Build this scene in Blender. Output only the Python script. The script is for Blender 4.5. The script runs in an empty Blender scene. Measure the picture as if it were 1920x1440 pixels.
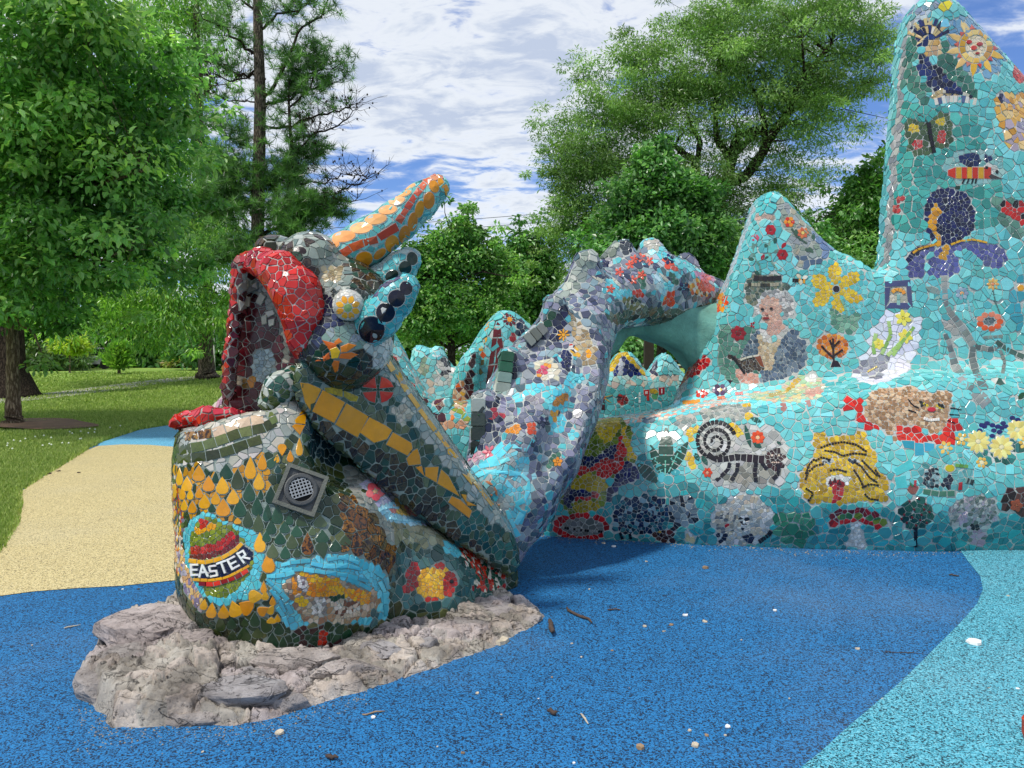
import bpy, math, random
import numpy as np
from mathutils import Vector, noise as mnoise
from mathutils.bvhtree import BVHTree
from mathutils.kdtree import KDTree

random.seed(7); rng = np.random.default_rng(7)
scene = bpy.context.scene
COL = scene.collection

# ------------------------------------------------------------------ camera
FPX = 1450.0; CAMH = 1.6; HOR = 665.0
PITCH = math.atan((720 - HOR) / FPX)
cam_d = bpy.data.cameras.new('camera'); cam = bpy.data.objects.new('camera', cam_d); COL.objects.link(cam)
cam_d.sensor_width = 36; cam_d.lens = 36 * FPX / 1920
cam_d.clip_start = 0.05; cam_d.clip_end = 3000
cam.location = (0, 0, CAMH); cam.rotation_euler = (math.pi/2 - PITCH, 0, 0)
scene.camera = cam

# ------------------------------------------------------------------ light and sky
SUN_AZ = math.radians(-128)      # measured from +Y (view direction) towards +X : the sun stands to the left
SUN_EL = math.radians(60)
to_sun = Vector((math.sin(SUN_AZ)*math.cos(SUN_EL), math.cos(SUN_AZ)*math.cos(SUN_EL), math.sin(SUN_EL)))
sun_d = bpy.data.lights.new('sun', 'SUN'); sun = bpy.data.objects.new('sun', sun_d); COL.objects.link(sun)
sun_d.energy = 3.3; sun_d.angle = math.radians(5); sun_d.color = (1.0, 0.95, 0.86)
sun.rotation_euler = to_sun.to_track_quat('Z', 'Y').to_euler()

world = bpy.data.worlds.new('World'); scene.world = world; world.use_nodes = True
wn = world.node_tree.nodes; wl = world.node_tree.links; wn.clear()
def N(nodes, typ, **kw):
    n = nodes.new(typ)
    for k, v in kw.items():
        if k.startswith('i_'):
            n.inputs[k[2:].replace('_', ' ')].default_value = v
        else: setattr(n, k, v)
    return n
sky = N(wn, 'ShaderNodeTexSky', sky_type='NISHITA', sun_disc=False)
sky.sun_elevation = SUN_EL; sky.sun_rotation = SUN_AZ
sky.altitude = 100; sky.air_density = 1.0; sky.dust_density = 0.6; sky.ozone_density = 2.5
tc = N(wn, 'ShaderNodeTexCoord')
sep = N(wn, 'ShaderNodeSeparateXYZ'); wl.new(tc.outputs['Generated'], sep.inputs[0])
zc = N(wn, 'ShaderNodeMath', operation='MAXIMUM'); wl.new(sep.outputs['Z'], zc.inputs[0]); zc.inputs[1].default_value = 0.0
za = N(wn, 'ShaderNodeMath', operation='ADD'); wl.new(zc.outputs[0], za.inputs[0]); za.inputs[1].default_value = 0.16
dx = N(wn, 'ShaderNodeMath', operation='DIVIDE'); wl.new(sep.outputs['X'], dx.inputs[0]); wl.new(za.outputs[0], dx.inputs[1])
dy = N(wn, 'ShaderNodeMath', operation='DIVIDE'); wl.new(sep.outputs['Y'], dy.inputs[0]); wl.new(za.outputs[0], dy.inputs[1])
cmb = N(wn, 'ShaderNodeCombineXYZ'); wl.new(dx.outputs[0], cmb.inputs[0]); wl.new(dy.outputs[0], cmb.inputs[1])
mp = N(wn, 'ShaderNodeMapping'); wl.new(cmb.outputs[0], mp.inputs[0]); mp.inputs['Rotation'].default_value = (0, 0, 0.5); mp.inputs['Scale'].default_value = (1.0, 1.55, 1); mp.inputs['Location'].default_value = (3.3, 1.1, 0)
n1 = N(wn, 'ShaderNodeTexNoise', i_Scale=0.85, i_Detail=9.0, i_Roughness=0.62, i_Distortion=0.35); wl.new(mp.outputs[0], n1.inputs['Vector'])
n2 = N(wn, 'ShaderNodeTexNoise', i_Scale=6.0, i_Detail=5.0, i_Roughness=0.6, i_Distortion=0.5); wl.new(mp.outputs[0], n2.inputs['Vector'])
mx = N(wn, 'ShaderNodeMath', operation='MULTIPLY_ADD'); wl.new(n2.outputs['Fac'], mx.inputs[0]); mx.inputs[1].default_value = 0.62; wl.new(n1.outputs['Fac'], mx.inputs[2])
cr = N(wn, 'ShaderNodeMapRange', interpolation_type='SMOOTHSTEP'); wl.new(mx.outputs[0], cr.inputs['Value'])
cr.inputs['From Min'].default_value = 0.65; cr.inputs['From Max'].default_value = 0.90; cr.inputs['To Min'].default_value = 0.06; cr.inputs['To Max'].default_value = 1.0
# cloud body: bright thin parts, lavender-grey thick parts
cs = N(wn, 'ShaderNodeMapRange'); wl.new(mx.outputs[0], cs.inputs['Value'])
cs.inputs['From Min'].default_value = 0.72; cs.inputs['From Max'].default_value = 0.98
cc = N(wn, 'ShaderNodeValToRGB'); wl.new(cs.outputs[0], cc.inputs[0])
CLD = 9.8
cc.color_ramp.elements[0].color = (0.50, 0.62, 0.90, 1); cc.color_ramp.elements[1].color = (0.52, 0.60, 0.76, 1)
e = cc.color_ramp.elements.new(0.36); e.color = (0.95, 0.98, 1.0, 1)
sc = N(wn, 'ShaderNodeVectorMath', operation='SCALE'); wl.new(cc.outputs[0], sc.inputs[0]); sc.inputs['Scale'].default_value = CLD
tint = N(wn, 'ShaderNodeMix', data_type='RGBA', blend_type='MULTIPLY'); tint.inputs[0].default_value = 1.0
wl.new(sky.outputs[0], tint.inputs[6]); tint.inputs[7].default_value = (0.72, 0.98, 1.45, 1)
mixs = N(wn, 'ShaderNodeMix', data_type='RGBA'); wl.new(cr.outputs[0], mixs.inputs[0]); wl.new(tint.outputs[2], mixs.inputs[6]); wl.new(sc.outputs[0], mixs.inputs[7])
bg = N(wn, 'ShaderNodeBackground'); wl.new(mixs.outputs[2], bg.inputs[0]); bg.inputs[1].default_value = 0.088
wo = N(wn, 'ShaderNodeOutputWorld'); wl.new(bg.outputs[0], wo.inputs[0])

scene.render.engine = 'CYCLES'
vs = scene.view_settings
scene.display_settings.display_device = 'sRGB'
vs.view_transform = 'Standard'; vs.look = 'None'; vs.gamma = 1; vs.exposure = 0.28
try: vs.use_curve_mapping = False
except Exception: pass

# ------------------------------------------------------------------ projection helpers (modelling by measured sight lines)
cP, sP = math.cos(PITCH), math.sin(PITCH)
def raydir(px, py):
    a = (px - 960) / FPX; b = (720 - py) / FPX
    return Vector((a, cP + sP*b, cP*b - sP))
def P(px, py, Y):
    d = raydir(px, py); return Vector((d.x, d.y, d.z)) * (Y / d.y) + Vector((0, 0, CAMH))
def ss(a, b, x):
    t = np.clip((x - a) / (b - a), 0, 1); return t*t*(3 - 2*t)
def ground_z(x, y):
    return 0.62 * ss(19, 40, np.asarray(y, float)) * 1.0
def G(px, py, z=0.0):
    d = raydir(px, py); t = (z - CAMH) / d.z
    return Vector((d.x*t, d.y*t, z))
def Gt(px, py):            # on the lawn, which rises gently
    d = raydir(px, py)
    t = 5.0
    for _ in range(60):
        z = CAMH + d.z*t; g = float(ground_z(0, d.y*t))
        if abs(z - g) < 1e-3: break
        t += (z - g) / max(1e-4, -d.z) * 0.6
        t = min(t, 150)
    return Vector((d.x*t, d.y*t, CAMH + d.z*t))
def proj(Pn):              # (n,3) -> (n,2) photo pixels
    q = Pn - np.array([0, 0, CAMH])
    f = q[:, 1]*cP - q[:, 2]*sP; u = q[:, 1]*sP + q[:, 2]*cP
    f = np.maximum(f, 1e-3)
    return np.stack([960 + FPX*q[:, 0]/f, 720 - FPX*u/f], 1), f

# ------------------------------------------------------------------ colour and materials
def hx(s, a=1.0):
    s = s.lstrip('#'); v = [int(s[i:i+2], 16)/255 for i in (0, 2, 4)]
    return tuple((c/12.92 if c <= 0.04045 else ((c+0.055)/1.055)**2.4) for c in v) + (a,)
def mat(name):
    m = bpy.data.materials.new(name); m.use_nodes = True
    nt = m.node_tree; b = nt.nodes.get('Principled BSDF')
    return m, nt, b
def simple(name, col, rough=0.6, nscale=0, namp=0.25, bump=0.0, bscale=None, spec=0.5, metal=0.0):
    m, nt, b = mat(name); nd, lk = nt.nodes, nt.links
    c = hx(col) if isinstance(col, str) else col
    b.inputs['Roughness'].default_value = rough; b.inputs['Specular IOR Level'].default_value = spec; b.inputs['Metallic'].default_value = metal
    b.inputs['Base Color'].default_value = c
    if nscale:
        t = N(nd, 'ShaderNodeTexCoord'); n = N(nd, 'ShaderNodeTexNoise', i_Scale=nscale, i_Detail=6.0, i_Roughness=0.65); lk.new(t.outputs['Object'], n.inputs['Vector'])
        r = N(nd, 'ShaderNodeMapRange'); lk.new(n.outputs['Fac'], r.inputs['Value']); r.inputs['From Min'].default_value = 0.25; r.inputs['From Max'].default_value = 0.75
        r.inputs['To Min'].default_value = 1 - namp; r.inputs['To Max'].default_value = 1 + namp
        v = N(nd, 'ShaderNodeVectorMath', operation='SCALE'); v.inputs[0].default_value = c[:3]; lk.new(r.outputs[0], v.inputs['Scale']); lk.new(v.outputs[0], b.inputs['Base Color'])
        if bump:
            n2 = N(nd, 'ShaderNodeTexNoise', i_Scale=bscale or nscale*3, i_Detail=8.0, i_Roughness=0.7); lk.new(t.outputs['Object'], n2.inputs['Vector'])
            bp = N(nd, 'ShaderNodeBump', i_Strength=bump, i_Distance=0.02); lk.new(n2.outputs['Fac'], bp.inputs['Height']); lk.new(bp.outputs[0], b.inputs['Normal'])
    return m

def glaze_material():
    m, nt, b = mat('glazed_tile'); nd, lk = nt.nodes, nt.links
    at = N(nd, 'ShaderNodeAttribute', attribute_name='col')
    t = N(nd, 'ShaderNodeTexCoord')
    n = N(nd, 'ShaderNodeTexNoise', i_Scale=16.0, i_Detail=4.0, i_Roughness=0.7); lk.new(t.outputs['Object'], n.inputs['Vector'])
    r = N(nd, 'ShaderNodeMapRange'); lk.new(n.outputs['Fac'], r.inputs['Value']); r.inputs['From Min'].default_value = 0.3; r.inputs['From Max'].default_value = 0.7; r.inputs['To Min'].default_value = 0.87; r.inputs['To Max'].default_value = 1.08
    v = N(nd, 'ShaderNodeVectorMath', operation='SCALE'); lk.new(at.outputs['Color'], v.inputs[0]); lk.new(r.outputs[0], v.inputs['Scale'])
    # mottled tortoiseshell glaze where the alpha of the colour is low
    n3 = N(nd, 'ShaderNodeTexNoise', i_Scale=42.0, i_Detail=3.0, i_Roughness=0.6, i_Distortion=1.2); lk.new(t.outputs['Object'], n3.inputs['Vector'])
    r3 = N(nd, 'ShaderNodeMapRange', interpolation_type='SMOOTHSTEP'); lk.new(n3.outputs['Fac'], r3.inputs['Value']); r3.inputs['From Min'].default_value = 0.47; r3.inputs['From Max'].default_value = 0.56
    iv = N(nd, 'ShaderNodeMath', operation='SUBTRACT'); iv.inputs[0].default_value = 1.0; lk.new(at.outputs['Alpha'], iv.inputs[1])
    mm = N(nd, 'ShaderNodeMath', operation='MULTIPLY'); lk.new(r3.outputs[0], mm.inputs[0]); lk.new(iv.outputs[0], mm.inputs[1])
    mix = N(nd, 'ShaderNodeMix', data_type='RGBA'); lk.new(mm.outputs[0], mix.inputs[0]); lk.new(v.outputs[0], mix.inputs[6]); mix.inputs[7].default_value = (0.012, 0.006, 0.006, 1)
    # dust and grout haze
    n4 = N(nd, 'ShaderNodeTexNoise', i_Scale=5.0, i_Detail=8.0, i_Roughness=0.75); lk.new(t.outputs['Object'], n4.inputs['Vector'])
    r4 = N(nd, 'ShaderNodeMapRange'); lk.new(n4.outputs['Fac'], r4.inputs['Value']); r4.inputs['From Min'].default_value = 0.5; r4.inputs['From Max'].default_value = 0.8; r4.inputs['To Max'].default_value = 0.13
    mix2 = N(nd, 'ShaderNodeMix', data_type='RGBA'); lk.new(r4.outputs[0], mix2.inputs[0]); lk.new(mix.outputs[2], mix2.inputs[6]); mix2.inputs[7].default_value = (0.30, 0.29, 0.26, 1)
    lk.new(mix2.outputs[2], b.inputs['Base Color'])
    rr = N(nd, 'ShaderNodeMapRange'); lk.new(n4.outputs['Fac'], rr.inputs['Value']); rr.inputs['To Min'].default_value = 0.06; rr.inputs['To Max'].default_value = 0.34
    lk.new(rr.outputs[0], b.inputs['Roughness'])
    b.inputs['Specular IOR Level'].default_value = 0.5
    nb = N(nd, 'ShaderNodeTexNoise', i_Scale=26.0, i_Detail=2.0); lk.new(t.outputs['Object'], nb.inputs['Vector'])
    bp = N(nd, 'ShaderNodeBump', i_Strength=0.12, i_Distance=0.01); lk.new(nb.outputs['Fac'], bp.inputs['Height']); lk.new(bp.outputs[0], b.inputs['Normal'])
    return m
M = {}
M['tile'] = glaze_material()
M['grout'] = simple('grout', '#94988f', 0.9, 9, 0.4, 0.5, 60)
M['grout_green'] = simple('grout_green', '#84928a', 0.9, 9, 0.35, 0.5, 60)
M['grout_light'] = simple('grout_light', '#b4b6b0', 0.9, 9, 0.25, 0.5, 60)
M['plaster_green'] = simple('green_plaster', '#64988a', 0.8, 3.5, 0.45, 0.9, 9)

# ------------------------------------------------------------------ object helpers
def tag(o, label=None, cat=None, group=None, kind=None):
    if label: o['label'] = label
    if cat: o['category'] = cat
    if group: o['group'] = group
    if kind: o['kind'] = kind
    return o
def empty(name, loc, label, cat, group=None):
    o = bpy.data.objects.new(name, None); COL.objects.link(o); o.location = loc
    o.empty_display_size = 0.1
    return tag(o, label, cat, group)
def link(name, me, parent=None, m=None):
    o = bpy.data.objects.new(name, me); COL.objects.link(o)
    if m is not None: me.materials.append(m)
    if parent is not None:
        o.parent = parent
        o.matrix_parent_inverse = parent_matrix(parent).inverted()
    return o
def parent_matrix(p):
    from mathutils import Matrix
    m = Matrix.Translation(p.location) @ p.rotation_euler.to_matrix().to_4x4()
    if p.parent is not None: m = parent_matrix(p.parent) @ p.matrix_parent_inverse @ m
    return m
def mesh_np(name, V, F, smooth=False):
    """V (n,3), F (m,k) constant k"""
    me = bpy.data.meshes.new(name); V = np.asarray(V, np.float32); F = np.asarray(F, np.int32)
    k = F.shape[1]
    me.vertices.add(len(V)); me.vertices.foreach_set('co', V.ravel())
    me.loops.add(F.size); me.loops.foreach_set('vertex_index', F.ravel())
    me.polygons.add(len(F)); me.polygons.foreach_set('loop_start', np.arange(0, F.size, k, dtype=np.int32)); me.polygons.foreach_set('loop_total', np.full(len(F), k, np.int32))
    me.polygons.foreach_set('use_smooth', np.full(len(F), smooth))
    me.update(calc_edges=True); me.validate()
    return me
class MB:
    """collects polygons for one mesh"""
    def __init__(s): s.v = []; s.f = []
    def add(s, vs, fs):
        o = len(s.v); s.v += [tuple(v) for v in vs]; s.f += [tuple(i + o for i in f) for f in fs]
    def box(s, x0, x1, y0, y1, z0, z1):
        s.add([(x0,y0,z0),(x1,y0,z0),(x1,y1,z0),(x0,y1,z0),(x0,y0,z1),(x1,y0,z1),(x1,y1,z1),(x0,y1,z1)],
              [(0,3,2,1),(4,5,6,7),(0,1,5,4),(1,2,6,5),(2,3,7,6),(3,0,4,7)])
    def tube(s, pts, rad, n=8, cap=True):
        pts = [Vector(p) for p in pts]; rings = []
        up = Vector((0.3, 0.2, 1)).normalized()
        for i, p in enumerate(pts):
            d = (pts[min(i+1, len(pts)-1)] - pts[max(i-1, 0)]).normalized()
            a = d.cross(up)
            if a.length < 1e-3: a = d.cross(Vector((1, 0, 0)))
            a.normalize(); b = d.cross(a)
            r = rad[i] if hasattr(rad, '__len__') else rad
            rings.append([p + (a*math.cos(2*math.pi*k/n) + b*math.sin(2*math.pi*k/n))*r for k in range(n)])
        vs = [v for r in rings for v in r]; fs = []
        for i in range(len(pts)-1):
            for k in range(n):
                fs.append((i*n+k, i*n+(k+1) % n, (i+1)*n+(k+1) % n, (i+1)*n+k))
        if cap: fs += [tuple(range(n-1, -1, -1)), tuple((len(pts)-1)*n + k for k in range(n))]
        s.add(vs, fs)
    def build(s, name, m, parent=None, smooth=False):
        me = bpy.data.meshes.new(name); me.from_pydata(s.v, [], s.f); me.update()
        if smooth: me.polygons.foreach_set('use_smooth', [True]*len(me.polygons))
        return link(name, me, parent, m)

# ------------------------------------------------------------------ numpy noise
_perm = rng.random((64, 64, 64)).astype(np.float32)
def vnoise(p):
    i = np.floor(p).astype(int); f = p - i; f = f*f*(3-2*f)
    def g(a, b, c): return _perm[(i[..., 0]+a) & 63, (i[..., 1]+b) & 63, (i[..., 2]+c) & 63]
    x, y, z = f[..., 0], f[..., 1], f[..., 2]
    def L(a, b, t): return a + (b-a)*t
    return L(L(L(g(0,0,0), g(1,0,0), x), L(g(0,1,0), g(1,1,0), x), y), L(L(g(0,0,1), g(1,0,1), x), L(g(0,1,1), g(1,1,1), x), y), z)
def fbm(p, o=4, gain=0.5):
    s = 0; a = 1; t = 0
    for k in range(o):
        s = s + a*(vnoise(p*(2**k) + 17.3*k) - 0.5); t += a; a *= gain
    return s/t

# ------------------------------------------------------------------ signed distance modelling
class Vol:
    def __init__(s, lo, hi, h):
        s.lo = np.array(lo, float); s.h = h
        n = np.ceil((np.array(hi) - s.lo)/h).astype(int) + 1; s.n = n
        ax = [s.lo[i] + h*np.arange(n[i]) for i in range(3)]
        s.X, s.Y, s.Z = np.meshgrid(*ax, indexing='ij')
        s.F = np.full(tuple(n), 9.0)
    def un(s, d, k=0.05):
        if k <= 0: s.F = np.minimum(s.F, d); return
        hh = np.maximum(k - np.abs(s.F - d), 0)/k
        s.F = np.minimum(s.F, d) - hh*hh*k*0.25
    def cut(s, d, k=0.02):
        a, b = s.F, d
        hh = np.maximum(k - np.abs(a - b), 0)/k
        s.F = np.maximum(a, b) + hh*hh*k*0.25
    def seg(s, a, b, r0, r1):
        a = np.array(a); b = np.array(b); ab = b - a
        px, py, pz = s.X - a[0], s.Y - a[1], s.Z - a[2]
        t = np.clip((px*ab[0] + py*ab[1] + pz*ab[2])/max(1e-9, ab @ ab), 0, 1)
        return np.sqrt((px - t*ab[0])**2 + (py - t*ab[1])**2 + (pz - t*ab[2])**2) - (r0 + (r1 - r0)*t)
    def tube(s, pts, k=0.04, kj=0.04):
        """pts (px,py,Y,rpx) spline, then union"""
        q = [(np.array(P(a, b, Y)), r*Y/FPX) for a, b, Y, r in pts]
        d = None
        for (p0, r0), (p1, r1) in zip(q, q[1:]):
            e = s.seg(p0, p1, r0, r1)
            if d is None: d = e
            else:
                hh = np.maximum(kj - np.abs(d - e), 0)/kj; d = np.minimum(d, e) - hh*hh*kj*0.25
        s.un(d, k); return d
    def ell(s, c, r, k=0.04):
        c = np.array(c); qx, qy, qz = (s.X-c[0])/r[0], (s.Y-c[1])/r[1], (s.Z-c[2])/r[2]
        k0 = np.sqrt(qx*qx+qy*qy+qz*qz); k1 = np.sqrt((qx/r[0])**2+(qy/r[1])**2+(qz/r[2])**2)
        d = k0*(k0-1)/np.maximum(k1, 1e-6); s.un(d, k); return d
    def poly2(s, pts):
        """2d distance (x,z) to polygon, shape (nx,1,nz)"""
        X = s.X[:, 0, :]; Z = s.Z[:, 0, :]
        return sdpoly(np.stack([X.ravel(), Z.ravel()], 1), np.array(pts)).reshape(X.shape)[:, None, :]
    def slab(s, pts, Yc, T, r, k=0.05, dY=None):
        """pixel outline pts at depth Yc (number or function of px) -> slab of thickness T with edges rounded by r"""
        f = Yc if callable(Yc) else (lambda px: Yc)
        w = [P(a, b, f(a)) for a, b in pts]; w2 = [(v.x, v.z) for v in w]
        d2 = s.poly2(w2)
        xs = np.array([v.x for v in w]); ys = np.array([v.y for v in w]); o = np.argsort(xs)
        yc = np.interp(s.X[:, :1, :1], xs[o], ys[o])
        if dY is not None: yc = yc + dY(s.X[:, :1, :], s.Z[:, :1, :])
        wd = np.abs(s.Y - yc) - T/2
        q0 = d2 + r; q1 = wd + r
        d = np.minimum(np.maximum(q0, q1), 0) + np.sqrt(np.maximum(q0, 0)**2 + np.maximum(q1, 0)**2) - r
        s.un(d, k); return d
    def rough(s, amp, sc):
        s.F = s.F + amp*fbm(np.stack([s.X, s.Y, s.Z], -1)*sc, 3)*2
    def mesh(s):
        return surface_nets(s.F, s.lo, s.h)
def vol(px0, py0, px1, py1, Y0, Y1, h):
    c = [P(a, b, Y) for a in (px0, px1) for b in (py0, py1) for Y in (Y0, Y1)]
    return Vol((min(v.x for v in c), Y0, min(v.z for v in c)), (max(v.x for v in c), Y1, max(v.z for v in c)), h)
def sdpoly(p, v):
    d = np.full(len(p), 1e9); ins = np.zeros(len(p), bool); m = len(v)
    for i in range(m):
        a = v[i]; b = v[(i+1) % m]; e = b - a; w = p - a
        t = np.clip((w @ e)/max(1e-12, e @ e), 0, 1)
        d = np.minimum(d, ((w - t[:, None]*e)**2).sum(1))
        c = ((a[1] > p[:, 1]) != (b[1] > p[:, 1]))
        if c.any():
            dy = (b[1]-a[1]) if abs(b[1]-a[1]) > 1e-12 else 1e-12
            ins ^= c & (p[:, 0] < e[0]*(p[:, 1]-a[1])/dy + a[0])
    d = np.sqrt(d); return np.where(ins, -d, d)
def surface_nets(F, lo, h):
    F = np.pad(F, 1, constant_values=5.0); lo = lo - h
    nx, ny, nz = F.shape
    S = F < 0
    corners = [(i, j, k) for i in (0, 1) for j in (0, 1) for k in (0, 1)]
    def sl(A, c): return A[c[0]:nx-1+c[0], c[1]:ny-1+c[1], c[2]:nz-1+c[2]]
    cnt = sum(sl(S, c).astype(np.int8) for c in corners)
    act = (cnt > 0) & (cnt < 8)
    idx = np.argwhere(act)
    vid = np.full(act.shape, -1, np.int32); vid[act] = np.arange(len(idx))
    fv = {c: F[idx[:, 0]+c[0], idx[:, 1]+c[1], idx[:, 2]+c[2]] for c in corners}
    acc = np.zeros((len(idx), 3)); num = np.zeros(len(idx))
    for c in corners:
        for ax in range(3):
            if c[ax] == 0:
                c2 = list(c); c2[ax] = 1; c2 = tuple(c2)
                a, b = fv[c], fv[c2]; m = (a < 0) != (b < 0)
                t = np.where(m, a/np.where(m, a-b, 1), 0)
                p = np.tile(np.array(c, float), (len(idx), 1)); p[:, ax] += t
                acc += p*m[:, None]; num += m
    V = lo + (idx + acc/num[:, None])*h
    faces = []
    for ax in range(3):
        o = [a for a in range(3) if a != ax]
        A = np.take(S, range(F.shape[ax]-1), axis=ax); B = np.take(S, range(1, F.shape[ax]), axis=ax)
        e = np.argwhere(A != B)
        e = e[(e[:, o[0]] > 0) & (e[:, o[1]] > 0) & (e[:, o[0]] < F.shape[o[0]]-1) & (e[:, o[1]] < F.shape[o[1]]-1)]
        flip = A[e[:, 0], e[:, 1], e[:, 2]]
        def g(d0, d1):
            q = e.copy(); q[:, o[0]] += d0; q[:, o[1]] += d1; return vid[q[:, 0], q[:, 1], q[:, 2]]
        quad = np.stack([g(-1, -1), g(0, -1), g(0, 0), g(-1, 0)], 1)
        if ax == 1: flip = ~flip
        quad[~flip] = quad[~flip][:, ::-1]
        faces.append(quad)
    Q = np.concatenate(faces)
    # light smoothing
    for _ in range(2):
        s = np.zeros_like(V); c = np.zeros(len(V))
        for a, b in ((0, 1), (1, 2), (2, 3), (3, 0)):
            np.add.at(s, Q[:, a], V[Q[:, b]]); np.add.at(s, Q[:, b], V[Q[:, a]]); np.add.at(c, Q[:, a], 1); np.add.at(c, Q[:, b], 1)
        V = V*0.5 + 0.5*s/c[:, None]
    return V, Q

# ------------------------------------------------------------------ mosaic
SZ = 0.8
class Paint:
    """design of a mosaic surface: regions of one palette each, and single cut tiles, measured in photo pixels"""
    def __init__(s, base, size=20, back=None):
        s.base = [hx(c) if isinstance(c, str) else c for c in base]; s.size = size*SZ; s.R = []; s.T = []; s.view(0, 0, 1)
    def view(s, x0, y0, k): s.vx, s.vy, s.k = x0, y0, k; return s
    def pt(s, p): return (s.vx + p[0]*s.k, s.vy + p[1]*s.k)
    def reg(s, pts, cols, size=None, edge=True, layer=0, bare=False):
        cols = [cols] if isinstance(cols, (str, tuple)) else cols
        cols = [hx(c) if isinstance(c, str) else c for c in cols]
        s.R.append((np.array([s.pt(p) for p in pts]), cols, (max(4.6, size*SZ) if size else s.size), edge, bare)); return s
    def ell(s, cx, cy, rx, ry, cols, size=None, rot=0, n=20, a0=0, a1=360, **k):
        r = math.radians(rot); pts = []
        for i in range(n):
            t = math.radians(a0 + (a1-a0)*i/(n if a1-a0 == 360 else n-1)); x, y = rx*math.cos(t), ry*math.sin(t)
            pts.append((cx + x*math.cos(r) - y*math.sin(r), cy + x*math.sin(r) + y*math.cos(r)))
        return s.reg(pts, cols, size, **k)
    def t(s, pts, col, h=1.0):
        s.T.append((np.array([s.pt(p) for p in pts]), hx(col) if isinstance(col, str) else col, h)); return s
    def et(s, cx, cy, rx, ry, col, rot=0, n=14, h=1.0):
        r = math.radians(rot)
        return s.t([(cx + rx*math.cos(a)*math.cos(r) - ry*math.sin(a)*math.sin(r), cy + rx*math.cos(a)*math.sin(r) + ry*math.sin(a)*math.cos(r)) for a in [2*math.pi*i/n for i in range(n)]], col, h)
    def drop(s, cx, cy, w, l, col, rot=0):
        """teardrop pointing up when rot=0"""
        r = math.radians(rot); pts = [(0, -l*0.6), (w*0.28, -l*0.25), (w*0.48, l*0.08), (w*0.42, l*0.3), (w*0.2, l*0.42), (-w*0.2, l*0.42), (-w*0.42, l*0.3), (-w*0.48, l*0.08), (-w*0.28, -l*0.25)]
        return s.t([(cx + x*math.cos(r) - y*math.sin(r), cy + x*math.sin(r) + y*math.cos(r)) for x, y in pts], col)
    def leaf(s, x0, y0, x1, y1, w, col, n=1):
        dx, dy = x1-x0, y1-y0; L = math.hypot(dx, dy); nx, ny = -dy/L, dx/L
        A = lambda t, o: (x0 + dx*t + nx*o*w, y0 + dy*t + ny*o*w)
        if n == 1: return s.t([A(0, 0), A(.2, .35), (A(.5, .5)), A(.8, .33), A(1, 0), A(.8, -.33), A(.5, -.5), A(.2, -.35)], col)
        pf = lambda t: 0.5*math.sin(math.pi*min(1, max(0.0, t*0.92+0.05)))
        for i in range(n):
            t0, t1 = i/n + .012, (i+1)/n - .012
            s.t([A(t0, pf(t0)), A(t1, pf(t1)), A(t1, -pf(t1)), A(t0, -pf(t0))], col)
        return s
    def petals(s, cx, cy, r0, r1, n, w, col, ccol=None, rot=0, sx=1, sy=1):
        for i in range(n):
            a = math.radians(rot) + 2*math.pi*i/n
            c = col[i % len(col)] if isinstance(col, list) else col
            s.leaf(cx + r0*math.cos(a)*sx, cy + r0*math.sin(a)*sy, cx + r1*math.cos(a)*sx, cy + r1*math.sin(a)*sy, w, c)
        if ccol: s.et(cx, cy, r0*1.05*sx, r0*1.05*sy, ccol, n=9)
        return s
    def strip(s, path, w, step, cols, gap=0.1, jit=0.12):
        """row of tiles along a path; w number or (w0,w1)"""
        path = [np.array(p, float) for p in path]; seg = [np.linalg.norm(b-a) for a, b in zip(path, path[1:])]; L = sum(seg)
        def at(d):
            d = min(max(d, 0), L)
            for i, q in enumerate(seg):
                if d <= q or i == len(seg)-1:
                    e = (path[i+1]-path[i])/q; return path[i] + e*d, e
                d -= q
        n = max(1, round(L/step)); w0, w1 = (w if hasattr(w, '__len__') else (w, w)); cols = [cols] if isinstance(cols, (str, tuple)) else cols
        for i in range(n):
            d0, d1 = L*(i + gap/2)/n, L*(i + 1 - gap/2)/n
            p0, e0 = at(d0); p1, e1 = at(d1); n0 = np.array([-e0[1], e0[0]]); n1_ = np.array([-e1[1], e1[0]])
            ww0 = (w0 + (w1-w0)*d0/L)/2*(1 + random.uniform(-jit, jit)); ww1 = (w0 + (w1-w0)*d1/L)/2*(1 + random.uniform(-jit, jit))
            s.t([tuple(p0 + n0*ww0), tuple(p1 + n1_*ww1), tuple(p1 - n1_*ww1), tuple(p0 - n0*ww0)], random.choice(cols))
        return s

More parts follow.
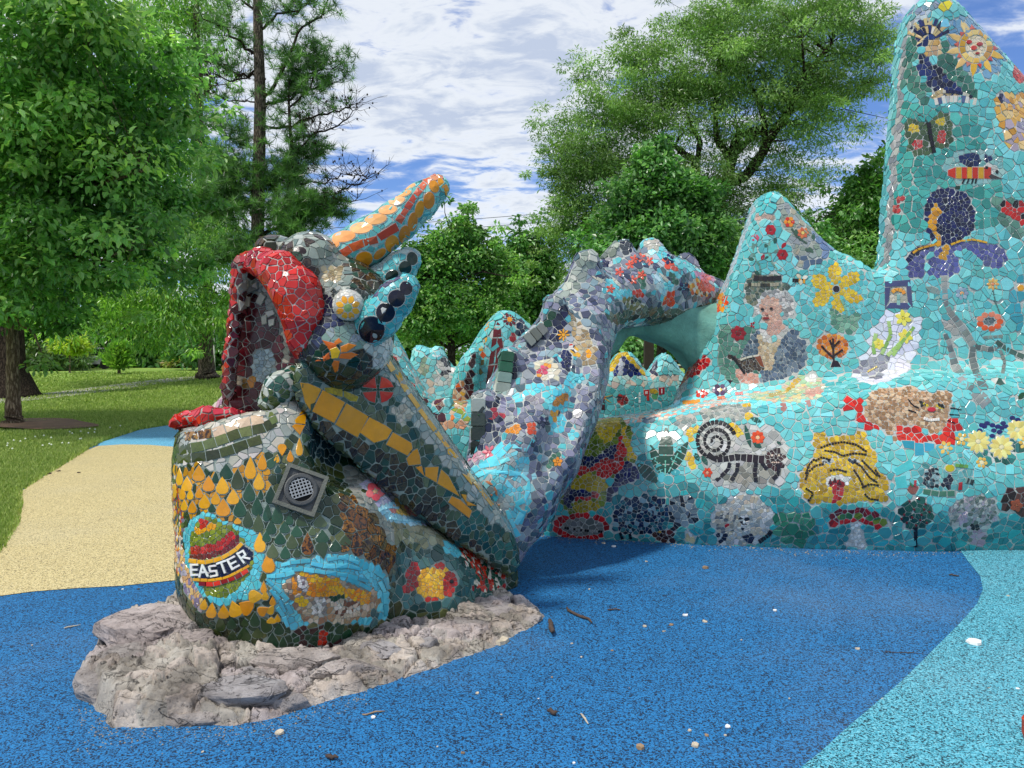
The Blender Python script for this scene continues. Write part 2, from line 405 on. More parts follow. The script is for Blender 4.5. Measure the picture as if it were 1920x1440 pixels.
def vary(c, r=0.10):
    k = 1 + random.uniform(-r, r); return ((c[0]*k*(1+random.uniform(-.05, .05)))**1.15, (c[1]*k)**1.15, (c[2]*k*(1+random.uniform(-.05, .05)))**1.15, c[3])
ZUP = Vector((0, 0, 1))
CAMV = Vector((0, 0, CAMH))
class Part:
    """one sculpted part with its mosaic"""
    def __init__(s, name, V, Q, paint, grout, label=None, back=0.3, thick=1.0, tile_over=None, hide=None, joint=0.098):
        s.name, s.V, s.Q, s.paint, s.grout, s.label = name, V, Q, paint, grout, label
        s.tiles = []      # (verts, faces, col, pxarea)
        if paint is None: return
        tri = np.concatenate([Q[:, [0, 1, 2]], Q[:, [0, 2, 3]]])
        s.bvh = BVHTree.FromPolygons([tuple(v) for v in V], [tuple(map(int, t)) for t in tri], all_triangles=True)
        a, b, c = V[tri[:, 0]], V[tri[:, 1]], V[tri[:, 2]]
        cr_ = np.cross(b-a, c-a); ar = np.linalg.norm(cr_, axis=1)/2
        nrm = cr_/np.maximum(1e-12, 2*ar[:, None])
        vn = np.zeros_like(V)
        for k in range(3): np.add.at(vn, tri[:, k], cr_)
        vn /= np.maximum(1e-12, np.linalg.norm(vn, axis=1)[:, None])
        mid = (a+b+c)/3; view = mid - np.array([0, 0, CAMH]); dist = np.linalg.norm(view, axis=1)
        facing = (nrm*view).sum(1)/dist
        px, _ = proj(mid)
        ok = (facing < back) & (mid[:, 2] > -0.02) & (px[:, 0] < 2050) & (px[:, 1] > -160)
        w = np.where(ok, ar/(dist/FPX)**2, 0)
        smin = min([paint.size] + [r[2] for r in paint.R])
        nC = int(min(300000, w.sum()/(paint.size**2)*16 + 3000))
        pick = rng.choice(len(tri), nC, p=w/w.sum())
        u, v = rng.random(nC), rng.random(nC); m = u+v > 1; u[m], v[m] = 1-u[m], 1-v[m]
        pts = a[pick] + (b-a)[pick]*u[:, None] + (c-a)[pick]*v[:, None]
        fc = facing[pick]
        pp, dep = proj(pts)
        size = np.full(nC, float(paint.size)); reg = np.full(nC, -1)
        # extra candidates where the design is fine
        small = [r for r in paint.R if r[2] < paint.size*0.62]
        if small:
            inm = np.zeros(nC, bool)
            for r in small:
                lo, hi = r[0].min(0), r[0].max(0)
                q = ((pp >= lo) & (pp <= hi)).all(1)
                inm |= q
            rep = pts[inm]; k = int(min(14, (paint.size/smin)**2))
            if len(rep):
                ji = np.repeat(rep, k, 0) + rng.normal(0, 1, (len(rep)*k, 3))*(paint.size*0.35*np.repeat(dep[inm], k)/FPX)[:, None]
                keep = rng.permutation(len(ji))[:120000]; ji = ji[keep]; f2 = np.repeat(fc[inm], k)[keep]
                loc = np.array([tuple(s.bvh.find_nearest(Vector(q))[0]) for q in ji])
                pts = np.concatenate([pts, loc]); fc = np.concatenate([fc, f2])
                pp, dep = proj(pts); nC = len(pts); size = np.full(nC, float(paint.size)); reg = np.full(nC, -1)
                perm = rng.permutation(nC); pts, fc, pp, dep = pts[perm], fc[perm], pp[perm], dep[perm]
        front = fc < 0.02
        s.regions(pp, front, reg, size)
        rad = size*dep/FPX*rng.uniform(0.62, 1.22, nC)
        cell = max(rad)*1.01; grid = {}; acc = []
        key = np.floor(pts/cell).astype(int)
        for i in range(nC):
            p = pts[i]; r = rad[i]; kx, ky, kz = key[i]; bad = False
            for ax in (kx-1, kx, kx+1):
                for ay in (ky-1, ky, ky+1):
                    for az in (kz-1, kz, kz+1):
                        for j in grid.get((ax, ay, az), ()):
                            q = pts[j]; d = (p[0]-q[0])**2 + (p[1]-q[1])**2 + (p[2]-q[2])**2
                            rm = (r + rad[j])*0.5
                            if reg[i] != reg[j]: rm *= 0.8
                            if d < rm*rm: bad = True; break
                        if bad: break
                    if bad: break
                if bad: break
            if not bad:
                acc.append(i); grid.setdefault((kx, ky, kz), []).append(i)
        acc = np.array(acc); pts, pp, dep, reg, size, front = pts[acc], pp[acc], dep[acc], reg[acc], size[acc], front[acc]
        # pull the joints onto the outlines of the design
        mv = np.zeros_like(pp)
        for ri, r in enumerate(paint.R):
            if not r[3]: continue
            lo, hi = r[0].min(0)-30, r[0].max(0)+30
            q = np.where(((pp > lo) & (pp < hi)).all(1) & front & (reg <= ri))[0]
            if not len(q): continue
            poly = r[0]; best = np.full(len(q), 1e9); dirn = np.zeros((len(q), 2))
            for i in range(len(poly)):
                A, B = poly[i], poly[(i+1) % len(poly)]; e = B-A; w_ = pp[q]-A
                t = np.clip((w_ @ e)/max(1e-9, e @ e), 0, 1); dd = w_ - t[:, None]*e; L = np.linalg.norm(dd, axis=1)
                mm = L < best; best[mm] = L[mm]; dirn[mm] = dd[mm]/np.maximum(L[mm], 1e-6)[:, None]
            need = 0.42*size[q]; m = best < need
            mv[q[m]] += dirn[m]*(need[m]-best[m])[:, None]
        mv = np.clip(mv, -12, 12)
        for i in np.where(np.abs(mv).sum(1) > 0.3)[0]:
            k = dep[i]/FPX; pts[i] += np.array([mv[i, 0]*k, 0, -mv[i, 1]*k])
            pts[i] = np.array(s.bvh.find_nearest(Vector(pts[i]))[0])
        # explicit tiles: polygons
        ex = [(t[0], t[0].min(0), t[0].max(0)) for t in paint.T]
        drop = np.zeros(len(pts), bool)
        pp2, _ = proj(pts)
        for poly, lo, hi in ex:
            q = np.where(((pp2 > lo-2) & (pp2 < hi+2)).all(1) & front)[0]
            if len(q): 
                dd = sdpoly(pp2[q], poly); drop[q[dd < -3.2]] = True
        # cells
        kd = KDTree(len(pts))
        for i, p in enumerate(pts): kd.insert(p, i)
        kd.balance()
        wt = np.array([random.uniform(-.23, .23) for _ in pts])
        nv = []
        for p in pts:
            lo_, no_, fi, _ = s.bvh.find_nearest(Vector(p))
            t = tri[fi]; nn = Vector(vn[t[0]] + vn[t[1]] + vn[t[2]]); nn.normalize(); nv.append(nn)
        for i in range(len(pts)):
            if drop[i] : continue
            r_i = reg[i]
            if r_i >= 0 and paint.R[r_i][4]: continue
            p = Vector(pts[i]); nrm_ = nv[i]
            sz = size[i]*dep[i]/FPX
            tx = nrm_.cross(ZUP if abs(nrm_.z) < 0.9 else Vector((1, 0, 0))); tx.normalize(); ty = nrm_.cross(tx)
            R0 = sz*0.95; a0 = random.random()*6.28
            poly = [(R0*math.cos(a0+k*math.pi/3), R0*math.sin(a0+k*math.pi/3)) for k in range(6)]
            g = sz*joint*random.uniform(0.6, 1.2)*0.5
            for co, j, dd in kd.find_n(p, 13):
                if j == i or dd < 1e-6: continue
                if nv[j].dot(nrm_) < -0.1: continue
                q = co - p; x, y = q.dot(tx), q.dot(ty); L = math.hypot(x, y)
                if L < 1e-6: continue
                L3 = (L + dd)*0.5
                off = L3*0.5*(1 + (wt[i]-wt[j])) - g
                if off > R0*1.1: continue
                x /= L; y /= L
                out = []; m = len(poly)
                for k in range(m):
                    A = poly[k]; B = poly[(k+1) % m]; da = A[0]*x + A[1]*y - off; db = B[0]*x + B[1]*y - off
                    if da <= 0: out.append(A)
                    if (da < 0) != (db < 0) and abs(da-db) > 1e-12:
                        t = da/(da-db); out.append((A[0]+(B[0]-A[0])*t, A[1]+(B[1]-A[1])*t))
                poly = out
                if len(poly) < 3: break
            if len(poly) < 3: continue
            # merge near points
            pl = []
            for q in poly:
                if not pl or math.hypot(q[0]-pl[-1][0], q[1]-pl[-1][1]) > sz*0.1: pl.append(q)
            if len(pl) > 2 and math.hypot(pl[0][0]-pl[-1][0], pl[0][1]-pl[-1][1]) < sz*0.1: pl.pop()
            if len(pl) < 3: continue
            A_ = abs(sum(pl[k][0]*pl[(k+1) % len(pl)][1] - pl[(k+1) % len(pl)][0]*pl[k][1] for k in range(len(pl))))/2
            if A_ < sz*sz*0.05: continue
            cols = paint.R[r_i][1] if (r_i >= 0) else paint.base
            pieces = [pl]
            q_ = A_/(sz*sz)
            if random.random() < (0.6 if q_ > 0.7 else 0.3):
                an = random.random()*math.pi; cx_ = sum(q[0] for q in pl)/len(pl) + random.gauss(0, .12)*sz; cy_ = sum(q[1] for q in pl)/len(pl) + random.gauss(0, .12)*sz
                gg = g*random.uniform(.5, 1); pieces = []
                for sg in (1, -1):
                    x, y = math.cos(an)*sg, math.sin(an)*sg; off = cx_*x + cy_*y - gg*.6; out = []; m = len(pl)
                    for k in range(m):
                        A = pl[k]; B = pl[(k+1) % m]; da = A[0]*x + A[1]*y - off; db = B[0]*x + B[1]*y - off
                        if da <= 0: out.append(A)
                        if (da < 0) != (db < 0) and abs(da-db) > 1e-12:
                            t = da/(da-db); out.append((A[0]+(B[0]-A[0])*t, A[1]+(B[1]-A[1])*t))
                    if len(out) >= 3: pieces.append(out)
            same = random.choice(cols)
            for pl in pieces:
                col = vary(same if random.random() < .6 else random.choice(cols))
                th = 0.0045*thick*min(1.6, max(0.5, sz/0.06)) * random.uniform(0.75, 1.4)
                sx_, sy_ = random.gauss(0, 0.03), random.gauss(0, 0.03)
                ch = min(0.0022*thick, sz*0.05)
                n = len(pl); vs_ = []; mx_ = sum(q[0] for q in pl)/n; my_ = sum(q[1] for q in pl)/n
                A2 = abs(sum(pl[k][0]*pl[(k+1) % n][1] - pl[(k+1) % n][0]*pl[k][1] for k in range(n)))/2
                for lvl in (0, 1, 2):
                    for (x, y) in pl:
                        ddx, ddy = x-mx_, y-my_; Lr = math.hypot(ddx, ddy) + 1e-9
                        if lvl == 2: f = max(0.3, 1 - ch*1.2/Lr); x2, y2, z2 = mx_+ddx*f, my_+ddy*f, th + ddx*sx_ + ddy*sy_
                        elif lvl == 1: x2, y2, z2 = x, y, th - ch + ddx*sx_ + ddy*sy_
                        else: x2, y2, z2 = x, y, -0.010*thick
                        vs_.append(p + tx*x2 + ty*y2 + nrm_*z2)
                fs_ = [tuple(2*n+k for k in range(n))]
                for l in (0, 1):
                    for k in range(n):
                        fs_.append((l*n+k, l*n+(k+1) % n, (l+1)*n+(k+1) % n, (l+1)*n+k))
                face = max(0, -nrm_.dot((p-CAMV).normalized()))
                s.tiles.append((vs_, fs_, col, A2*(FPX/dep[i])**2*face, p.copy()))
        # single cut tiles
        for poly, col, hgt in paint.T:
            c = poly.mean(0); n = len(poly)
            hits = []
            for q in list(poly) + [c]:
                d = raydir(*q).normalized(); h_ = s.bvh.ray_cast(CAMV, d)
                if h_[0] is None: hits.append(None)
                else:
                    t = tri[h_[2]]; nn = Vector(vn[t[0]] + vn[t[1]] + vn[t[2]]); nn.normalize(); hits.append((h_[0], nn))
            if hits[-1] is None: continue
            cc_, cn = hits[-1]
            lim = (cc_-CAMV).length/FPX*(abs(poly - c).max())*3.2 + 0.03
            for k in range(n):
                if hits[k] is None or (hits[k][0]-cc_).length > lim:
                    d = raydir(*poly[k]).normalized(); pt = CAMV + d*(cc_-CAMV).length
                    l2, n2_, f2, _ = s.bvh.find_nearest(pt); hits[k] = (l2, n2_)
            col = vary(col, 0.07)
            dpt = (cc_-CAMV).length
            th = (0.0075*thick*hgt*random.uniform(0.9, 1.15))
            gw = 1.5*dpt/FPX
            base, mid_, top, pad, pad0 = [], [], [], [], []
            for k in range(n):
                h0, nn = hits[k]; nn = (nn + cn*1.5).normalized(); out = (h0 - cc_); out = out - nn*out.dot(nn)
                if out.length > 1e-6: out.normalize()
                base.append(h0 - nn*0.008*thick); mid_.append(h0 + nn*(th - 0.0015)); top.append(h0 - out*min(0.0018, dpt/FPX) + nn*th)
                pad.append(h0 + out*gw + nn*(th - 0.0028*thick*hgt)); pad0.append(h0 + out*gw - nn*0.008*thick)
            ctr = cc_ + cn*th; av = sum(top, Vector())/n; dd_ = (av - ctr).dot(cn)
            if dd_ > 0: ctr = ctr + cn*(dd_ + .001)
            vs_ = base + mid_ + top + [ctr]
            fs_ = []
            for k in range(n):
                k1 = (k+1) % n
                fs_ += [(k, k1, n+k1, n+k), (n+k, n+k1, 2*n+k1, 2*n+k), (2*n+k, 2*n+k1, 3*n)]
            # orientation
            nn = (top[1]-top[0]).cross(top[2]-top[0]) if n > 2 else cn
            ar2 = sum((top[k].cross(top[(k+1) % n]) for k in range(n)), Vector())
            if ar2.dot(cn) < 0: fs_ = [tuple(reversed(f)) for f in fs_]
            pa = abs(sum(poly[k][0]*poly[(k+1) % n][1] - poly[(k+1) % n][0]*poly[k][1] for k in range(n)))/2
            s.tiles.append((vs_, fs_, col, pa, cc_.copy()))
            pf = [tuple(range(n, 2*n))] + [(k, (k+1) % n, n+(k+1) % n, n+k) for k in range(n)]
            if ar2.dot(cn) < 0: pf = [tuple(reversed(f)) for f in pf]
            ext = poly.max(0) - poly.min(0)
            if min(ext) > 9 and pa > 90:
                s.pads = getattr(s, 'pads', []); s.pads.append((pad0 + pad, pf))
    def regions(s, pp, front, reg, size):
        for ri, r in enumerate(s.paint.R):
            lo, hi = r[0].min(0), r[0].max(0)
            q = np.where(((pp >= lo) & (pp <= hi)).all(1) & front)[0]
            if len(q):
                ins = sdpoly(pp[q], r[0]) < 0
                reg[q[ins]] = ri; size[q[ins]] = r[2]

def put_tiles(name, tiles, parent, kind=None):
    vs_, fs_, cs_ = [], [], []
    for t in tiles:
        o = len(vs_); vs_ += t[0]
        for f in t[1]: fs_.append(tuple(i+o for i in f)); cs_ += [t[2]]*len(f)
    me = bpy.data.meshes.new(name); me.from_pydata([tuple(v) for v in vs_], [], fs_); me.update()
    ca = me.color_attributes.new('col', 'FLOAT_COLOR', 'CORNER')
    ca.data.foreach_set('color', np.array(cs_, np.float32).ravel())
    o = link(name, me, parent, M['tile'])
    if kind: o['kind'] = kind
    return o
def finish(thing, parts, limit=300, pname='tile', single=True):
    allt = []
    for pi, p in enumerate(parts):
        me = mesh_np(p.name, p.V, p.Q, smooth=True)
        if getattr(p, 'pads', None):
            import bmesh
            bm = bmesh.new(); bm.from_mesh(me)
            for vs_, fs_ in p.pads:
                vv = [bm.verts.new(v) for v in vs_]
                for f in fs_:
                    try: bm.faces.new([vv[i] for i in f])
                    except Exception: pass
            bm.to_mesh(me); bm.free()
        p.obj = link(p.name, me, thing, p.grout)
        if p.label: p.obj['label'] = p.label
        allt += [(t[3], pi, ti) for ti, t in enumerate(p.tiles)]
    allt.sort(reverse=True)
    sel = set((a[1], a[2]) for a in allt[:limit]) if single else set()
    for pi, p in enumerate(parts):
        rest = []
        for ti, t in enumerate(p.tiles):
            if (pi, ti) in sel: put_tiles(pname, [t], p.obj)
            else: rest.append(t)
        if rest: put_tiles('small_tiles', rest, p.obj, 'stuff')
# ================================================================== ground
def struct(name, me, m): return tag(link(name, me, None, m), kind='structure')
def polysheet(name, px, z, m, world_pts=None):
    pts = [tuple(G(a, b, z)) for a, b in px] if world_pts is None else [(x, y, z) for x, y in world_pts]
    from mathutils.geometry import tessellate_polygon
    tr = tessellate_polygon([[Vector(p) for p in pts]])
    me = bpy.data.meshes.new(name); fs = []
    for t in tr:
        a, b, c = [Vector(pts[i]) for i in t]
        fs.append(tuple(t) if (b-a).cross(c-a).z > 0 else tuple(reversed(t)))
    me.from_pydata(pts, [], fs); me.update()
    return struct(name, me, m)
def lawn_material():
    m, nt, b = mat('lawn'); nd, lk = nt.nodes, nt.links
    t = N(nd, 'ShaderNodeTexCoord')
    n = N(nd, 'ShaderNodeTexNoise', i_Scale=0.5, i_Detail=8.0, i_Roughness=0.7); lk.new(t.outputs['Object'], n.inputs['Vector'])
    n2 = N(nd, 'ShaderNodeTexNoise', i_Scale=30.0, i_Detail=6.0, i_Roughness=0.8); lk.new(t.outputs['Object'], n2.inputs['Vector'])
    a = N(nd, 'ShaderNodeMath', operation='MULTIPLY_ADD'); lk.new(n2.outputs['Fac'], a.inputs[0]); a.inputs[1].default_value = 0.6; lk.new(n.outputs['Fac'], a.inputs[2])
    r = N(nd, 'ShaderNodeValToRGB'); lk.new(a.outputs[0], r.inputs[0])
    r.color_ramp.elements[0].position = 0.55; r.color_ramp.elements[0].color = (0.09, 0.17, 0.03, 1)
    r.color_ramp.elements[1].position = 1.05; r.color_ramp.elements[1].color = (0.36, 0.45, 0.11, 1)
    e = r.color_ramp.elements.new(0.8); e.color = (0.20, 0.32, 0.055, 1)
    lk.new(r.outputs[0], b.inputs['Base Color']); b.inputs['Roughness'].default_value = 0.9; b.inputs['Specular IOR Level'].default_value = 0.15
    bp = N(nd, 'ShaderNodeBump', i_Strength=0.8, i_Distance=0.03); lk.new(n2.outputs['Fac'], bp.inputs['Height']); lk.new(bp.outputs[0], b.inputs['Normal'])
    return m
M['lawn'] = lawn_material()
def rubber(name, cols, dark, share, seed):
    """poured rubber crumb: granules of several colours, mapped in 3 mm cells"""
    m, nt, b = mat(name); nd, lk = nt.nodes, nt.links
    t = N(nd, 'ShaderNodeTexCoord'); mpp = N(nd, 'ShaderNodeMapping'); lk.new(t.outputs['Object'], mpp.inputs[0]); mpp.inputs['Location'].default_value = (seed, seed*2, 0)
    ns = N(nd, 'ShaderNodeTexNoise', i_Scale=60.0, i_Detail=2.0); lk.new(mpp.outputs[0], ns.inputs['Vector'])
    dist = N(nd, 'ShaderNodeMix', data_type='VECTOR'); dist.inputs[0].default_value = 0.018; lk.new(mpp.outputs[0], dist.inputs[4]); lk.new(ns.outputs['Color'], dist.inputs[5])
    vo = N(nd, 'ShaderNodeTexVoronoi', i_Scale=165.0); lk.new(dist.outputs[1], vo.inputs['Vector'])
    sp = N(nd, 'ShaderNodeSeparateColor'); lk.new(vo.outputs['Color'], sp.inputs[0])
    n = N(nd, 'ShaderNodeTexNoise', i_Scale=1.1, i_Detail=7.0, i_Roughness=0.7); lk.new(t.outputs['Object'], n.inputs['Vector'])
    th = N(nd, 'ShaderNodeMapRange'); lk.new(n.outputs['Fac'], th.inputs['Value']); th.inputs['To Min'].default_value = share - 0.12; th.inputs['To Max'].default_value = share + 0.12
    lt = N(nd, 'ShaderNodeMath', operation='LESS_THAN'); lk.new(sp.outputs[0], lt.inputs[0]); lk.new(th.outputs[0], lt.inputs[1])
    r = N(nd, 'ShaderNodeValToRGB'); lk.new(sp.outputs[1], r.inputs[0]); r.color_ramp.interpolation = 'CONSTANT'
    els = r.color_ramp.elements
    for i, c in enumerate(cols):
        e_ = els[i] if i < 2 else els.new(0.5)
        e_.position = i/len(cols); e_.color = hx(c)
    mixc = N(nd, 'ShaderNodeMix', data_type='RGBA'); lk.new(lt.outputs[0], mixc.inputs[0]); lk.new(r.outputs[0], mixc.inputs[6]); mixc.inputs[7].default_value = hx(dark)
    # wear: pale scuffs
    n3 = N(nd, 'ShaderNodeTexNoise', i_Scale=0.45, i_Detail=9.0, i_Roughness=0.6); lk.new(mpp.outputs[0], n3.inputs['Vector'])
    r3 = N(nd, 'ShaderNodeMapRange'); lk.new(n3.outputs['Fac'], r3.inputs['Value']); r3.inputs['From Min'].default_value = 0.5; r3.inputs['From Max'].default_value = 0.75; r3.inputs['To Max'].default_value = 0.13
    mw = N(nd, 'ShaderNodeMix', data_type='RGBA'); lk.new(r3.outputs[0], mw.inputs[0]); lk.new(mixc.outputs[2], mw.inputs[6]); mw.inputs[7].default_value = (0.36, 0.40, 0.42, 1)
    lk.new(mw.outputs[2], b.inputs['Base Color']); b.inputs['Roughness'].default_value = 0.65; b.inputs['Specular IOR Level'].default_value = 0.35
    bp = N(nd, 'ShaderNodeBump', i_Strength=0.7, i_Distance=0.003); lk.new(sp.outputs[2], bp.inputs['Height']); lk.new(bp.outputs[0], b.inputs['Normal'])
    return m
M['rub_blue'] = rubber('blue_rubber', ['#1d6ca4', '#1a6096', '#2676ae', '#1c5e8e', '#3e8cbc'], '#0f2a44', 0.33, 1.0)
M['rub_cyan'] = rubber('cyan_rubber', ['#54a6ba', '#62b0c2', '#4498ac', '#70bccc', '#4c9cb0'], '#1a404c', 0.32, 5.0)
M['rub_tan'] = rubber('tan_rubber', ['#c9b986', '#bdac78', '#d4c594', '#b3a06e', '#c6b582'], '#5c5238', 0.17, 9.0)
M['rub_sky'] = rubber('pale_blue_rubber', ['#5ea8cc', '#6cb4d4', '#529cc2', '#74bcd8'], '#1c4458', 0.14, 13.0)
# lawn terrain out to the horizon
ys = np.concatenate([np.linspace(-6, 17, 9), np.linspace(18, 42, 25), np.array([48, 60, 90, 150, 300, 700, 1500])])
xs = np.concatenate([[-1200, -400, -150], np.linspace(-80, 80, 33), [150, 400, 1200]])
V = [(x, y, float(ground_z(x, y)) + (0.0 if y < 20 else 0.05*math.sin(x*0.21+y*.3))) for y in ys for x in xs]
nx_ = len(xs); F = [(j*nx_+i, j*nx_+i+1, (j+1)*nx_+i+1, (j+1)*nx_+i) for j in range(len(ys)-1) for i in range(nx_-1)]
lawn = struct('lawn', mesh_np('lawn', V, F, True), M['lawn'])
edge_px = [(-700,1330),(-90,1105),(0,1032),(28,985),(36,945),(34,925),(70,900),(118,872),(160,845),(190,829),(262,806),(345,793),(520,778),(760,770)]
edge_w = [tuple(G(a, b))[:2] for a, b in edge_px]
outl = edge_w + [(6.0, 15.0), (16, 12), (16, -3), (-6, -3)]
polysheet('rubber_paving', None, 0.006, M['rub_blue'], outl)
tanp = [(-500,1166),(0,1117),(60,1109),(135,1103),(230,1098),(345,1086),(600,1050),(700,900),(600,852),(345,839),(280,834),(230,833),(183,836),(160,845),(118,872),(70,900),(34,925),(36,945),(28,985),(0,1032),(-90,1105)]
polysheet('tan_rubber_zone', tanp, 0.010, M['rub_tan'])
skyp = [(183,836),(230,833),(280,834),(345,839),(600,852),(900,850),(900,772),(760,770),(520,778),(345,793),(262,806),(190,829)]
polysheet('pale_blue_rubber_zone', skyp, 0.0102, M['rub_sky'])
cyn = [(1793,1020),(1815,1052),(1838,1080),(1843,1105),(1832,1132),(1800,1168),(1740,1228),(1690,1277),(1640,1320),(1590,1362),(1540,1408),(1500,1440),(1300,1640),(3600,1640),(3600,1020)]
polysheet('cyan_rubber_zone', cyn, 0.010, M['rub_cyan'])

# paved path through the lawn
def ribbon(name, px, w, m, lift=0.02):
    c = [Gt(a, b) for a, b in px]; V = []; 
    for i, p in enumerate(c):
        d = (c[min(i+1, len(c)-1)] - c[max(0, i-1)]); d.z = 0; d.normalize(); n = Vector((-d.y, d.x, 0))
        for s_ in (-1, 1):
            q = p + n*s_*w/2; V.append((q.x, q.y, float(ground_z(q.x, q.y)) + 0.05*(math.sin(q.x*.21+q.y*.3) if q.y > 20 else 0)*1 + lift))
    return struct(name, mesh_np(name, V, [(2*i+1, 2*i+3, 2*i+2, 2*i) for i in range(len(c)-1)]), m)
M['path'] = simple('asphalt_path', '#9a978e', 0.9, 3, 0.2, 0.4, 60)
M['dirt'] = simple('bare_dirt', '#7d5f48', 0.95, 2.5, 0.35, 0.6, 30)
ribbon('park_path', [(-500,775),(-200,765),(0,751),(90,741),(180,730),(280,719),(340,713),(420,707),(520,703),(640,700)], 1.6, M['path'], 0.035)
# far lawn path seen under the arch
polysheet('far_pavement', None, 0.74, M['path'], [(-30, 62), (60, 60), (60, 66), (-30, 68)])
dp_ = [Gt(85 + 92*math.cos(a)*(1+.2*math.sin(3*a)), 800 + 11*math.sin(a)) for a in [2*math.pi*k/28 for k in range(28)]]
me = bpy.data.meshes.new('dirt_patch')
me.from_pydata([(p.x, p.y, float(ground_z(p.x, p.y)) + 0.075) for p in dp_] , [], [tuple(range(27, -1, -1)) if False else tuple(range(28))]); me.update()
dpo = struct('dirt_patch', me, M['dirt'])

# ---------------- grass blades near the rubber edge and across the front lawn
def in_rubber(x, y):
    pass
nB = 330000
az = rng.uniform(math.radians(-37), math.radians(-14), nB); rr = np.exp(rng.uniform(math.log(4.2), math.log(48), nB)); rr = np.where((rr > 24) & (rng.random(nB) < (rr-24)/24), 4.5 + (rr-24)*.5, rr)
bx_, by_ = np.sin(az)*rr, np.cos(az)*rr
# keep those outside of the rubber outline
out2 = np.array(outl); sd = sdpoly(np.stack([bx_, by_], 1), out2)
kp = sd > -0.03 + 0.05*(rng.random(nB) < .5); bx_, by_, rr = bx_[kp], by_[kp], rr[kp]
cl = vnoise(np.stack([bx_*1.3, by_*1.3, bx_*0], -1)); h = (0.022 + 0.03*rng.random(len(bx_)) + 0.03*cl)*(0.75 + np.minimum(rr, 22)*0.03)
dirt_c = Gt(85, 800); dd = np.hypot((bx_-dirt_c.x)/1.15, (by_-dirt_c.y)/1.2); kp = dd > 1.0*rng.uniform(.6, 1.1, len(bx_)); bx_, by_, rr, h = bx_[kp], by_[kp], rr[kp], h[kp]
n = len(bx_); bz = ground_z(bx_, by_) + np.where(by_ > 20, 0.05*np.sin(bx_*.21+by_*.3), 0)
w = 0.0022 + 0.0011*rr; a = rng.uniform(0, 6.28, n); lean = rng.normal(0, .35, (n, 2))*h[:, None]
B0 = np.stack([bx_ - np.cos(a)*w, by_ - np.sin(a)*w, bz-.003], 1); B1 = np.stack([bx_ + np.cos(a)*w, by_ + np.sin(a)*w, bz-.003], 1); B2 = np.stack([bx_ + lean[:, 0], by_ + lean[:, 1], bz + h], 1)
V = np.stack([B0, B1, B2], 1).reshape(-1, 3); F = np.arange(3*n).reshape(-1, 3)
def leaf_material(name, trans=0.35, rough=0.5, spec=0.4):
    m, nt, b = mat(name); nd, lk = nt.nodes, nt.links
    at = N(nd, 'ShaderNodeAttribute', attribute_name='col'); lk.new(at.outputs['Color'], b.inputs['Base Color'])
    b.inputs['Roughness'].default_value = rough; b.inputs['Specular IOR Level'].default_value = spec
    tr = N(nd, 'ShaderNodeBsdfTranslucent'); sc_ = N(nd, 'ShaderNodeVectorMath', operation='MULTIPLY'); lk.new(at.outputs['Color'], sc_.inputs[0]); sc_.inputs[1].default_value = (1.35, 1.4, 0.8); lk.new(sc_.outputs[0], tr.inputs[0])
    mx_ = N(nd, 'ShaderNodeMixShader'); mx_.inputs[0].default_value = trans; lk.new(b.outputs[0], mx_.inputs[1]); lk.new(tr.outputs[0], mx_.inputs[2])
    lk.new(mx_.outputs[0], nt.nodes['Material Output'].inputs[0]); return m
M['leaf'] = leaf_material('leaves', 0.45, 0.36, 0.7); M['blade'] = leaf_material('grass_blades', 0.3, 0.6, 0.2)
def vcol(me, cols, per):
    ca = me.color_attributes.new('col', 'FLOAT_COLOR', 'CORNER'); c = np.ones((len(cols), 4), np.float32); c[:, :3] = cols
    ca.data.foreach_set('color', np.repeat(c, per, 0).ravel())
me = mesh_np('grass', V, F); k = rng.random((n, 1)); base = np.array([0.18, 0.29, 0.05])*(1-k) + np.array([0.40, 0.48, 0.15])*k
base *= (0.75 + 0.5*cl[:len(bx_)][:n][:, None]) if len(cl) >= n else 1
vcol(me, base, 3); g_ = link('grass', me, None, M['blade']); g_['kind'] = 'stuff'
# clover heads
n = 420; az = rng.uniform(math.radians(-34), math.radians(-18), n); rr = rng.uniform(9, 24, n)
cx_, cy_ = np.sin(az)*rr, np.cos(az)*rr; kp = sdpoly(np.stack([cx_, cy_], 1), out2) > 0.3; cx_, cy_, rr = cx_[kp], cy_[kp], rr[kp]; kp = vnoise(np.stack([cx_*.5, cy_*.5, cx_*0+3], -1)) > .62; cx_, cy_, rr = cx_[kp], cy_[kp], rr[kp]
V = []; F = []
for x, y, r_ in zip(cx_, cy_, rr):
    z = float(ground_z(x, y)) + .085 + (0.05*math.sin(x*.21+y*.3) if y > 20 else 0); q = 0.013 + .0004*r_; o = len(V)
    V += [(x-q, y, z), (x, y-q, z), (x+q, y, z), (x, y+q, z), (x, y, z+q), (x, y, z-q)]
    F += [(o+a_, o+b_, o+4) for a_, b_ in ((0,1),(1,2),(2,3),(3,0))] + [(o+b_, o+a_, o+5) for a_, b_ in ((0,1),(1,2),(2,3),(3,0))]
me = mesh_np('clover_flowers', V, F); o = link('clover_flowers', me, None, simple('clover_white', '#dfe6d0', 0.8)); o['kind'] = 'stuff'

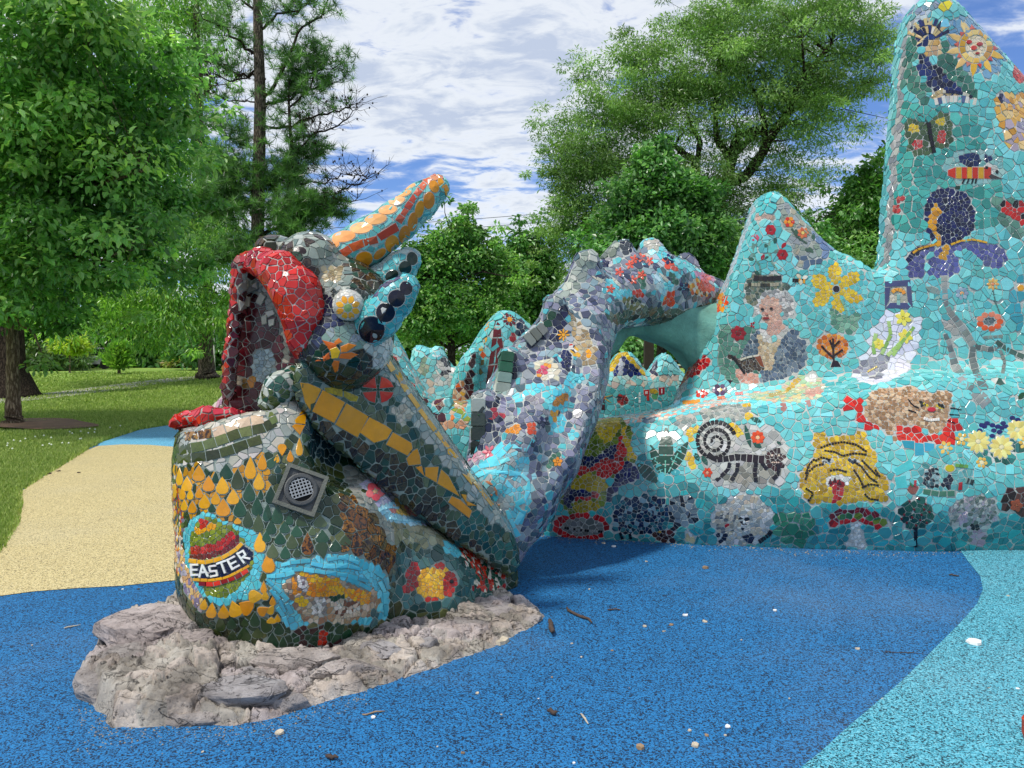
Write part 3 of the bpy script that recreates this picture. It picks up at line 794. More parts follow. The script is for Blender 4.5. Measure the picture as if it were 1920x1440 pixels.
# ================================================================== rock base under the head
rock = empty('rock_base', G(560, 1290), 'rough grey and pink rock slab that the dragon head stands on', 'rock base')
def rock_material():
    m, nt, b = mat('rock'); nd, lk = nt.nodes, nt.links
    t = N(nd, 'ShaderNodeTexCoord')
    n = N(nd, 'ShaderNodeTexNoise', i_Scale=3.2, i_Detail=10.0, i_Roughness=0.68); lk.new(t.outputs['Object'], n.inputs['Vector'])
    r = N(nd, 'ShaderNodeValToRGB'); lk.new(n.outputs['Fac'], r.inputs[0])
    r.color_ramp.elements[0].position = .3; r.color_ramp.elements[0].color = hx('#66605e'); r.color_ramp.elements[1].position = .72; r.color_ramp.elements[1].color = hx('#e4deda')
    e_ = r.color_ramp.elements.new(.5); e_.color = hx('#b4aca8')
    n2 = N(nd, 'ShaderNodeTexNoise', i_Scale=26.0, i_Detail=8.0, i_Roughness=0.8); lk.new(t.outputs['Object'], n2.inputs['Vector'])
    r2 = N(nd, 'ShaderNodeMapRange'); lk.new(n2.outputs['Fac'], r2.inputs['Value']); r2.inputs['From Min'].default_value = .36; r2.inputs['From Max'].default_value = .46; r2.inputs['To Min'].default_value = .22; r2.inputs['To Max'].default_value = 1
    at = N(nd, 'ShaderNodeAttribute', attribute_name='col')
    m1 = N(nd, 'ShaderNodeMix', data_type='RGBA', blend_type='MULTIPLY'); m1.inputs[0].default_value = 1; lk.new(r.outputs[0], m1.inputs[6]); lk.new(at.outputs['Color'], m1.inputs[7])
    v = N(nd, 'ShaderNodeVectorMath', operation='SCALE'); lk.new(m1.outputs[2], v.inputs[0]); n5 = N(nd, 'ShaderNodeTexNoise', i_Scale=2.6, i_Detail=4.0, i_Roughness=0.6, i_Distortion=0.8); mp5 = N(nd, 'ShaderNodeMapping'); mp5.inputs['Scale'].default_value = (1, 1.8, 3); mp5.inputs['Rotation'].default_value = (0, 0, .3); lk.new(t.outputs['Object'], mp5.inputs[0]); lk.new(mp5.outputs[0], n5.inputs['Vector'])
    s5 = N(nd, 'ShaderNodeMath', operation='SUBTRACT'); lk.new(n5.outputs['Fac'], s5.inputs[0]); s5.inputs[1].default_value = .5; a5 = N(nd, 'ShaderNodeMath', operation='ABSOLUTE'); lk.new(s5.outputs[0], a5.inputs[0])
    r5 = N(nd, 'ShaderNodeMapRange', interpolation_type='SMOOTHSTEP'); lk.new(a5.outputs[0], r5.inputs['Value']); r5.inputs['From Min'].default_value = .0; r5.inputs['From Max'].default_value = .011; r5.inputs['To Min'].default_value = .38; r5.inputs['To Max'].default_value = 1
    m5 = N(nd, 'ShaderNodeMath', operation='MULTIPLY'); lk.new(r5.outputs[0], m5.inputs[0]); lk.new(r2.outputs[0], m5.inputs[1]); lk.new(m5.outputs[0], v.inputs['Scale'])
    lk.new(v.outputs[0], b.inputs['Base Color']); b.inputs['Roughness'].default_value = .88
    bp = N(nd, 'ShaderNodeBump', i_Strength=1.0, i_Distance=.03); h5 = N(nd, 'ShaderNodeMath', operation='MULTIPLY_ADD'); lk.new(r5.outputs[0], h5.inputs[0]); h5.inputs[1].default_value = .8; lk.new(n2.outputs['Fac'], h5.inputs[2]); lk.new(h5.outputs[0], bp.inputs['Height']); lk.new(bp.outputs[0], b.inputs['Normal'])
    return m
M['rock'] = rock_material()
rk = [(143,1290),(148,1262),(175,1215),(215,1180),(300,1160),(345,1120),(420,1090),(700,1080),(900,1085),(965,1118),(1000,1135),(1030,1158),(1000,1178),(950,1205),(870,1238),(800,1262),(700,1295),(600,1325),(520,1350),(430,1368),(340,1362),(260,1368),(212,1366),(196,1340),(170,1318)]
rw = np.array([tuple(G(a, b))[:2] for a, b in rk])
lo_, hi_ = rw.min(0)-.06, rw.max(0)+.06; st = .0085
gx = np.arange(lo_[0], hi_[0], st); gy = np.arange(lo_[1], hi_[1], st); GX, GY = np.meshgrid(gx, gy, indexing='ij')
pts2 = np.stack([GX.ravel(), GY.ravel()], 1); sdr = sdpoly(pts2, rw).reshape(GX.shape)
p3 = np.stack([GX, GY, GX*0], -1)
sdr = sdr + .035*fbm(p3*7, 3)*2
def ledge(p, sc_, seed):
    """cellular plates: height per cell and distance to the crack"""
    q = p[..., :2]*sc_ + .55*np.stack([fbm(p*3+seed, 3), fbm(p*3+seed+9, 3)], -1)
    i = np.floor(q).astype(int); b1 = np.full(q.shape[:2], 9.); b2 = b1.copy(); hgt = b1*0
    for ox in (-1, 0, 1):
        for oy in (-1, 0, 1):
            c = i + np.array([ox, oy]); r0 = _perm[c[..., 0] & 63, c[..., 1] & 63, int(seed) & 63]; r1 = _perm[c[..., 0] & 63, c[..., 1] & 63, (int(seed)+1) & 63]; r2 = _perm[c[..., 0] & 63, c[..., 1] & 63, (int(seed)+2) & 63]
            d = np.hypot(q[..., 0]-c[..., 0]-r0, q[..., 1]-c[..., 1]-r1)
            m1 = d < b1; b2 = np.where(m1, b1, np.minimum(b2, d)); hgt = np.where(m1, r2, hgt); b1 = np.where(m1, d, b1)
    return hgt, b2-b1
h1, c1 = ledge(p3, 3.4, 3); h2, c2 = ledge(p3*np.array([1., 1.6, 1]), 8.0, 11)
edge = ss(0.0, 0.05, -sdr)
left = ss(-.9, -1.9, GX)        # the slab is thicker to the left
gA = np.stack([_perm[(h1*977).astype(int) & 63, 3, 5]-.5, _perm[(h1*977).astype(int) & 63, 9, 7]-.5], -1)
gB = np.stack([_perm[(h2*977).astype(int) & 63, 13, 5]-.5, _perm[(h2*977).astype(int) & 63, 19, 7]-.5], -1)
tilt = (np.mod(GX*3.0, 1)-.5)*gA[..., 0]*.0 
H = edge*(0.034 + 0.06*left + (0.035 + .045*left)*ss(0, .45, -sdr) + 0.07*(h1-.35)*(.4+.8*left) + .035*(h2-.5))
H += edge*(.045*fbm(p3*3.1, 4) + .045*fbm(p3*12, 4) + .035*fbm(p3*34, 3))*(.75+.5*left)
ly = .022 + .012*fbm(p3*1.7, 2); q_ = (H + .6*GY*.05)/ly; H = np.where(edge > .9, H + ly*.5*(ss(.3, .55, q_-np.floor(q_)) - (q_-np.floor(q_))), H)
H -= edge*(.05*np.exp(-(c1/.05)**2)*ss(-.3, .1, fbm(p3*2.3+7, 2)*3) + .02*np.exp(-(c2/.05)**2))
rid = 1 - np.abs(fbm(p3*np.array([4., 9., 1])+4, 4))*6
H -= edge*.045*ss(.82, 1.0, rid)
H = np.maximum(H, .012*edge)
H = np.maximum(H, -.03); H[sdr > .0] = -.03
nxg, nyg = GX.shape; V = np.stack([GX.ravel(), GY.ravel(), H.ravel()], 1)
idx = np.arange(nxg*nyg).reshape(nxg, nyg); Q = np.stack([idx[:-1, :-1], idx[1:, :-1], idx[1:, 1:], idx[:-1, 1:]], -1).reshape(-1, 4)
kp = (V[Q][:, :, 2].max(1) > -.029); Q = Q[kp]
me = mesh_np('cement_slab', V, Q, True)
tint = np.ones((len(Q), 3)); hh = h1.ravel()[Q[:, 0]]; h3 = h2.ravel()[Q[:, 0]]; tint *= (0.72 + .3*hh + .25*h3)[:, None]; tint[:, 2] *= (1.0 - .10*(hh > .5)); tint[:, 0] *= (1.0 + .06*(h3 > .6)); tint *= (1 - .7*np.exp(-(c1.ravel()[Q[:, 0]]/.035)**2))[:, None]; 
vcol(me, tint, 4); link('cement_slab', me, rock, M['rock'])
def stone(px, py, z, rx, ry, rz, rot, col, seed, name='stone', label=None, flat=.6):
    z -= .018; rz *= 1.05; rx *= .93; col = tuple(.45 + .55*q for q in col[:3]) + (1,)
    c = G(px, py, z); n = 44; V = []; 
    ph_, th_ = np.meshgrid(np.linspace(0, 2*math.pi, n, endpoint=False), np.linspace(0, math.pi, 25)[1:-1])
    d = np.stack([np.cos(ph_)*np.sin(th_), np.sin(ph_)*np.sin(th_), np.cos(th_)], -1).reshape(-1, 3)
    d = np.concatenate([d, [[0, 0, 1], [0, 0, -1]]])
    r = 1 + .34*fbm(d*1.3 + seed*3.7, 3)*2
    # chop with random planes for flat facets
    rs = np.random.default_rng(seed)
    for _ in range(16):
        nn = rs.normal(0, 1, 3); nn /= np.linalg.norm(nn); s_ = d @ nn; lim = rs.uniform(.6, .92); r = np.where(s_*r > lim, lim/np.maximum(s_, 1e-3), r)
    r = r*(1 + .12*fbm(d*5+seed, 3))
    p = d*r[:, None]; p[:, 2] = np.minimum(p[:, 2], flat + .12*p[:, 0] + .1*fbm(p*2.2 + seed, 3) - .06*(fbm(p*4+seed*2, 2) > .06))
    p = p*np.array([rx, ry, rz]); a = math.radians(rot); p = np.stack([p[:, 0]*math.cos(a)-p[:, 1]*math.sin(a), p[:, 0]*math.sin(a)+p[:, 1]*math.cos(a), p[:, 2]], 1) + np.array(c)
    m = 23; F = []
    for j in range(m-1):
        for i in range(n): F.append((j*n+i, (j+1)*n+i, (j+1)*n+(i+1) % n, j*n+(i+1) % n))
    o = len(p)
    me = bpy.data.meshes.new(name); me.from_pydata([tuple(q) for q in p], [], F + [(i, (i+1) % n, o-2) for i in range(n)] + [((m-1)*n+(i+1) % n, (m-1)*n+i, o-1) for i in range(n)]); me.update()
    ca = me.color_attributes.new('col', 'FLOAT_COLOR', 'CORNER'); ca.data.foreach_set('color', np.tile(np.array(col, np.float32), (len(me.loops), 1)).ravel())
    me.polygons.foreach_set('use_smooth', [False]*len(me.polygons))
    o = link(name, me, rock, M['rock'])
    if label: o['label'] = label
stone(268,1175,.16,.30,.30,.12,20,(1.12,1.0,.98,1),1,label='large flat pink stone')
stone(345,1222,.12,.24,.22,.10,-10,(1.06,.96,.93,1),2,label='flat brownish stone beside the large pink one')
stone(225,1250,.09,.17,.18,.13,10,(.98,.97,.92,1),3); stone(195,1290,.06,.15,.17,.12,60,(.95,.94,.9,1),4)
stone(445,1305,.07,.27,.15,.09,12,(.72,.76,.82,1),5,label='blue grey stone on the front edge')
stone(300,1310,.07,.14,.10,.08,30,(1.25,1.27,1.3,1),6,label='white quartz stone'); stone(255,1335,.03,.16,.10,.09,0,(1.0,.97,.92,1),7)
stone(715,1222,.07,.13,.10,.07,-20,(.75,.79,.86,1),8,label='blue grey stone in the middle'); stone(800,1215,.05,.08,.06,.07,30,(.62,.66,.72,1),9)
stone(925,1146,.04,.22,.12,.06,-8,(.88,.87,.9,1),10,label='flat grey stone at the right tip'); stone(985,1162,.03,.12,.08,.05,0,(1.1,1.05,.98,1),11)
stone(560,1240,.08,.25,.14,.09,5,(1.0,.93,.85,1),12); stone(650,1262,.06,.2,.1,.09,14,(1.02,.95,.88,1),13); stone(380,1345,.03,.2,.08,.07,5,(.95,.92,.86,1),14); stone(535,1320,.04,.14,.08,.07,12,(.85,.86,.88,1),15)
# ================================================================== dragon head
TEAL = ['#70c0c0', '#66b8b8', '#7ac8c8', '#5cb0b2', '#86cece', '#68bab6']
TEAL_SHADE = ['#48989a', '#3e8c90', '#58a8a8', '#348286']
head = empty('dragon_head_sculpture', P(600, 1180, 4.5), 'mosaic dragon head with open red lipped mouth and orange spotted horn on a rock base', 'sculpture')
BR = [hx(c, a) for c, a in (('#8a5a1c', 0.0), ('#7a4c18', 0.0), ('#6a5424', 0.1), ('#9a6a24', 0.1))]
OL = [hx(c, a) for c, a in (('#3c4822', 0.6), ('#2a4028', 1), ('#525c30', 0.7), ('#1f3f2c', 1), ('#6a7048', 0.8))]
GR = ['#1c4a34', '#173f2c', '#27553c', '#35523c', '#2c4a3c']
hp = []
# ---- lower jaw and chest
v = vol(290, 730, 1010, 1260, 3.4, 5.7, 0.018)
v.tube([(580, 1240, 4.5, 140), (568, 1160, 4.48, 158), (546, 1050, 4.47, 192), (500, 905, 4.45, 158), (474, 840, 4.42, 130)], 0, 0.12)
v.tube([(545, 900, 4.62, 92), (575, 840, 4.85, 66), (590, 785, 4.95, 58)], 0.12)
v.tube([(640, 1000, 4.6, 105), (760, 1062, 4.85, 82), (890, 1112, 5.15, 52)], 0.1, 0.08)
v.tube([(650, 1110, 4.62, 110), (790, 1120, 4.85, 100), (900, 1140, 5.15, 42)], 0.08, 0.08)
v.cut(v.Z - (1.19 + 0.10*ss(-1.8, -1.35, v.X) + 0.45*ss(-1.32, -1.08, v.X)), 0.04)
v.tube([(620, 880, 4.95, 60), (760, 990, 5.05, 55), (930, 1085, 5.3, 40)], 0.06)
cv_ = P(668, 842, 4.3); v.cut(.25 - np.sqrt((v.X-cv_.x)**2 + ((v.Y-cv_.y)/1.6)**2 + (v.Z-cv_.z)**2), .06)
v.rough(0.014, 3.2)
SZ = 0.9
pt = Paint(OL + [hx('#2c4a36')], 19)
pt.view(300, 660, .21875)
pt.reg([(200,640),(720,540),(880,480),(1150,400),(1260,470),(1130,720),(1000,860),(800,1000),(560,1000),(330,1090),(120,1080),(150,960),(180,800)], ['#b9b4a6','#c6c1b6','#9fa39c','#aeb0ab','#c9c2ba'], 17)
pt.reg([(1230,460),(1330,560),(1600,820),(1560,900),(1480,990),(1380,960),(1300,900),(1180,760),(1240,640)], ['#16363c','#1d4048','#12302f','#24464a'], 20)
pt.strip([(215,730),(330,715),(450,700)], 78, 100, [hx('#9a7430', .1), hx('#8a6228', .1)], .06)
pt.strip([(455,700),(600,650),(740,600),(890,580)], 80, 110, [hx('#c9b49a', .9), '#c6b8a6', '#b8b2a8'], .06)
pt.strip([(165,840),(350,815),(560,745),(700,690),(850,670),(990,600)], 84, 115, [hx(c, .8) for c in ('#465024', '#59642f', '#6b7648', '#39441f')], .06)
pt.strip([(150,915),(320,905),(460,885),(600,845),(760,785),(870,750)], 80, 118, [hx(c, .8) for c in ('#3f4a22', '#4a5428', '#2f3a1c')], .06)
pt.strip([(930,500),(985,620)], 60, 62, [hx('#6d7a4a', .9)], .06)
pt.reg([(120,1000),(330,960),(480,1060),(700,980),(760,880),(930,880),(930,1200),(720,1300),(640,1440),(120,1440)], ['#d39a18','#c88f16','#2c3a1c','#1f3f2a','#b88418'], 13)
YL = ['#dba21a', '#d69616', '#e0aa24', '#cf8f18']
def drops(lst, cols, rot=0):
    for q in lst: pt.drop(q[0], q[1], q[2], q[3], random.choice(cols), q[4] if len(q) > 4 else rot)
drops([(175,1080,62,150),(240,1140,96,125),(340,1050,112,135),(424,1140,110,130),(540,1155,118,150),(200,1215,60,120),(268,1225,60,95),(342,1215,72,90),(388,1290,104,125),(482,1262,86,110),(632,1252,112,130),(547,1345,130,150),(215,1318,62,98),(286,1336,78,105),(138,1200,30,120),(778,1010,104,190),(878,955,86,140),(850,1120,102,150)], YL)
drops([(1045,835,82,100,180),(1000,922,54,70,10),(1115,905,62,100),(1190,830,62,150)], YL)
pt.t([(1245,470),(1250,520),(1185,545),(1215,500)], '#d89a18').t([(1180,555),(1248,530),(1240,625),(1160,615),(1150,590)], '#d89c1c').t([(1155,622),(1238,632),(1195,715),(1125,640)], '#d08c14')
drops([(572,1035,120,130),(668,1105,112,170),(482,1085,60,100),(452,1342,70,80),(768,1215,112,160),(690,1352,118,150),(835,1335,104,160),(950,1240,100,150),(865,1230,50,90),(925,1380,70,140),(1012,1400,90,150),(1058,1325,70,90)], ['#123f2a', '#174530', '#3d4a2c', '#245038'])
drops([(960,950,80,130,40),(1215,990,130,60),(1120,1010,130,70,60),(1240,740,80,80,200),(1010,1010,60,70)], ['#2f5a44', '#3c5a40', '#24504a'])
pt.view(300, 930, .25)
# left side strip of scraps
pt.reg([(60,-140),(150,-160),(180,120),(170,560),(330,800),(200,720),(100,500)], ['#d19a1c','#b83a24','#1f3f5a','#d9cdb8','#5a6a3a','#7a6a8a','#e0b030'], 9)
pt.reg([(100,420),(180,400),(260,640),(330,820),(300,860),(200,740)], ['#8a7f9a','#c9a070','#b0a8b0','#d9b878'], 10)
drops([(600,100,96,130),(662,182,82,130),(740,212,86,140),(800,140,60,120),(880,150,92,140),(836,242,82,112),(936,242,84,92),(972,180,60,90),(1024,272,92,92),(800,312,72,84),(902,326,92,94),(990,352,92,112),(846,422,96,112),(940,432,84,100),(1026,432,62,72),(1212,400,104,124,170),(1312,382,94,92),(1214,312,108,100),(1386,340,92,80),(926,90,80,90),(1060,200,80,90,120),(1142,270,60,70),(1200,200,110,90)], ['#24503a', '#2f5a44', '#3d5236', '#4c5c3c', '#5c6a4a'])
drops([(752,360,92,150),(816,512,104,150),(585,190,60,50)], YL)
pt.reg([(1350,10),(1540,10),(1700,190),(1790,400),(1760,590),(1620,560),(1500,460),(1360,460),(1330,420),(1400,260),(1340,120)], BR, 25)
pt.drop(1105, 372, 96, 165, hx('#8a5a20', .0))
# egg with lettering
pt.reg([(290,135),(380,130),(560,225),(700,245),(765,400),(775,560),(745,680),(640,765),(540,810),(430,805),(330,765),(250,640),(190,500),(175,300),(220,190)], ['#5fc3cc','#6bcad2','#55b6c2'], 12)
pt.reg([(300,180),(350,160),(430,195),(540,240),(620,330),(692,430),(690,540),(620,660),(520,745),(430,765),(350,730),(270,620),(232,520),(225,400),(240,280)], ['#7d8a24','#6b7a20','#8a962c'], 10)
pt.reg([(262,240),(330,200),(410,205),(425,245),(340,275),(270,280)], ['#dca01c'], 8)
pt.reg([(288,185),(350,165),(392,195),(350,240),(300,245)], ['#b8201c','#cf3020'], 10)
pt.reg([(228,370),(330,375),(430,350),(540,262),(590,300),(480,400),(340,440),(228,440)], ['#b01a1c','#a0181c','#c02420'], 9)
pt.reg([(228,440),(340,440),(480,400),(590,300),(612,345),(500,430),(360,470),(228,472)], ['#6a1a24','#7a2030'], 8)
pt.strip([(222,482),(330,500),(450,474),(560,414),(620,355)], 30, 60, ['#dba41e'], .05)
pt.reg([(232,505),(330,515),(460,490),(640,378),(692,435),(685,520),(600,560),(500,600),(380,622),(275,615)], ['#131a4a','#10163c'], 7)
pt.strip([(255,625),(380,632),(500,612),(600,562),(672,522)], 20, 55, ['#d9a21c'], .05)
pt.strip([(295,655),(400,662),(480,642),(570,612),(664,556)], 30, 58, ['#a8181c', '#d83a22', '#8a141a'], .1)
def letter(ch, cx, cy, w, h, rot):
    S = {'E': [((-.5,.5),(-.5,-.5)),((-.5,-.45),(.5,-.45)),((-.5,0),(.35,0)),((-.5,.45),(.5,.45))],
         'A': [((-.5,.5),(0,-.5)),((0,-.5),(.5,.5)),((-.3,.12),(.3,.12))],
         'S': [((.45,-.42),(-.3,-.45)),((-.4,-.42),(-.4,-.05)),((-.4,0),(.4,.05)),((.4,.05),(.4,.42)),((.4,.45),(-.45,.45))],
         'T': [((-.5,-.45),(.5,-.45)),((0,-.45),(0,.5))],
         'R': [((-.4,.5),(-.4,-.5)),((-.4,-.45),(.35,-.4)),((.4,-.42),(.35,.0)),((.35,.02),(-.4,.05)),((-.1,.05),(.5,.5))]}[ch]
    r = math.radians(rot); f = lambda p: (cx + p[0]*w*math.cos(r) - p[1]*h*math.sin(r), cy + p[0]*w*math.sin(r) + p[1]*h*math.cos(r))
    for a, b in S:
        a, b = f(a), f(b); L = math.hypot(b[0]-a[0], b[1]-a[1]); nx, ny = -(b[1]-a[1])/L*7.5, (b[0]-a[0])/L*7.5
        ex, ey = (b[0]-a[0])/L*5, (b[1]-a[1])/L*5
        pt.t([(a[0]+nx-ex, a[1]+ny-ey), (b[0]+nx+ex, b[1]+ny+ey), (b[0]-nx+ex, b[1]-ny+ey), (a[0]-nx-ex, a[1]-ny-ey)], '#dfe0dc', 1.15)
for a in (('E',268,552,48,84,-2), ('A',330,560,62,84,-6), ('S',405,560,58,84,-12), ('T',478,533,68,88,-20), ('E',555,500,56,84,-28), ('R',628,452,58,86,-36)): letter(*a)
# yellow rim under the egg
drops([(335,815,62,84,10),(392,862,84,112,5),(482,872,92,100,0),(568,852,116,120,-20),(652,832,128,110,-60),(716,752,104,112,90),(780,690,50,90),(790,748,60,72),(772,858,82,84,60),(832,852,60,80,30),(836,932,80,50),(882,918,50,60),(846,790,50,70)], YL)
# wading scene framed in pale blue
pt.reg([(790,590),(890,490),(1120,455),(1380,440),(1500,490),(1640,540),(1725,640),(1710,900),(1600,960),(1200,940),(980,1000),(960,990),(870,820)], ['#63c4d2','#57b4c4','#73cedb'], 13)
for path in ([(905,520),(1000,495),(1130,485)], [(1250,480),(1330,462),(1420,470),(1490,505)], [(1130,505),(1250,530),(1400,520),(1500,545)], [(915,560),(1050,545),(1200,570),(1400,590),(1560,640)], [(800,600),(900,600),(1010,570)], [(1400,620),(1480,650),(1580,700)], [(800,620),(880,690),(960,780)], [(830,700),(900,780),(940,870)], [(880,830),(930,900),(960,980)], [(950,800),(990,880)], [(1600,560),(1680,620),(1710,700)], [(1640,640),(1680,720),(1690,900)]):
    pt.strip(path, 30, 85, ['#5fc0d2', '#6accda', '#52b0c2'], .05, .25)
pt.reg([(915,690),(960,620),(1040,570),(1300,600),(1500,700),(1600,690),(1660,800),(1600,900),(1400,950),(1200,945),(1080,955),(1000,800)], ['#b8a68e','#a4896a','#c6b6a2','#9a7a64'], 11)
pt.reg([(1040,570),(1330,620),(1380,690),(1590,720),(1570,800),(1500,815),(1420,760),(1110,745),(1120,660),(1030,610)], ['#e0a01c','#dcb020','#e08a1c','#d99618'], 8)
pt.reg([(985,620),(1015,615),(1030,700),(1055,720),(1010,740),(990,690)], ['#e0951c'], 8).reg([(1020,760),(1060,750),(1105,790),(1080,830),(1030,825)], ['#e0b81e'], 8)
pt.reg([(1035,600),(1105,620),(1100,710),(1050,700)], ['#c9c3c0','#8a7a80','#d8d4d0'], 5)
pt.ell(1195, 830, 58, 76, ['#d5d2ca','#c2beb4','#8f8a84'], 8).reg([(1260,750),(1380,740),(1390,760),(1300,800)], ['#1f4a2c'], 9)
pt.reg([(1310,790),(1500,790),(1490,900),(1320,920)], ['#d5cfc2','#8a5f48','#c2b4a0','#6f4a3c'], 8).reg([(1580,840),(1660,850),(1640,960),(1570,980)], ['#4f7274'], 22)
pt.reg([(990,990),(1050,980),(1200,960),(1400,980),(1440,1040),(1220,1180),(1000,1200)], ['#1a4630','#3a1c20','#205036','#1a4630','#4a2428'], 15)
pt.reg([(1195,1015),(1250,1020),(1240,1110),(1185,1110)], ['#c8381c','#a82818'], 8).reg([(990,1080),(1050,1090),(1000,1180)], ['#b08a84'], 14)
drops([(460,960,80,120),(540,960,80,90),(640,950,60,60),(715,930,80,110),(795,970,90,120,-30),(895,1000,80,90),(550,1060,80,100),(635,1040,110,110),(735,1030,90,80),(845,1090,100,120),(925,1100,60,90),(660,1140,110,70),(760,1140,110,80)], ['#1d4a32', '#2c5238', '#4a5c34', '#35502c'])
# fish picture on the right flank
pt.view(560, 800, .2604)
pt.reg([(655,1080),(700,930),(800,880),(1020,860),(1180,960),(1300,1000),(1480,1050),(1490,1230),(1300,1310),(800,1330),(640,1250)], ['#47706e','#3a6462','#537c78','#28504c'], 19)
pt.reg([(985,745),(1190,820),(1215,935),(1100,930),(1020,890)], ['#5ec0cc','#6cc8d2'], 14)
pt.reg([(1160,880),(1250,870),(1480,1060),(1480,1190),(1240,1190),(1290,1060),(1190,980)], ['#c23a26','#cf4a2c','#1d4a34','#2a5a44','#d9d2c0','#a82c20'], 9)
pt.ell(985, 1125, 150, 112, ['#d6a61e','#c9921a','#dcb42c'], 9)
pt.reg([(1050,1035),(1110,1060),(1140,1120),(1100,1210),(1040,1235),(1045,1130)], ['#b8281e','#c8341e','#9a201c'], 8)
pt.reg([(820,960),(890,1050),(850,1085),(865,1150),(750,1200),(762,1110)], ['#a01e22','#b02426','#8a1a20'], 10)
pt.reg([(965,1010),(1040,985),(1062,1030),(1000,1025)], ['#b8281e'], 10).reg([(905,1235),(940,1205),(1000,1240),(930,1268)], ['#c8341e'], 10)
pt.et(1098, 1115, 14, 14, '#0c0a0c')
pt.reg([(640,660),(680,640),(1000,690),(1150,820),(1010,850),(900,860),(700,830),(640,760)], ['#a5a48c','#8e8d72','#9a9a84','#7c8064'], 17)
pt.reg([(350,280),(420,330),(520,350),(420,420),(560,560),(650,640),(700,830),(640,800),(560,640),(440,560),(330,340)], ['#a0a098','#8c9088','#7b8078'], 13)
pt.reg([(430,400),(560,350),(650,380),(780,480),(900,600),(1020,710),(820,700),(650,670),(560,570)], ['#a9a9c0','#c4c2cc','#b4b0c4'], 12)
pt.reg([(560,590),(700,520),(830,510),(990,690),(820,705),(660,680)], ['#9fd0dc','#b8dbe2','#8fc4d6'], 11)
pt.reg([(640,600),(740,560),(860,570),(900,620),(840,640),(700,620)], ['#d89088','#e0a090'], 10).reg([(700,520),(740,560),(800,640),(700,620)], ['#e0c070'], 8)
pt.petals(548, 470, 14, 72, 5, 62, ['#d8606a', '#e07a80'], '#e0b890', rot=-60)
pt.strip([(575,610),(640,580),(720,590)], 14, 50, ['#a8dce8']).strip([(650,660),(760,680),(880,680)], 16, 50, ['#a8dce8'])
hp.append(Part('lower_jaw', *v.mesh(), pt, M['grout_green']))

# ---- neck beam
v = vol(540, 620, 1010, 1110, 4.0, 5.7, 0.016)
fY = lambda px: 4.42 + (px-600)/360*0.86
v.slab([(562,690),(600,655),(650,640),(718,648),(745,690),(800,768),(868,866),(925,945),(962,1000),(974,1050),(955,1072),(900,1035),(830,985),(745,925),(675,862),(600,800),(566,745)], fY, 0.34, 0.05, 0)
v.rough(0.008, 4)
pb = Paint([hx('#4a5c44', .8), hx('#5d6a4c', .8), hx('#39584c'), hx('#6a745c', .8), hx('#2c5350')], 18)
pb.view(600, 660, .25)
pb.reg([(-160,300),(0,500),(300,640),(520,740),(700,900),(960,1140),(1180,1320),(1440,1640),(1200,1500),(500,1050),(-60,500)], [hx('#4a3820', .0), hx('#3a2c1c', .2), hx('#2a4438'), hx('#4f4428', .2)], 19)
pb.reg([(420,0),(560,60),(1300,1120),(1470,1300),(1480,1560),(1400,1540),(1180,1180),(900,800),(640,440),(420,110)], ['#a3aaa2','#8fa09c','#b5b8ac','#7c9490'], 14)
pb.reg([(900,1180),(1180,1200),(1480,1400),(1500,1640),(1250,1500)], ['#205a58','#2a6462','#174a48','#3c6c60','#4a5a40'], 14)
pb.reg([(540,430),(620,560),(700,460),(640,400)], ['#b0aa98','#c0baa8'], 9)
Yq = ['#d5981a', '#d09016', '#da9e20']
for q in ([(-128,140),(-110,125),(40,175),(-50,330),(-95,320)], [(48,180),(185,370),(185,370),(100,545),(-45,340)]):
    pass
pb.view(300, 660, .21875)
for q in ([(1200,262),(1270,270),(1380,318),(1288,502),(1240,430)], [(1392,326),(1580,432),(1488,608),(1300,508)], [(1594,440),(1782,552),(1688,732),(1498,622)], [(1792,560),(1930,630),(1985,670),(1940,745),(1830,778),(1710,690)]):
    pb.t(q, random.choice(Yq))
pb.view(600, 660, .25)
for q in ([(545,602),(682,682),(690,722),(652,776),(492,694)], [(692,742),(726,724),(745,780),(752,840),(660,850),(645,800)], [(712,862),(760,855),(778,930)], [(785,865),(885,860),(870,978),(785,930)], [(906,880),(960,930),(1042,1082),(876,986)], [(985,1080),(1050,1110),(1135,1190),(1115,1245),(958,1125)], [(1055,1065),(1095,1070),(1095,1135)], [(1100,1118),(1172,1152),(1100,1152)]):
    pb.t(q, random.choice(Yq))
for q in ([(30,268),(168,262),(165,338),(40,300)], [(176,290),(285,335),(270,372),(225,368),(176,335)]): pb.t(q, hx('#b8a01c', .7))
CY = ['#e6b45e', '#e8ba68', '#e0ac48']
for path, w in (([(468,10),(505,80),(545,145)], 42), ([(575,160),(605,220),(648,295)], 38), ([(662,318),(735,420)], 34), ([(742,432),(800,510),(860,592)], 30), ([(868,602),(958,722)], 28)):
    pb.strip(path, w, 90, CY, .04, .1)
pb.t([(950,725),(975,725),(1032,790),(1015,800),(955,765)], '#e0b028').strip([(1085,900),(1110,950),(1150,985)], 50, 90, ['#e0b050']).strip([(1150,975),(1215,1060),(1290,1155)], 24, 90, ['#dca61c'], .04)
for k in range(4):
    a0 = k*90 + 12; A = [(432 + 118*math.cos(math.radians(a0+t))*(1 if 1 else 0), 283 + 100*math.sin(math.radians(a0+t))) for t in (0, 22, 44, 66)]
    pb.t([(432 + 16*math.cos(math.radians(a0+33)), 283 + 14*math.sin(math.radians(a0+33)))] + A, random.choice(['#cf3c20', '#c42e1c']))
pb.ell(432, 283, 122, 104, ['#1f4a34', '#174030'], 12)
hp.append(Part('neck_beam', *v.mesh(), pb, M['grout_green']))

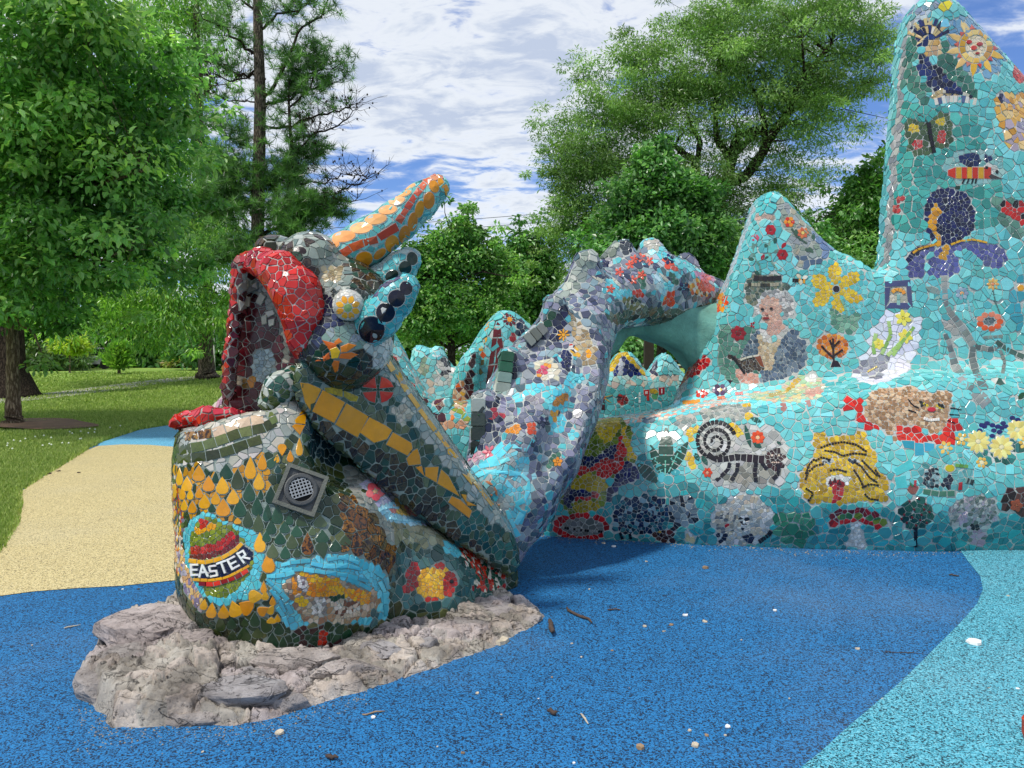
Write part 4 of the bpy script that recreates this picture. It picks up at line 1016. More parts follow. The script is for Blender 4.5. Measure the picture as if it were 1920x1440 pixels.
# ---- cheek, brow and head mass
v = vol(500, 400, 770, 830, 3.8, 5.0, 0.015)
v.tube([(606, 730, 4.78, 30), (622, 690, 4.55, 62), (640, 640, 4.42, 84), (650, 580, 4.5, 82), (640, 530, 4.62, 62)], 0, .06)
v.ell(P(585, 505, 4.55), (0.2, 0.3, 0.21), 0.05)
v.ell(P(520, 470, 4.62), (0.12, 0.2, 0.09), 0.04)
v.ell(P(690, 640, 4.5), (0.14, 0.25, 0.17), 0.05)
v.ell(P(655, 570, 4.28), (0.125, 0.1, 0.125), 0.03)
v.rough(0.008, 5)
pc = Paint([hx('#4f3f22', .0), hx('#5c4a28', .1), hx('#39452c', .6), hx('#2c4a36')], 19)
pc.view(300, 300, .29167)
pc.reg([(700,430),(1150,440),(1240,760),(1150,860),(1020,850),(900,600),(760,540)], ['#8f9a90','#7d8a84','#a3aaa2','#6a7a74', hx('#5a4c40', .2)], 17)
pc.reg([(1030,690),(1170,680),(1150,790),(1060,780)], ['#a89a78', '#8a7a58', '#b8ac90'], 8).et(900, 590, 42, 30, '#2c1618')
pc.reg([(1040,830),(1140,820),(1330,840),(1340,1000),(1280,1100),(1050,1060)], ['#8d9490','#4a5450','#6f7a74','#23302c'], 9)
pc.reg([(1340,860),(1480,900),(1380,1180),(1280,1120)], TEAL, 13)
pc.reg([(840,1290),(980,1160),(1040,980),(1060,860),(1120,880),(1140,1000),(1240,1060),(1230,1110),(1130,1110),(1010,1210),(960,1300)], ['#14183a','#1c2248','#101430','#3a4468'], 14)
pc.reg([(1060,1090),(1220,1060),(1330,1180),(1330,1230),(1200,1180),(1040,1150)], ['#8f9aa0','#a2b0ac','#7f9a90'], 13)
pc.reg([(975,1240),(1040,1160),(1150,1190),(1240,1230),(1290,1280),(1240,1380),(1120,1370),(1000,1320)], ['#123c22','#0f3420','#18442a'], 22)
for q in ([(1045,1158),(1130,1180),(1138,1205),(1095,1228)], [(1150,1145),(1172,1170),(1130,1190),(1120,1170)], [(1160,1200),(1210,1178),(1260,1190),(1200,1232),(1165,1235)], [(1160,1245),(1230,1235),(1272,1248),(1220,1278),(1150,1272)], [(1090,1235),(1095,1275),(1060,1290),(1000,1290)], [(1120,1285),(1155,1290),(1145,1350),(1125,1362),(1105,1310)]):
    pc.t(q, random.choice(['#dc7c1c', '#e08a20', '#d06a18']), 1.2)
pc.t([(1095,1215),(1135,1200),(1160,1230),(1145,1270),(1105,1275)], '#d8b41c', 1.3)
pc.reg([(1300,1190),(1480,1130),(1600,1500),(1440,1420)], ['#b9c0bc','#a3aaa6','#c9c6bc'], 14)
hp.append(Part('head_crown', *v.mesh(), pc, M['grout']))

# ---- mouth back wall
v = vol(410, 450, 600, 800, 4.3, 5.0, 0.015)
v.slab([(428,800),(424,720),(436,600),(446,500),(475,478),(520,500),(560,560),(575,640),(570,740),(560,800)], 4.62, 0.22, 0.05, 0)
v.tube([(450,497,4.42,15),(447,545,4.42,12),(440,610,4.42,11),(432,670,4.42,12),(430,740,4.42,12)], 0.02)
pm = Paint(['#5a1420','#4e101c','#661a26','#44101a'], 17)
pm.view(300, 300, .29167)
pm.reg([(600,760),(720,820),(790,1000),(850,1200),(820,1300),(800,1290),(800,1150),(740,1000),(650,890),(580,830),(500,860),(520,790)], ['#9a968a','#7c7e76','#b5ae9e'], 11)
pm.ell(668, 1330, 74, 112, ['#9fb0b2','#8ea2a6','#aebcbc'], 9)
pm.reg([(380,700),(500,700),(490,900),(440,1150),(440,1440),(360,1440)], ['#c02c22','#b0241e','#8a1a20'], 12)
pm.reg([(480,560),(700,560),(560,760),(500,760)], ['#b02a20','#a3b0a4','#8a2420'], 13)
pm.reg([(500,1390),(620,1400),(600,1470),(500,1460)], ['#c98a28','#8a6a30','#a39a8a'], 12)
for q in ([(515,865),(600,800),(625,790),(630,830),(560,865)], [(620,915),(650,850),(682,880),(655,935)], [(500,900),(550,880),(550,950),(505,965)], [(560,880),(585,880),(580,940),(560,945)], [(680,980),(730,965),(742,990),(700,1010)], [(655,1010),(690,990),(690,1050),(660,1060)], [(700,1030),(740,1020),(735,1060),(705,1070)]):
    pm.t(q, random.choice(['#c9bfa6', '#b8b09a', '#d2cab8']), 2.2)
hp.append(Part('mouth_lining', *v.mesh(), pm, M['grout']))

# ---- upper lip
v = vol(420, 440, 640, 700, 3.8, 5.0, 0.014)
v.tube([(462,492,4.45,17),(492,492,4.36,24),(528,512,4.28,36),(556,548,4.24,42),(570,590,4.24,39),(571,632,4.27,30),(566,664,4.32,14)], 0, .05)
v.rough(0.006, 5)
pl = Paint(['#c02018','#b81c16','#cc2c1e','#c82418','#a81a1a'], 17)
pl.view(300, 300, .29167)
pl.reg([(490,640),(640,560),(690,620),(600,640),(530,700)], ['#a81c30','#b82030','#8a1828'], 15)
hp.append(Part('upper_lip', *v.mesh(), pl, M['grout_light']))

# ---- lower lip
v = vol(320, 740, 490, 840, 4.0, 5.0, 0.013)
v.tube([(356,786,4.35,13),(385,782,4.3,17),(430,781,4.35,14),(458,780,4.45,8)], 0, .04)
v.ell(P(352, 788, 4.4), (0.05, 0.2, 0.05), .04)
pll = Paint(['#c8281c','#b8241c','#d0402c'], 14)
pll.view(300, 660, .21875)
pll.reg([(190,460),(700,440),(760,560),(640,540),(400,540),(200,560)], ['#c83c50','#d04c58','#c44850'], 18)  # pinker tiles paint the highlight along the lip's top
hp.append(Part('lower_lip', *v.mesh(), pll, M['grout']))

# ---- jaw hinge bump and side tooth
v = vol(470, 680, 580, 790, 4.0, 4.8, 0.013)
v.tube([(505,752,4.3,20),(525,728,4.28,27),(548,706,4.34,20)], 0, .04)
pj = Paint(['#a9b4ac','#c2c6c0','#5a6a3a','#2a5a4c','#b8c0b8'], 15)
hp.append(Part('jaw_hinge', *v.mesh(), pj, M['grout']))
v = vol(400, 720, 480, 790, 4.4, 5.0, 0.013)
v.tube([(412,768,4.62,14),(432,755,4.62,16),(447,742,4.62,9)], 0, .03)
hp.append(Part('tooth', *v.mesh(), Paint(['#c9c0b4','#b894a8','#d2ccc2'], 12), M['grout']))

# ---- horn
v = vol(590, 310, 860, 540, 4.0, 5.0, 0.014)
v.tube([(636,486,4.62,44),(690,453,4.6,41),(745,415,4.58,36),(790,376,4.56,31),(818,352,4.55,24)], 0, .03)
dcut = (v.X*0 + 0)
ph = Paint(['#6ab6b4','#7cc0bc','#5aa8a8','#88c8c4'], 15)
ph.view(300, 300, .29167)
for x, y, rx, ry, ro, c in ((1105,545,52,30,-8,0),(1185,495,76,36,-8,0),(1297,440,74,36,-6,0),(1390,384,72,34,-8,0),(1467,323,60,30,-8,0),(1525,266,54,26,-12,0),(1573,217,46,20,-16,0),(1606,173,40,16,-18,0),(1650,135,44,13,-14,0),(1690,104,36,9,-8,0),
                            (1210,682,52,34,10,1),(1312,632,55,46,-10,1),(1410,600,48,24,-40,1),(1490,535,44,56,10,1),(1570,475,34,58,12,1),(1622,395,30,62,10,1),(1668,315,28,56,12,1),(1727,260,36,54,6,1),(1762,172,30,40,-20,1),(1805,150,18,34,-20,1),(1838,195,14,40,-10,1)):
    ph.et(x, y, rx, ry, random.choice([['#e8a868','#e6ae72','#eab47c'],['#cf8a14','#d89620','#c8821a']][c]), ro, 16)
ph.strip([(1150,620),(1230,565),(1300,535),(1400,510)], 50, 90, ['#b8501c', '#c05a20', '#a84818'], .05, .15)
ph.strip([(1405,500),(1450,465),(1530,425)], 54, 120, ['#b8481c'], .05)
ph.strip([(1530,400),(1570,340),(1610,280),(1650,220),(1690,170),(1740,110)], 40, 52, ['#b85a40', '#c46a48', '#b04c38'], .08, .2)
ph.reg([(1700,90),(1790,80),(1830,130),(1740,120)], ['#c8806a', '#c9906a'], 10)
hp.append(Part('horn', *v.mesh(), ph, M['grout_light']))

# ---- ears
v = vol(640, 440, 820, 610, 4.1, 5.1, 0.014)
v.tube([(668,556,4.6,28),(715,527,4.6,28),(752,500,4.6,27),(768,486,4.6,21)], 0, .04)
pe = Paint(['#5fb8ba','#52a8ac','#6cc2c4'], 14)
pe.view(300, 300, .29167)
pe.reg([(1180,740),(1400,640),(1560,540),(1680,580),(1660,610),(1540,600),(1420,700),(1300,760),(1220,800)], ['#a3b8b8','#b4c4c2','#98b0b0'], 17)
for x, y, rx, ry, ro in ((1618,635,34,42,-10),(1575,692,40,42,0),(1490,742,46,32,-30),(1380,815,50,32,-20)): pe.et(x, y, rx, ry, '#0f3428', ro)
hp.append(Part('ear', *v.mesh(), pe, M['grout_light'], label='upper ear with dark green discs'))
v = vol(630, 500, 820, 680, 3.8, 4.9, 0.013)
v.tube([(690,618,4.3,36),(712,596,4.22,36),(742,560,4.2,32),(762,538,4.2,24)], 0, .04)
pe = Paint(['#58b4b6','#4aa2a6','#66bcc0','#3f989c'], 14)
pe.view(300, 300, .29167)
pe.reg([(1330,870),(1440,750),(1560,720),(1540,760),(1420,850),(1340,910)], ['#5a5474','#4a4668','#6a6484', '#58b4b6'], 13)
for x, y, r in ((1362,1088,84),(1450,980,62),(1520,890,54)): pe.et(x, y, r*.98, r, '#0c0a26', 20, 18)
pe.et(1580, 825, 40, 44, '#0c0a26', -20)
hp.append(Part('ear', *v.mesh(), pe, M['grout_light'], label='lower ear with dark navy discs'))

# ---- eye
v = vol(600, 520, 710, 620, 3.95, 4.6, 0.008)
v.ell(P(653, 572, 4.17), (0.083, 0.06, 0.083), 0)
py_ = Paint(['#c9c8c0', '#d8d6ce', '#bcbcb4'], 8)
py_.view(300, 300, .29167)
py_.petals(1208, 950, 26, 82, 8, 40, ['#e0a81c', '#dca022'], '#8aa86a', rot=22)
hp.append(Part('eye', *v.mesh(), py_, M['grout_light'], thick=.6))
finish(head, hp)

# ---- drain plate on the chest
jaw = hp[0]
h_ = jaw.bvh.ray_cast(CAMV, raydir(563, 920).normalized()); dp, dn = h_[0], h_[1]
if dn.dot(dp - CAMV) > 0: dn = -dn
dn = (dn + (CAMV-dp).normalized()*0.5 + Vector((-0.1, 0, 0.12))).normalized()
dq = dn.to_track_quat('Z', 'Y')
def on(x, y, z): return dp + dn*0.022 + dq @ Vector((x, y, z))
R1 = 31*dp.y/FPX
M['iron'] = simple('drain_metal', '#4a4c4c', 0.5, 30, 0.25, 0.3, 80, metal=0.3)
M['steel'] = simple('steel_grate', '#a8aaa8', 0.35, 40, 0.15, metal=0.8)
M['dark'] = simple('painted_hole_dark', '#060606', 0.9)
m_ = MB()
def ring(m_, r0, r1, z0, z1, n=40):
    vs = [on(r*math.cos(2*math.pi*k/n), r*math.sin(2*math.pi*k/n), z) for r, z in ((r1, z0-.05), (r1, z1), (r1-.006, z1+.004), (r0+.004, z1+.004), (r0, z1), (r0, z0)) for k in range(n)]
    m_.add(vs, [(l*n+k, l*n+(k+1) % n, (l+1)*n+(k+1) % n, (l+1)*n+k) for l in range(5) for k in range(n)])
fr = MB(); s_ = R1*1.30
rot_ = math.radians(-24)
def rr_(x, y): return (x*math.cos(rot_) - y*math.sin(rot_), x*math.sin(rot_) + y*math.cos(rot_))
rim = []
for x0, x1, y0, y1 in ((-s_, s_, s_*.82, s_), (-s_, s_, -s_, -s_*.82), (-s_, -s_*.82, -s_*.82, s_*.82), (s_*.82, s_, -s_*.82, s_*.82)):
    q = [rr_(x0, y0), rr_(x1, y0), rr_(x1, y1), rr_(x0, y1)]
    fr.add([on(a, b, -0.07) for a, b in q] + [on(a, b, 0.012) for a, b in q], [(4,5,6,7), (0,1,5,4), (1,2,6,5), (2,3,7,6), (3,0,4,7)])
fr.build('drain_frame', simple('drain_cement', '#66685f', 0.85, 20, 0.25, 0.5, 60), head)
rg = MB(); q = [rr_(-s_*.82, -s_*.82), rr_(s_*.82, -s_*.82), rr_(s_*.82, s_*.82), rr_(-s_*.82, s_*.82)]
rg.add([on(a, b, -0.06) for a, b in q] + [on(a, b, 0.0) for a, b in q], [(4,5,6,7), (0,1,5,4), (1,2,6,5), (2,3,7,6), (3,0,4,7)])
ring(rg, R1*.72, R1*1.0, 0.0, 0.014)
rgo = rg.build('drain_plate', M['iron'], head)
dk = MB(); n = 32; dk.add([on(R1*.74*math.cos(2*math.pi*k/n), R1*.74*math.sin(2*math.pi*k/n), 0.004) for k in range(n)], [tuple(range(n))]); dk.build('drain_dark_disc', M['dark'], rgo)  # flat near-black disc paints the darkness of a hole behind the grate
gt = MB(); ro = math.radians(14)
for k in range(-3, 4):
    c = k*R1*.2; L = math.sqrt(max(0, (R1*.70)**2 - c*c))
    for ax in (0, 1):
        w = R1*.035
        lo_ = -L if ax or True else 0
        q = [(c-w, -L), (c+w, -L), (c+w, L), (c-w, L)] if ax == 0 else [(-L, c-w), (L, c-w), (L, c+w), (-L, c+w)]
        if ax == 0: q = [(a, max(b, -R1*.42)) for a, b in q]
        elif c < -R1*.45: continue
        q = [(a*math.cos(ro)-b*math.sin(ro), a*math.sin(ro)+b*math.cos(ro)) for a, b in q]
        zt = 0.013 if ax else 0.0125
        gt.add([on(a, b, 0.005) for a, b in q] + [on(a, b, zt) for a, b in q], [(4,5,6,7), (0,1,5,4), (1,2,6,5), (2,3,7,6), (3,0,4,7)])
gt.build('drain_grate', M['steel'], rgo)
# ================================================================== serpent body (arched neck)
body = empty('serpent_body', P(1000, 1000, 6.0), 'lavender and grey mosaic serpent neck with plated spine arching over to the peaked wall', 'sculpture')
LAV = ['#74788e','#8a8c9e','#5f6478','#9a98a6','#7a828c','#a3a8ac','#5a7078','#484e64','#8fa4aa','#5cb0b8']
v = vol(830, 400, 1460, 1090, 4.9, 9.3, 0.03)
v.tube([(925,1010,5.6,66),(950,930,5.72,88),(985,840,5.95,100),(1015,760,6.15,98),(1048,690,6.35,82),(1080,625,6.6,64),(1120,568,6.9,58),(1180,548,7.15,58),(1245,546,7.5,60),(1315,580,7.9,60),(1360,620,8.3,70),(1390,720,8.4,80)], 0, .12)
v.tube([(1075,600,7.0,60),(1130,560,7.3,62),(1200,545,7.5,52),(1290,570,8.0,52)], .1)
# humps of the back
v.tube([(1168,510,7.2,32),(1166,466,7.25,17)], .06); v.tube([(1236,515,7.3,42),(1222,470,7.35,22)], .07); v.tube([(1290,515,8.0,28),(1288,498,8.0,22)], .08)
v.tube([(1105,540,6.9,28),(1100,500,6.9,16)], .08); v.tube([(1058,620,6.6,34),(1046,580,6.6,18)], .08)
v.tube([(975,730,6.05,36),(962,700,6.05,18)], .06); v.tube([(915,800,5.85,36),(903,762,5.85,20)], .08)
for pts_, yy in (([(884,738),(914,733),(945,770),(975,840),(960,930),(900,930),(884,900)],5.68), ([(940,658),(962,650),(990,690),(1015,760),(990,800),(950,800),(942,770)],5.9), ([(1026,560),(1048,556),(1072,600),(1080,660),(1020,700),(985,660),(1010,610)],6.2), ([(1082,476),(1112,472),(1132,520),(1130,570),(1080,590),(1050,570)],6.66), ([(1148,452),(1180,445),(1200,480),(1205,520),(1150,530),(1118,500)],7.1)):
    v.slab(pts_, yy, .2, .06, .12)
v.tube([(1000,960,5.45,10),(1068,850,5.6,14),(1108,740,5.85,14),(1120,660,6.1,12),(1100,600,6.3,8)], .12)
v.tube([(930,900,5.4,10),(985,820,5.5,16),(1035,740,5.75,14),(1060,680,6.0,10)], .14)
v.rough(0.045, 2.4)
SZ = 0.8
ps = Paint(LAV, 16)
ps.view(860, 420, .27083)
ps.reg([(1000,640),(1250,560),(1560,600),(1700,560),(1820,460),(1800,640),(1700,900),(1480,800),(1250,640),(1100,700)], ['#5d6a5c','#4a5a50','#6e7466','#3c4a44','#7d7058'], 14)
ps.reg([(1240,120),(1330,80),(1420,150),(1460,210),(1620,280),(1800,440),(1740,430),(1560,330),(1500,380),(1420,300),(1330,260),(1280,190)], ['#6fc6cc','#84d0d4','#8c9aa8','#a5b0b8','#5fb8be'], 14)
ps.reg([(1330,330),(1420,360),(1500,460),(1480,520),(1400,480),(1340,380)], ['#b9d4da','#9cc4d0','#d0dadc'], 12)
ps.reg([(1405,235),(1460,250),(1520,330),(1500,360),(1440,310)], ['#d0604c','#c8503c'], 11).reg([(1420,480),(1500,470),(1505,540),(1460,575),(1415,560)], ['#d04a20','#e08a28','#c83c1c'], 12)
ps.reg([(1600,330),(1720,340),(1780,400),(1700,400)], ['#c88aa0','#b87c90'], 12).reg([(1570,420),(1640,380),(1750,440),(1720,500),(1620,480)], ['#d08a30','#c9c4b8','#c05a30','#3c4444','#d8b060'], 9)
ps.reg([(1120,480),(1250,520),(1300,560),(1260,600),(1180,600),(1130,530)], ['#8a8456','#3a4440','#c9c4b4','#2a2c3c','#7c7a50'], 10)
ps.reg([(1210,470),(1250,455),(1275,490),(1240,510)], ['#c8402c'], 8)
for x, y in ((1215,245),(1185,285),(1110,335),(1265,355),(1205,390),(1320,260),(1265,235),(1050,450)):
    ps.petals(x, y, 6, 34, 5, 18, ['#cf5a44', '#d8705c'], '#d8604a', rot=random.random()*70)
for a_, b_ in (((1385,340),(1480,430)), ((920,360),(1020,410)), ((1060,370),(1120,440)), ((960,420),(1010,380))): ps.leaf(*a_, *b_, 24, '#c9c4b4', 3)
ps.reg([(1130,120),(1190,110),(1210,180),(1160,210),(1120,180)], ['#20263c','#2c3448','#4a5058'], 10)
ps.reg([(1050,90),(1130,70),(1100,180),(1040,240),(1010,230)], ['#8a9488','#a0a89c','#778278'], 16)
ps.reg([(860,200),(960,180),(960,280),(900,330),(820,480),(700,520),(640,560),(740,420)], ['#98a298','#aab2a8','#86928a','#b9bdb2'], 17)
ps.reg([(700,560),(760,560),(740,740),(690,800),(600,830),(640,760)], ['#141c40','#1c2450','#2a3048'], 15)
ps.reg([(620,560),(690,580),(650,720),(590,720)], ['#2c6048','#24523c'], 22)
ps.petals(725, 770, 12, 46, 8, 14, '#dca028', '#dca028')
ps.reg([(760,600),(860,700),(940,850),(960,960),(880,1000),(820,900),(780,760)], ['#b8a888','#a08c6c','#c9beaa','#8d7c60','#b59a70'], 12)
ps.reg([(880,880),(920,870),(925,910),(895,920)], ['#e0a020'], 10)
ps.reg([(770,840),(820,840),(840,920),(790,910)], ['#c83c2c','#e0b040','#20264a','#dcd8d0'], 8)
ps.reg([(540,940),(620,940),(700,1000),(690,1080),(600,1080),(530,1010)], ['#d9d2bc','#c6c0aa','#ddd8ca'], 12)
ps.reg([(530,1030),(610,960),(645,970),(600,1040),(560,1060)], ['#b8445c','#d89a40','#c85870'], 9)
ps.reg([(500,1110),(720,1120),(760,1030),(800,1020),(830,1080),(780,1150),(720,1440),(640,1440),(600,1200),(500,1200),(380,1240),(370,1180)], ['#6ad0da','#5cc4d0','#80dae0'], 12)
ps.reg([(450,1180),(590,1170),(600,1260),(640,1300),(620,1400),(560,1290),(480,1220)], ['#9c9aa0','#8c8a92'], 16)
ps.reg([(360,900),(400,900),(400,1100),(360,1080)], ['#1c2444','#141a38'], 15)
ps.reg([(280,890),(360,890),(350,1020),(275,1020)], ['#2c6048','#386a52'], 24)
ps.reg([(265,1020),(350,1020),(330,1180),(240,1180)], ['#8aa29a','#a9b4ac','#b9beb4'], 22)
ps.reg([(90,1180),(200,1170),(190,1260),(90,1260)], ['#b6bcb6','#98a09a'], 22)
ps.reg([(90,1260),(200,1260),(190,1440),(90,1440)], ['#3e4a48','#2c3836','#2f5a44'], 24)
ps.reg([(190,1190),(320,1200),(330,1440),(190,1440)], ['#28304c','#7a7890','#b03c4c','#5a5c70','#1c2038','#a09eb0'], 13)
ps.reg([(640,1290),(690,1300),(680,1370),(640,1370)], ['#dca020','#4a4440'], 10)
ps.view(560, 800, .2604)
ps.reg([(1230,290),(1400,260),(1560,170),(1660,240),(1640,420),(1720,300),(1660,600),(1560,800),(1480,700),(1420,560),(1300,400)], ['#8fc0c6','#74cdd8','#9aa8aa','#60c2ce','#b0b8b4','#84d4dc'], 13)
for path in ([(1240,340),(1340,260),(1440,220),(1540,120)], [(1260,370),(1360,320),(1480,330),(1600,340)], [(1540,140),(1640,170),(1690,90)], [(1600,340),(1660,400),(1640,520),(1560,560)], [(1560,560),(1620,600),(1560,700)], [(1500,600),(1540,700),(1580,790)], [(1300,290),(1420,270),(1520,230)], [(1620,600),(1590,700)], [(1480,120),(1400,200)]):
    ps.strip(path, 34, 80, ['#6fd2de', '#60c4d0', '#86dce4'], .05, .35)
for a_, b_ in (((1350,390),(1400,420)), ((1410,430),(1430,500)), ((1360,500),(1400,490)), ((1410,580),(1450,560))): ps.leaf(*a_, *b_, 20, '#d08a60')
ps.reg([(1290,170),(1420,160),(1440,220),(1300,240),(1220,250)], ['#c9889c','#b0a0b4','#c8a0ac','#a5a3b0'], 13)
ps.petals(1375, 185, 10, 55, 6, 24, '#d87c88', '#d87c88')
ps.view(0, 0, 1)
rs_ = random.Random(5)
for _ in range(24):
    t = rs_.random(); x = 920 + 400*t + rs_.uniform(-40, 60); y = 960 - 480*min(1, t*1.7) + rs_.uniform(-60, 70)
    c_ = rs_.choice([['#d0603c','#c85030'], ['#dc9430','#c88428'], ['#6cc8d0','#84d4da'], ['#c8c4ba','#b8b4a8'], ['#1c2448','#28305c'], ['#b83a48','#c85a64'], ['#3c6c58','#4c7c68']])
    if rs_.random() < .35: ps.petals(x, y, 2, rs_.uniform(8, 14), 5, 7, c_, c_[0], rot=rs_.random()*70)
    else: ps.ell(x, y, rs_.uniform(8, 20), rs_.uniform(6, 14), c_, 8, rot=rs_.uniform(0, 180), n=9)
# smooth painted underside under the arch
ps.view(0, 0, 1)
bodyV = v.mesh()
hb = [Part('neck_arch', *bodyV, ps, M['grout_light'], back=0.25)]
# spine plates : blocks of grey and green tile standing on the ridge
def plate(px, py, Y, w, h, dpt, rot, col, name='spine_plate'):
    c = P(px, py, Y) + Vector((0, .07, 0)); k = Y/FPX; m = MB(); r = math.radians(rot)
    def q(x, y, z): return (c.x + (x*math.cos(r) + z*math.sin(r))*k, c.y + y, c.z + (z*math.cos(r) - x*math.sin(r))*k)
    b = 3
    outer = [(-w/2, -h/2), (w/2, -h/2), (w/2, h/2-b), (w/2-b, h/2), (-w/2+b, h/2), (-w/2, h/2-b)]
    n = 6; vs = [q(x*.9, -dpt/2-.006, z*.94) for x, z in outer] + [q(x, -dpt/2, z) for x, z in outer] + [q(x, dpt/2, z) for x, z in outer]
    m.add(vs, [tuple(range(n))] + [(k_, n+k_, n+(k_+1) % n, (k_+1) % n) for k_ in range(n)] + [(n+k_, 2*n+k_, 2*n+(k_+1) % n, n+(k_+1) % n) for k_ in range(n)] + [tuple(range(3*n-1, 2*n-1, -1))])
    me = bpy.data.meshes.new(name); me.from_pydata(m.v, [], m.f); me.update()
    ca = me.color_attributes.new('col', 'FLOAT_COLOR', 'CORNER'); cc_ = vary(hx(col)); ca.data.foreach_set('color', np.tile(np.array(cc_, np.float32), (len(me.loops), 1)).ravel())
    o = link(name, me, body, M['tile']); return o
cols_ = ['#3a4442','#2f5a44','#8b958e','#a9b0a8','#35493f','#98a29a','#b4b9b0','#2c6048']
def platerow(px0, py0, px1, py1, Y0, Y1, n, w0, w1, rot, cl=None):
    w0 += 4; w1 += 4
    for i in range(n):
        t = (i+.5)/n; L = math.hypot(px1-px0, py1-py0)/n
        ang = math.degrees(math.atan2(px1-px0, -(py1-py0)))
        plate(px0+(px1-px0)*t, py0+(py1-py0)*t, Y0+(Y1-Y0)*t, w0+(w1-w0)*t, L*.95, .24, ang, (cl or cols_)[i % len(cl or cols_)])
platerow(896, 905, 898, 745, 5.60, 5.62, 6, 26, 22, 0, ['#2f5a44','#2c4a3c','#2a3430','#3a4442','#4a5452','#aab0ac'])
platerow(940, 755, 953, 658, 5.78, 5.78, 5, 26, 20, 0, ['#b9bdb4','#a9b0a8','#8aa29a','#2f6a50','#2c6048'])
platerow(988, 640, 1022, 612, 6.0, 6.1, 3, 22, 18, 0, ['#8d9088','#7d8078'])
platerow(1022, 608, 1040, 560, 6.2, 6.2, 3, 22, 22, 0, ['#2c6048','#2a5c48','#3c7c80'])
platerow(1068, 548, 1092, 482, 6.6, 6.66, 6, 18, 14, 0, ['#a9b0a8','#98a29a','#8b958e','#a0a8a0','#8b958e'])
platerow(1086, 524, 1108, 486, 6.9, 6.9, 3, 14, 12, 0, ['#98a29a','#8b958e'])
platerow(1132, 486, 1158, 455, 7.1, 7.14, 4, 12, 10, 0, ['#8b958e','#98a29a'])
finish(body, hb)
vv = vol(1090, 560, 1420, 780, 6.9, 9.0, 0.035)
vv.slab([(1120,640),(1140,600),(1200,570),(1340,560),(1420,600),(1410,760),(1340,720),(1285,694),(1262,668),(1235,646),(1200,636),(1170,642),(1142,662),(1118,672)], 7.7, .75, .18, 0)
X_, Y_, Z_ = vv.X, vv.Y, vv.Z
vv.F += .045*np.sin(X_*5.2 + Z_*9 + Y_*2.2) + .02*np.sin(X_*11 - Z_*6)
V_, Q_ = vv.mesh(); o = link('arch_underside', mesh_np('arch_underside', V_, Q_, True), body, M['plaster_green'])

# ================================================================== peaked mosaic wall
wall = empty('peaked_mosaic_wall', P(1500, 1030, 6.5), 'long turquoise mosaic wall rising in two peaks with a seated reader and blue iris', 'mosaic wall')
v = vol(930, -70, 2080, 1080, 5.85, 8.1, 0.034)
fW = lambda px: float(np.interp(px, [960, 1100, 1300, 1520, 1700, 1920, 2300], [7.42, 7.22, 7.0, 6.86, 6.78, 6.8, 7.0]))
v.slab([(965,1120),(975,960),(1040,830),(1085,795),(1250,770),(1400,742),(1560,722),(1700,700),(2200,690),(2200,1120)], fW, 1.05, .30, 0)
# belly of the wall
v.tube([(1000,960,7.22,60),(1100,930,7.05,90),(1300,910,6.86,110),(1500,905,6.72,115),(1700,900,6.66,120),(1900,905,6.68,120),(2150,900,6.8,120)], .25, .1)
fU = lambda px: float(np.interp(px, [960, 1200, 1300, 1520, 1700, 1920, 2300], [7.7, 7.6, 7.5, 7.2, 7.0, 6.95, 7.1]))
x1 = P(1460, 365, 7.3); 
def dY(X, Z):
    # the right hand faces of both peaks turn away behind a ridge
    a = P(1450, 365, 7.3); b = P(1530, 520, 7.2); t = (Z - b.z)/(a.z - b.z); rx = b.x + (a.x-b.x)*t
    r1 = np.maximum(0, X - rx)*0.55*np.clip(t*2.2, 0, 1)*(X < 3.0)
    a = P(1770, 60, 7.0); b = P(1925, 400, 7.0); t = (Z - b.z)/(a.z - b.z); rx = b.x + (a.x-b.x)*t
    r2 = np.maximum(0, X - rx)*0.5*np.clip(t*2.0, 0, 1)*(X > 3.0)
    return r1 + r2
v.slab([(1235,1000),(1268,745),(1300,680),(1338,590),(1372,505),(1400,425),(1414,385),(1428,367),(1446,363),(1466,374),(1500,408),(1560,465),(1605,495),(1635,512),(1648,508),(1656,480),(1668,330),(1680,200),(1688,90),(1698,40),(1716,8),(1742,-4),(1775,2),(1830,40),(1920,112),(2000,180),(2100,300),(2200,330),(2200,1000)], fU, .46, .14, .22, dY)
v.rough(0.014, 1.6)
pw = Paint(TEAL, 19)
# -------- glaze colour by field; shade and light are painted into foot and ledge
pw.reg([(960,880),(1200,850),(1340,930),(1500,930),(1700,960),(2000,960),(2000,1060),(960,1040)], TEAL_SHADE + ['#3fa9ac'], 19)  # darker teal paints the shade under the wall's bulge
pw.reg([(1680,190),(1760,200),(1830,220),(1900,420),(1700,440),(1670,420)], ['#4ea89e','#429a94','#5ab4aa','#3c9088'], 18)
pw.reg([(1190,760),(1500,715),(1560,740),(1480,760),(1180,790)], ['#8cdfe4','#9ee6ea','#7cd4da'], 16)  # paler tiles paint the light on the ledge top
pw.reg([(1010,795),(1240,768),(1420,735),(1420,745),(1240,785),(1100,800)], ['#e0b0a0','#8cdfe4','#e8d8c8','#84d8de'], 10)
pw.reg([(1655,500),(1672,300),(1690,100),(1712,10),(1722,12),(1700,110),(1684,300),(1668,490)], ['#a8a6a4','#bcbab6','#96989a'], 14)
pw.reg([(1255,760),(1330,590),(1410,385),(1416,392),(1345,590),(1275,750)], ['#b4bcbc','#9ab8bc'], 10)
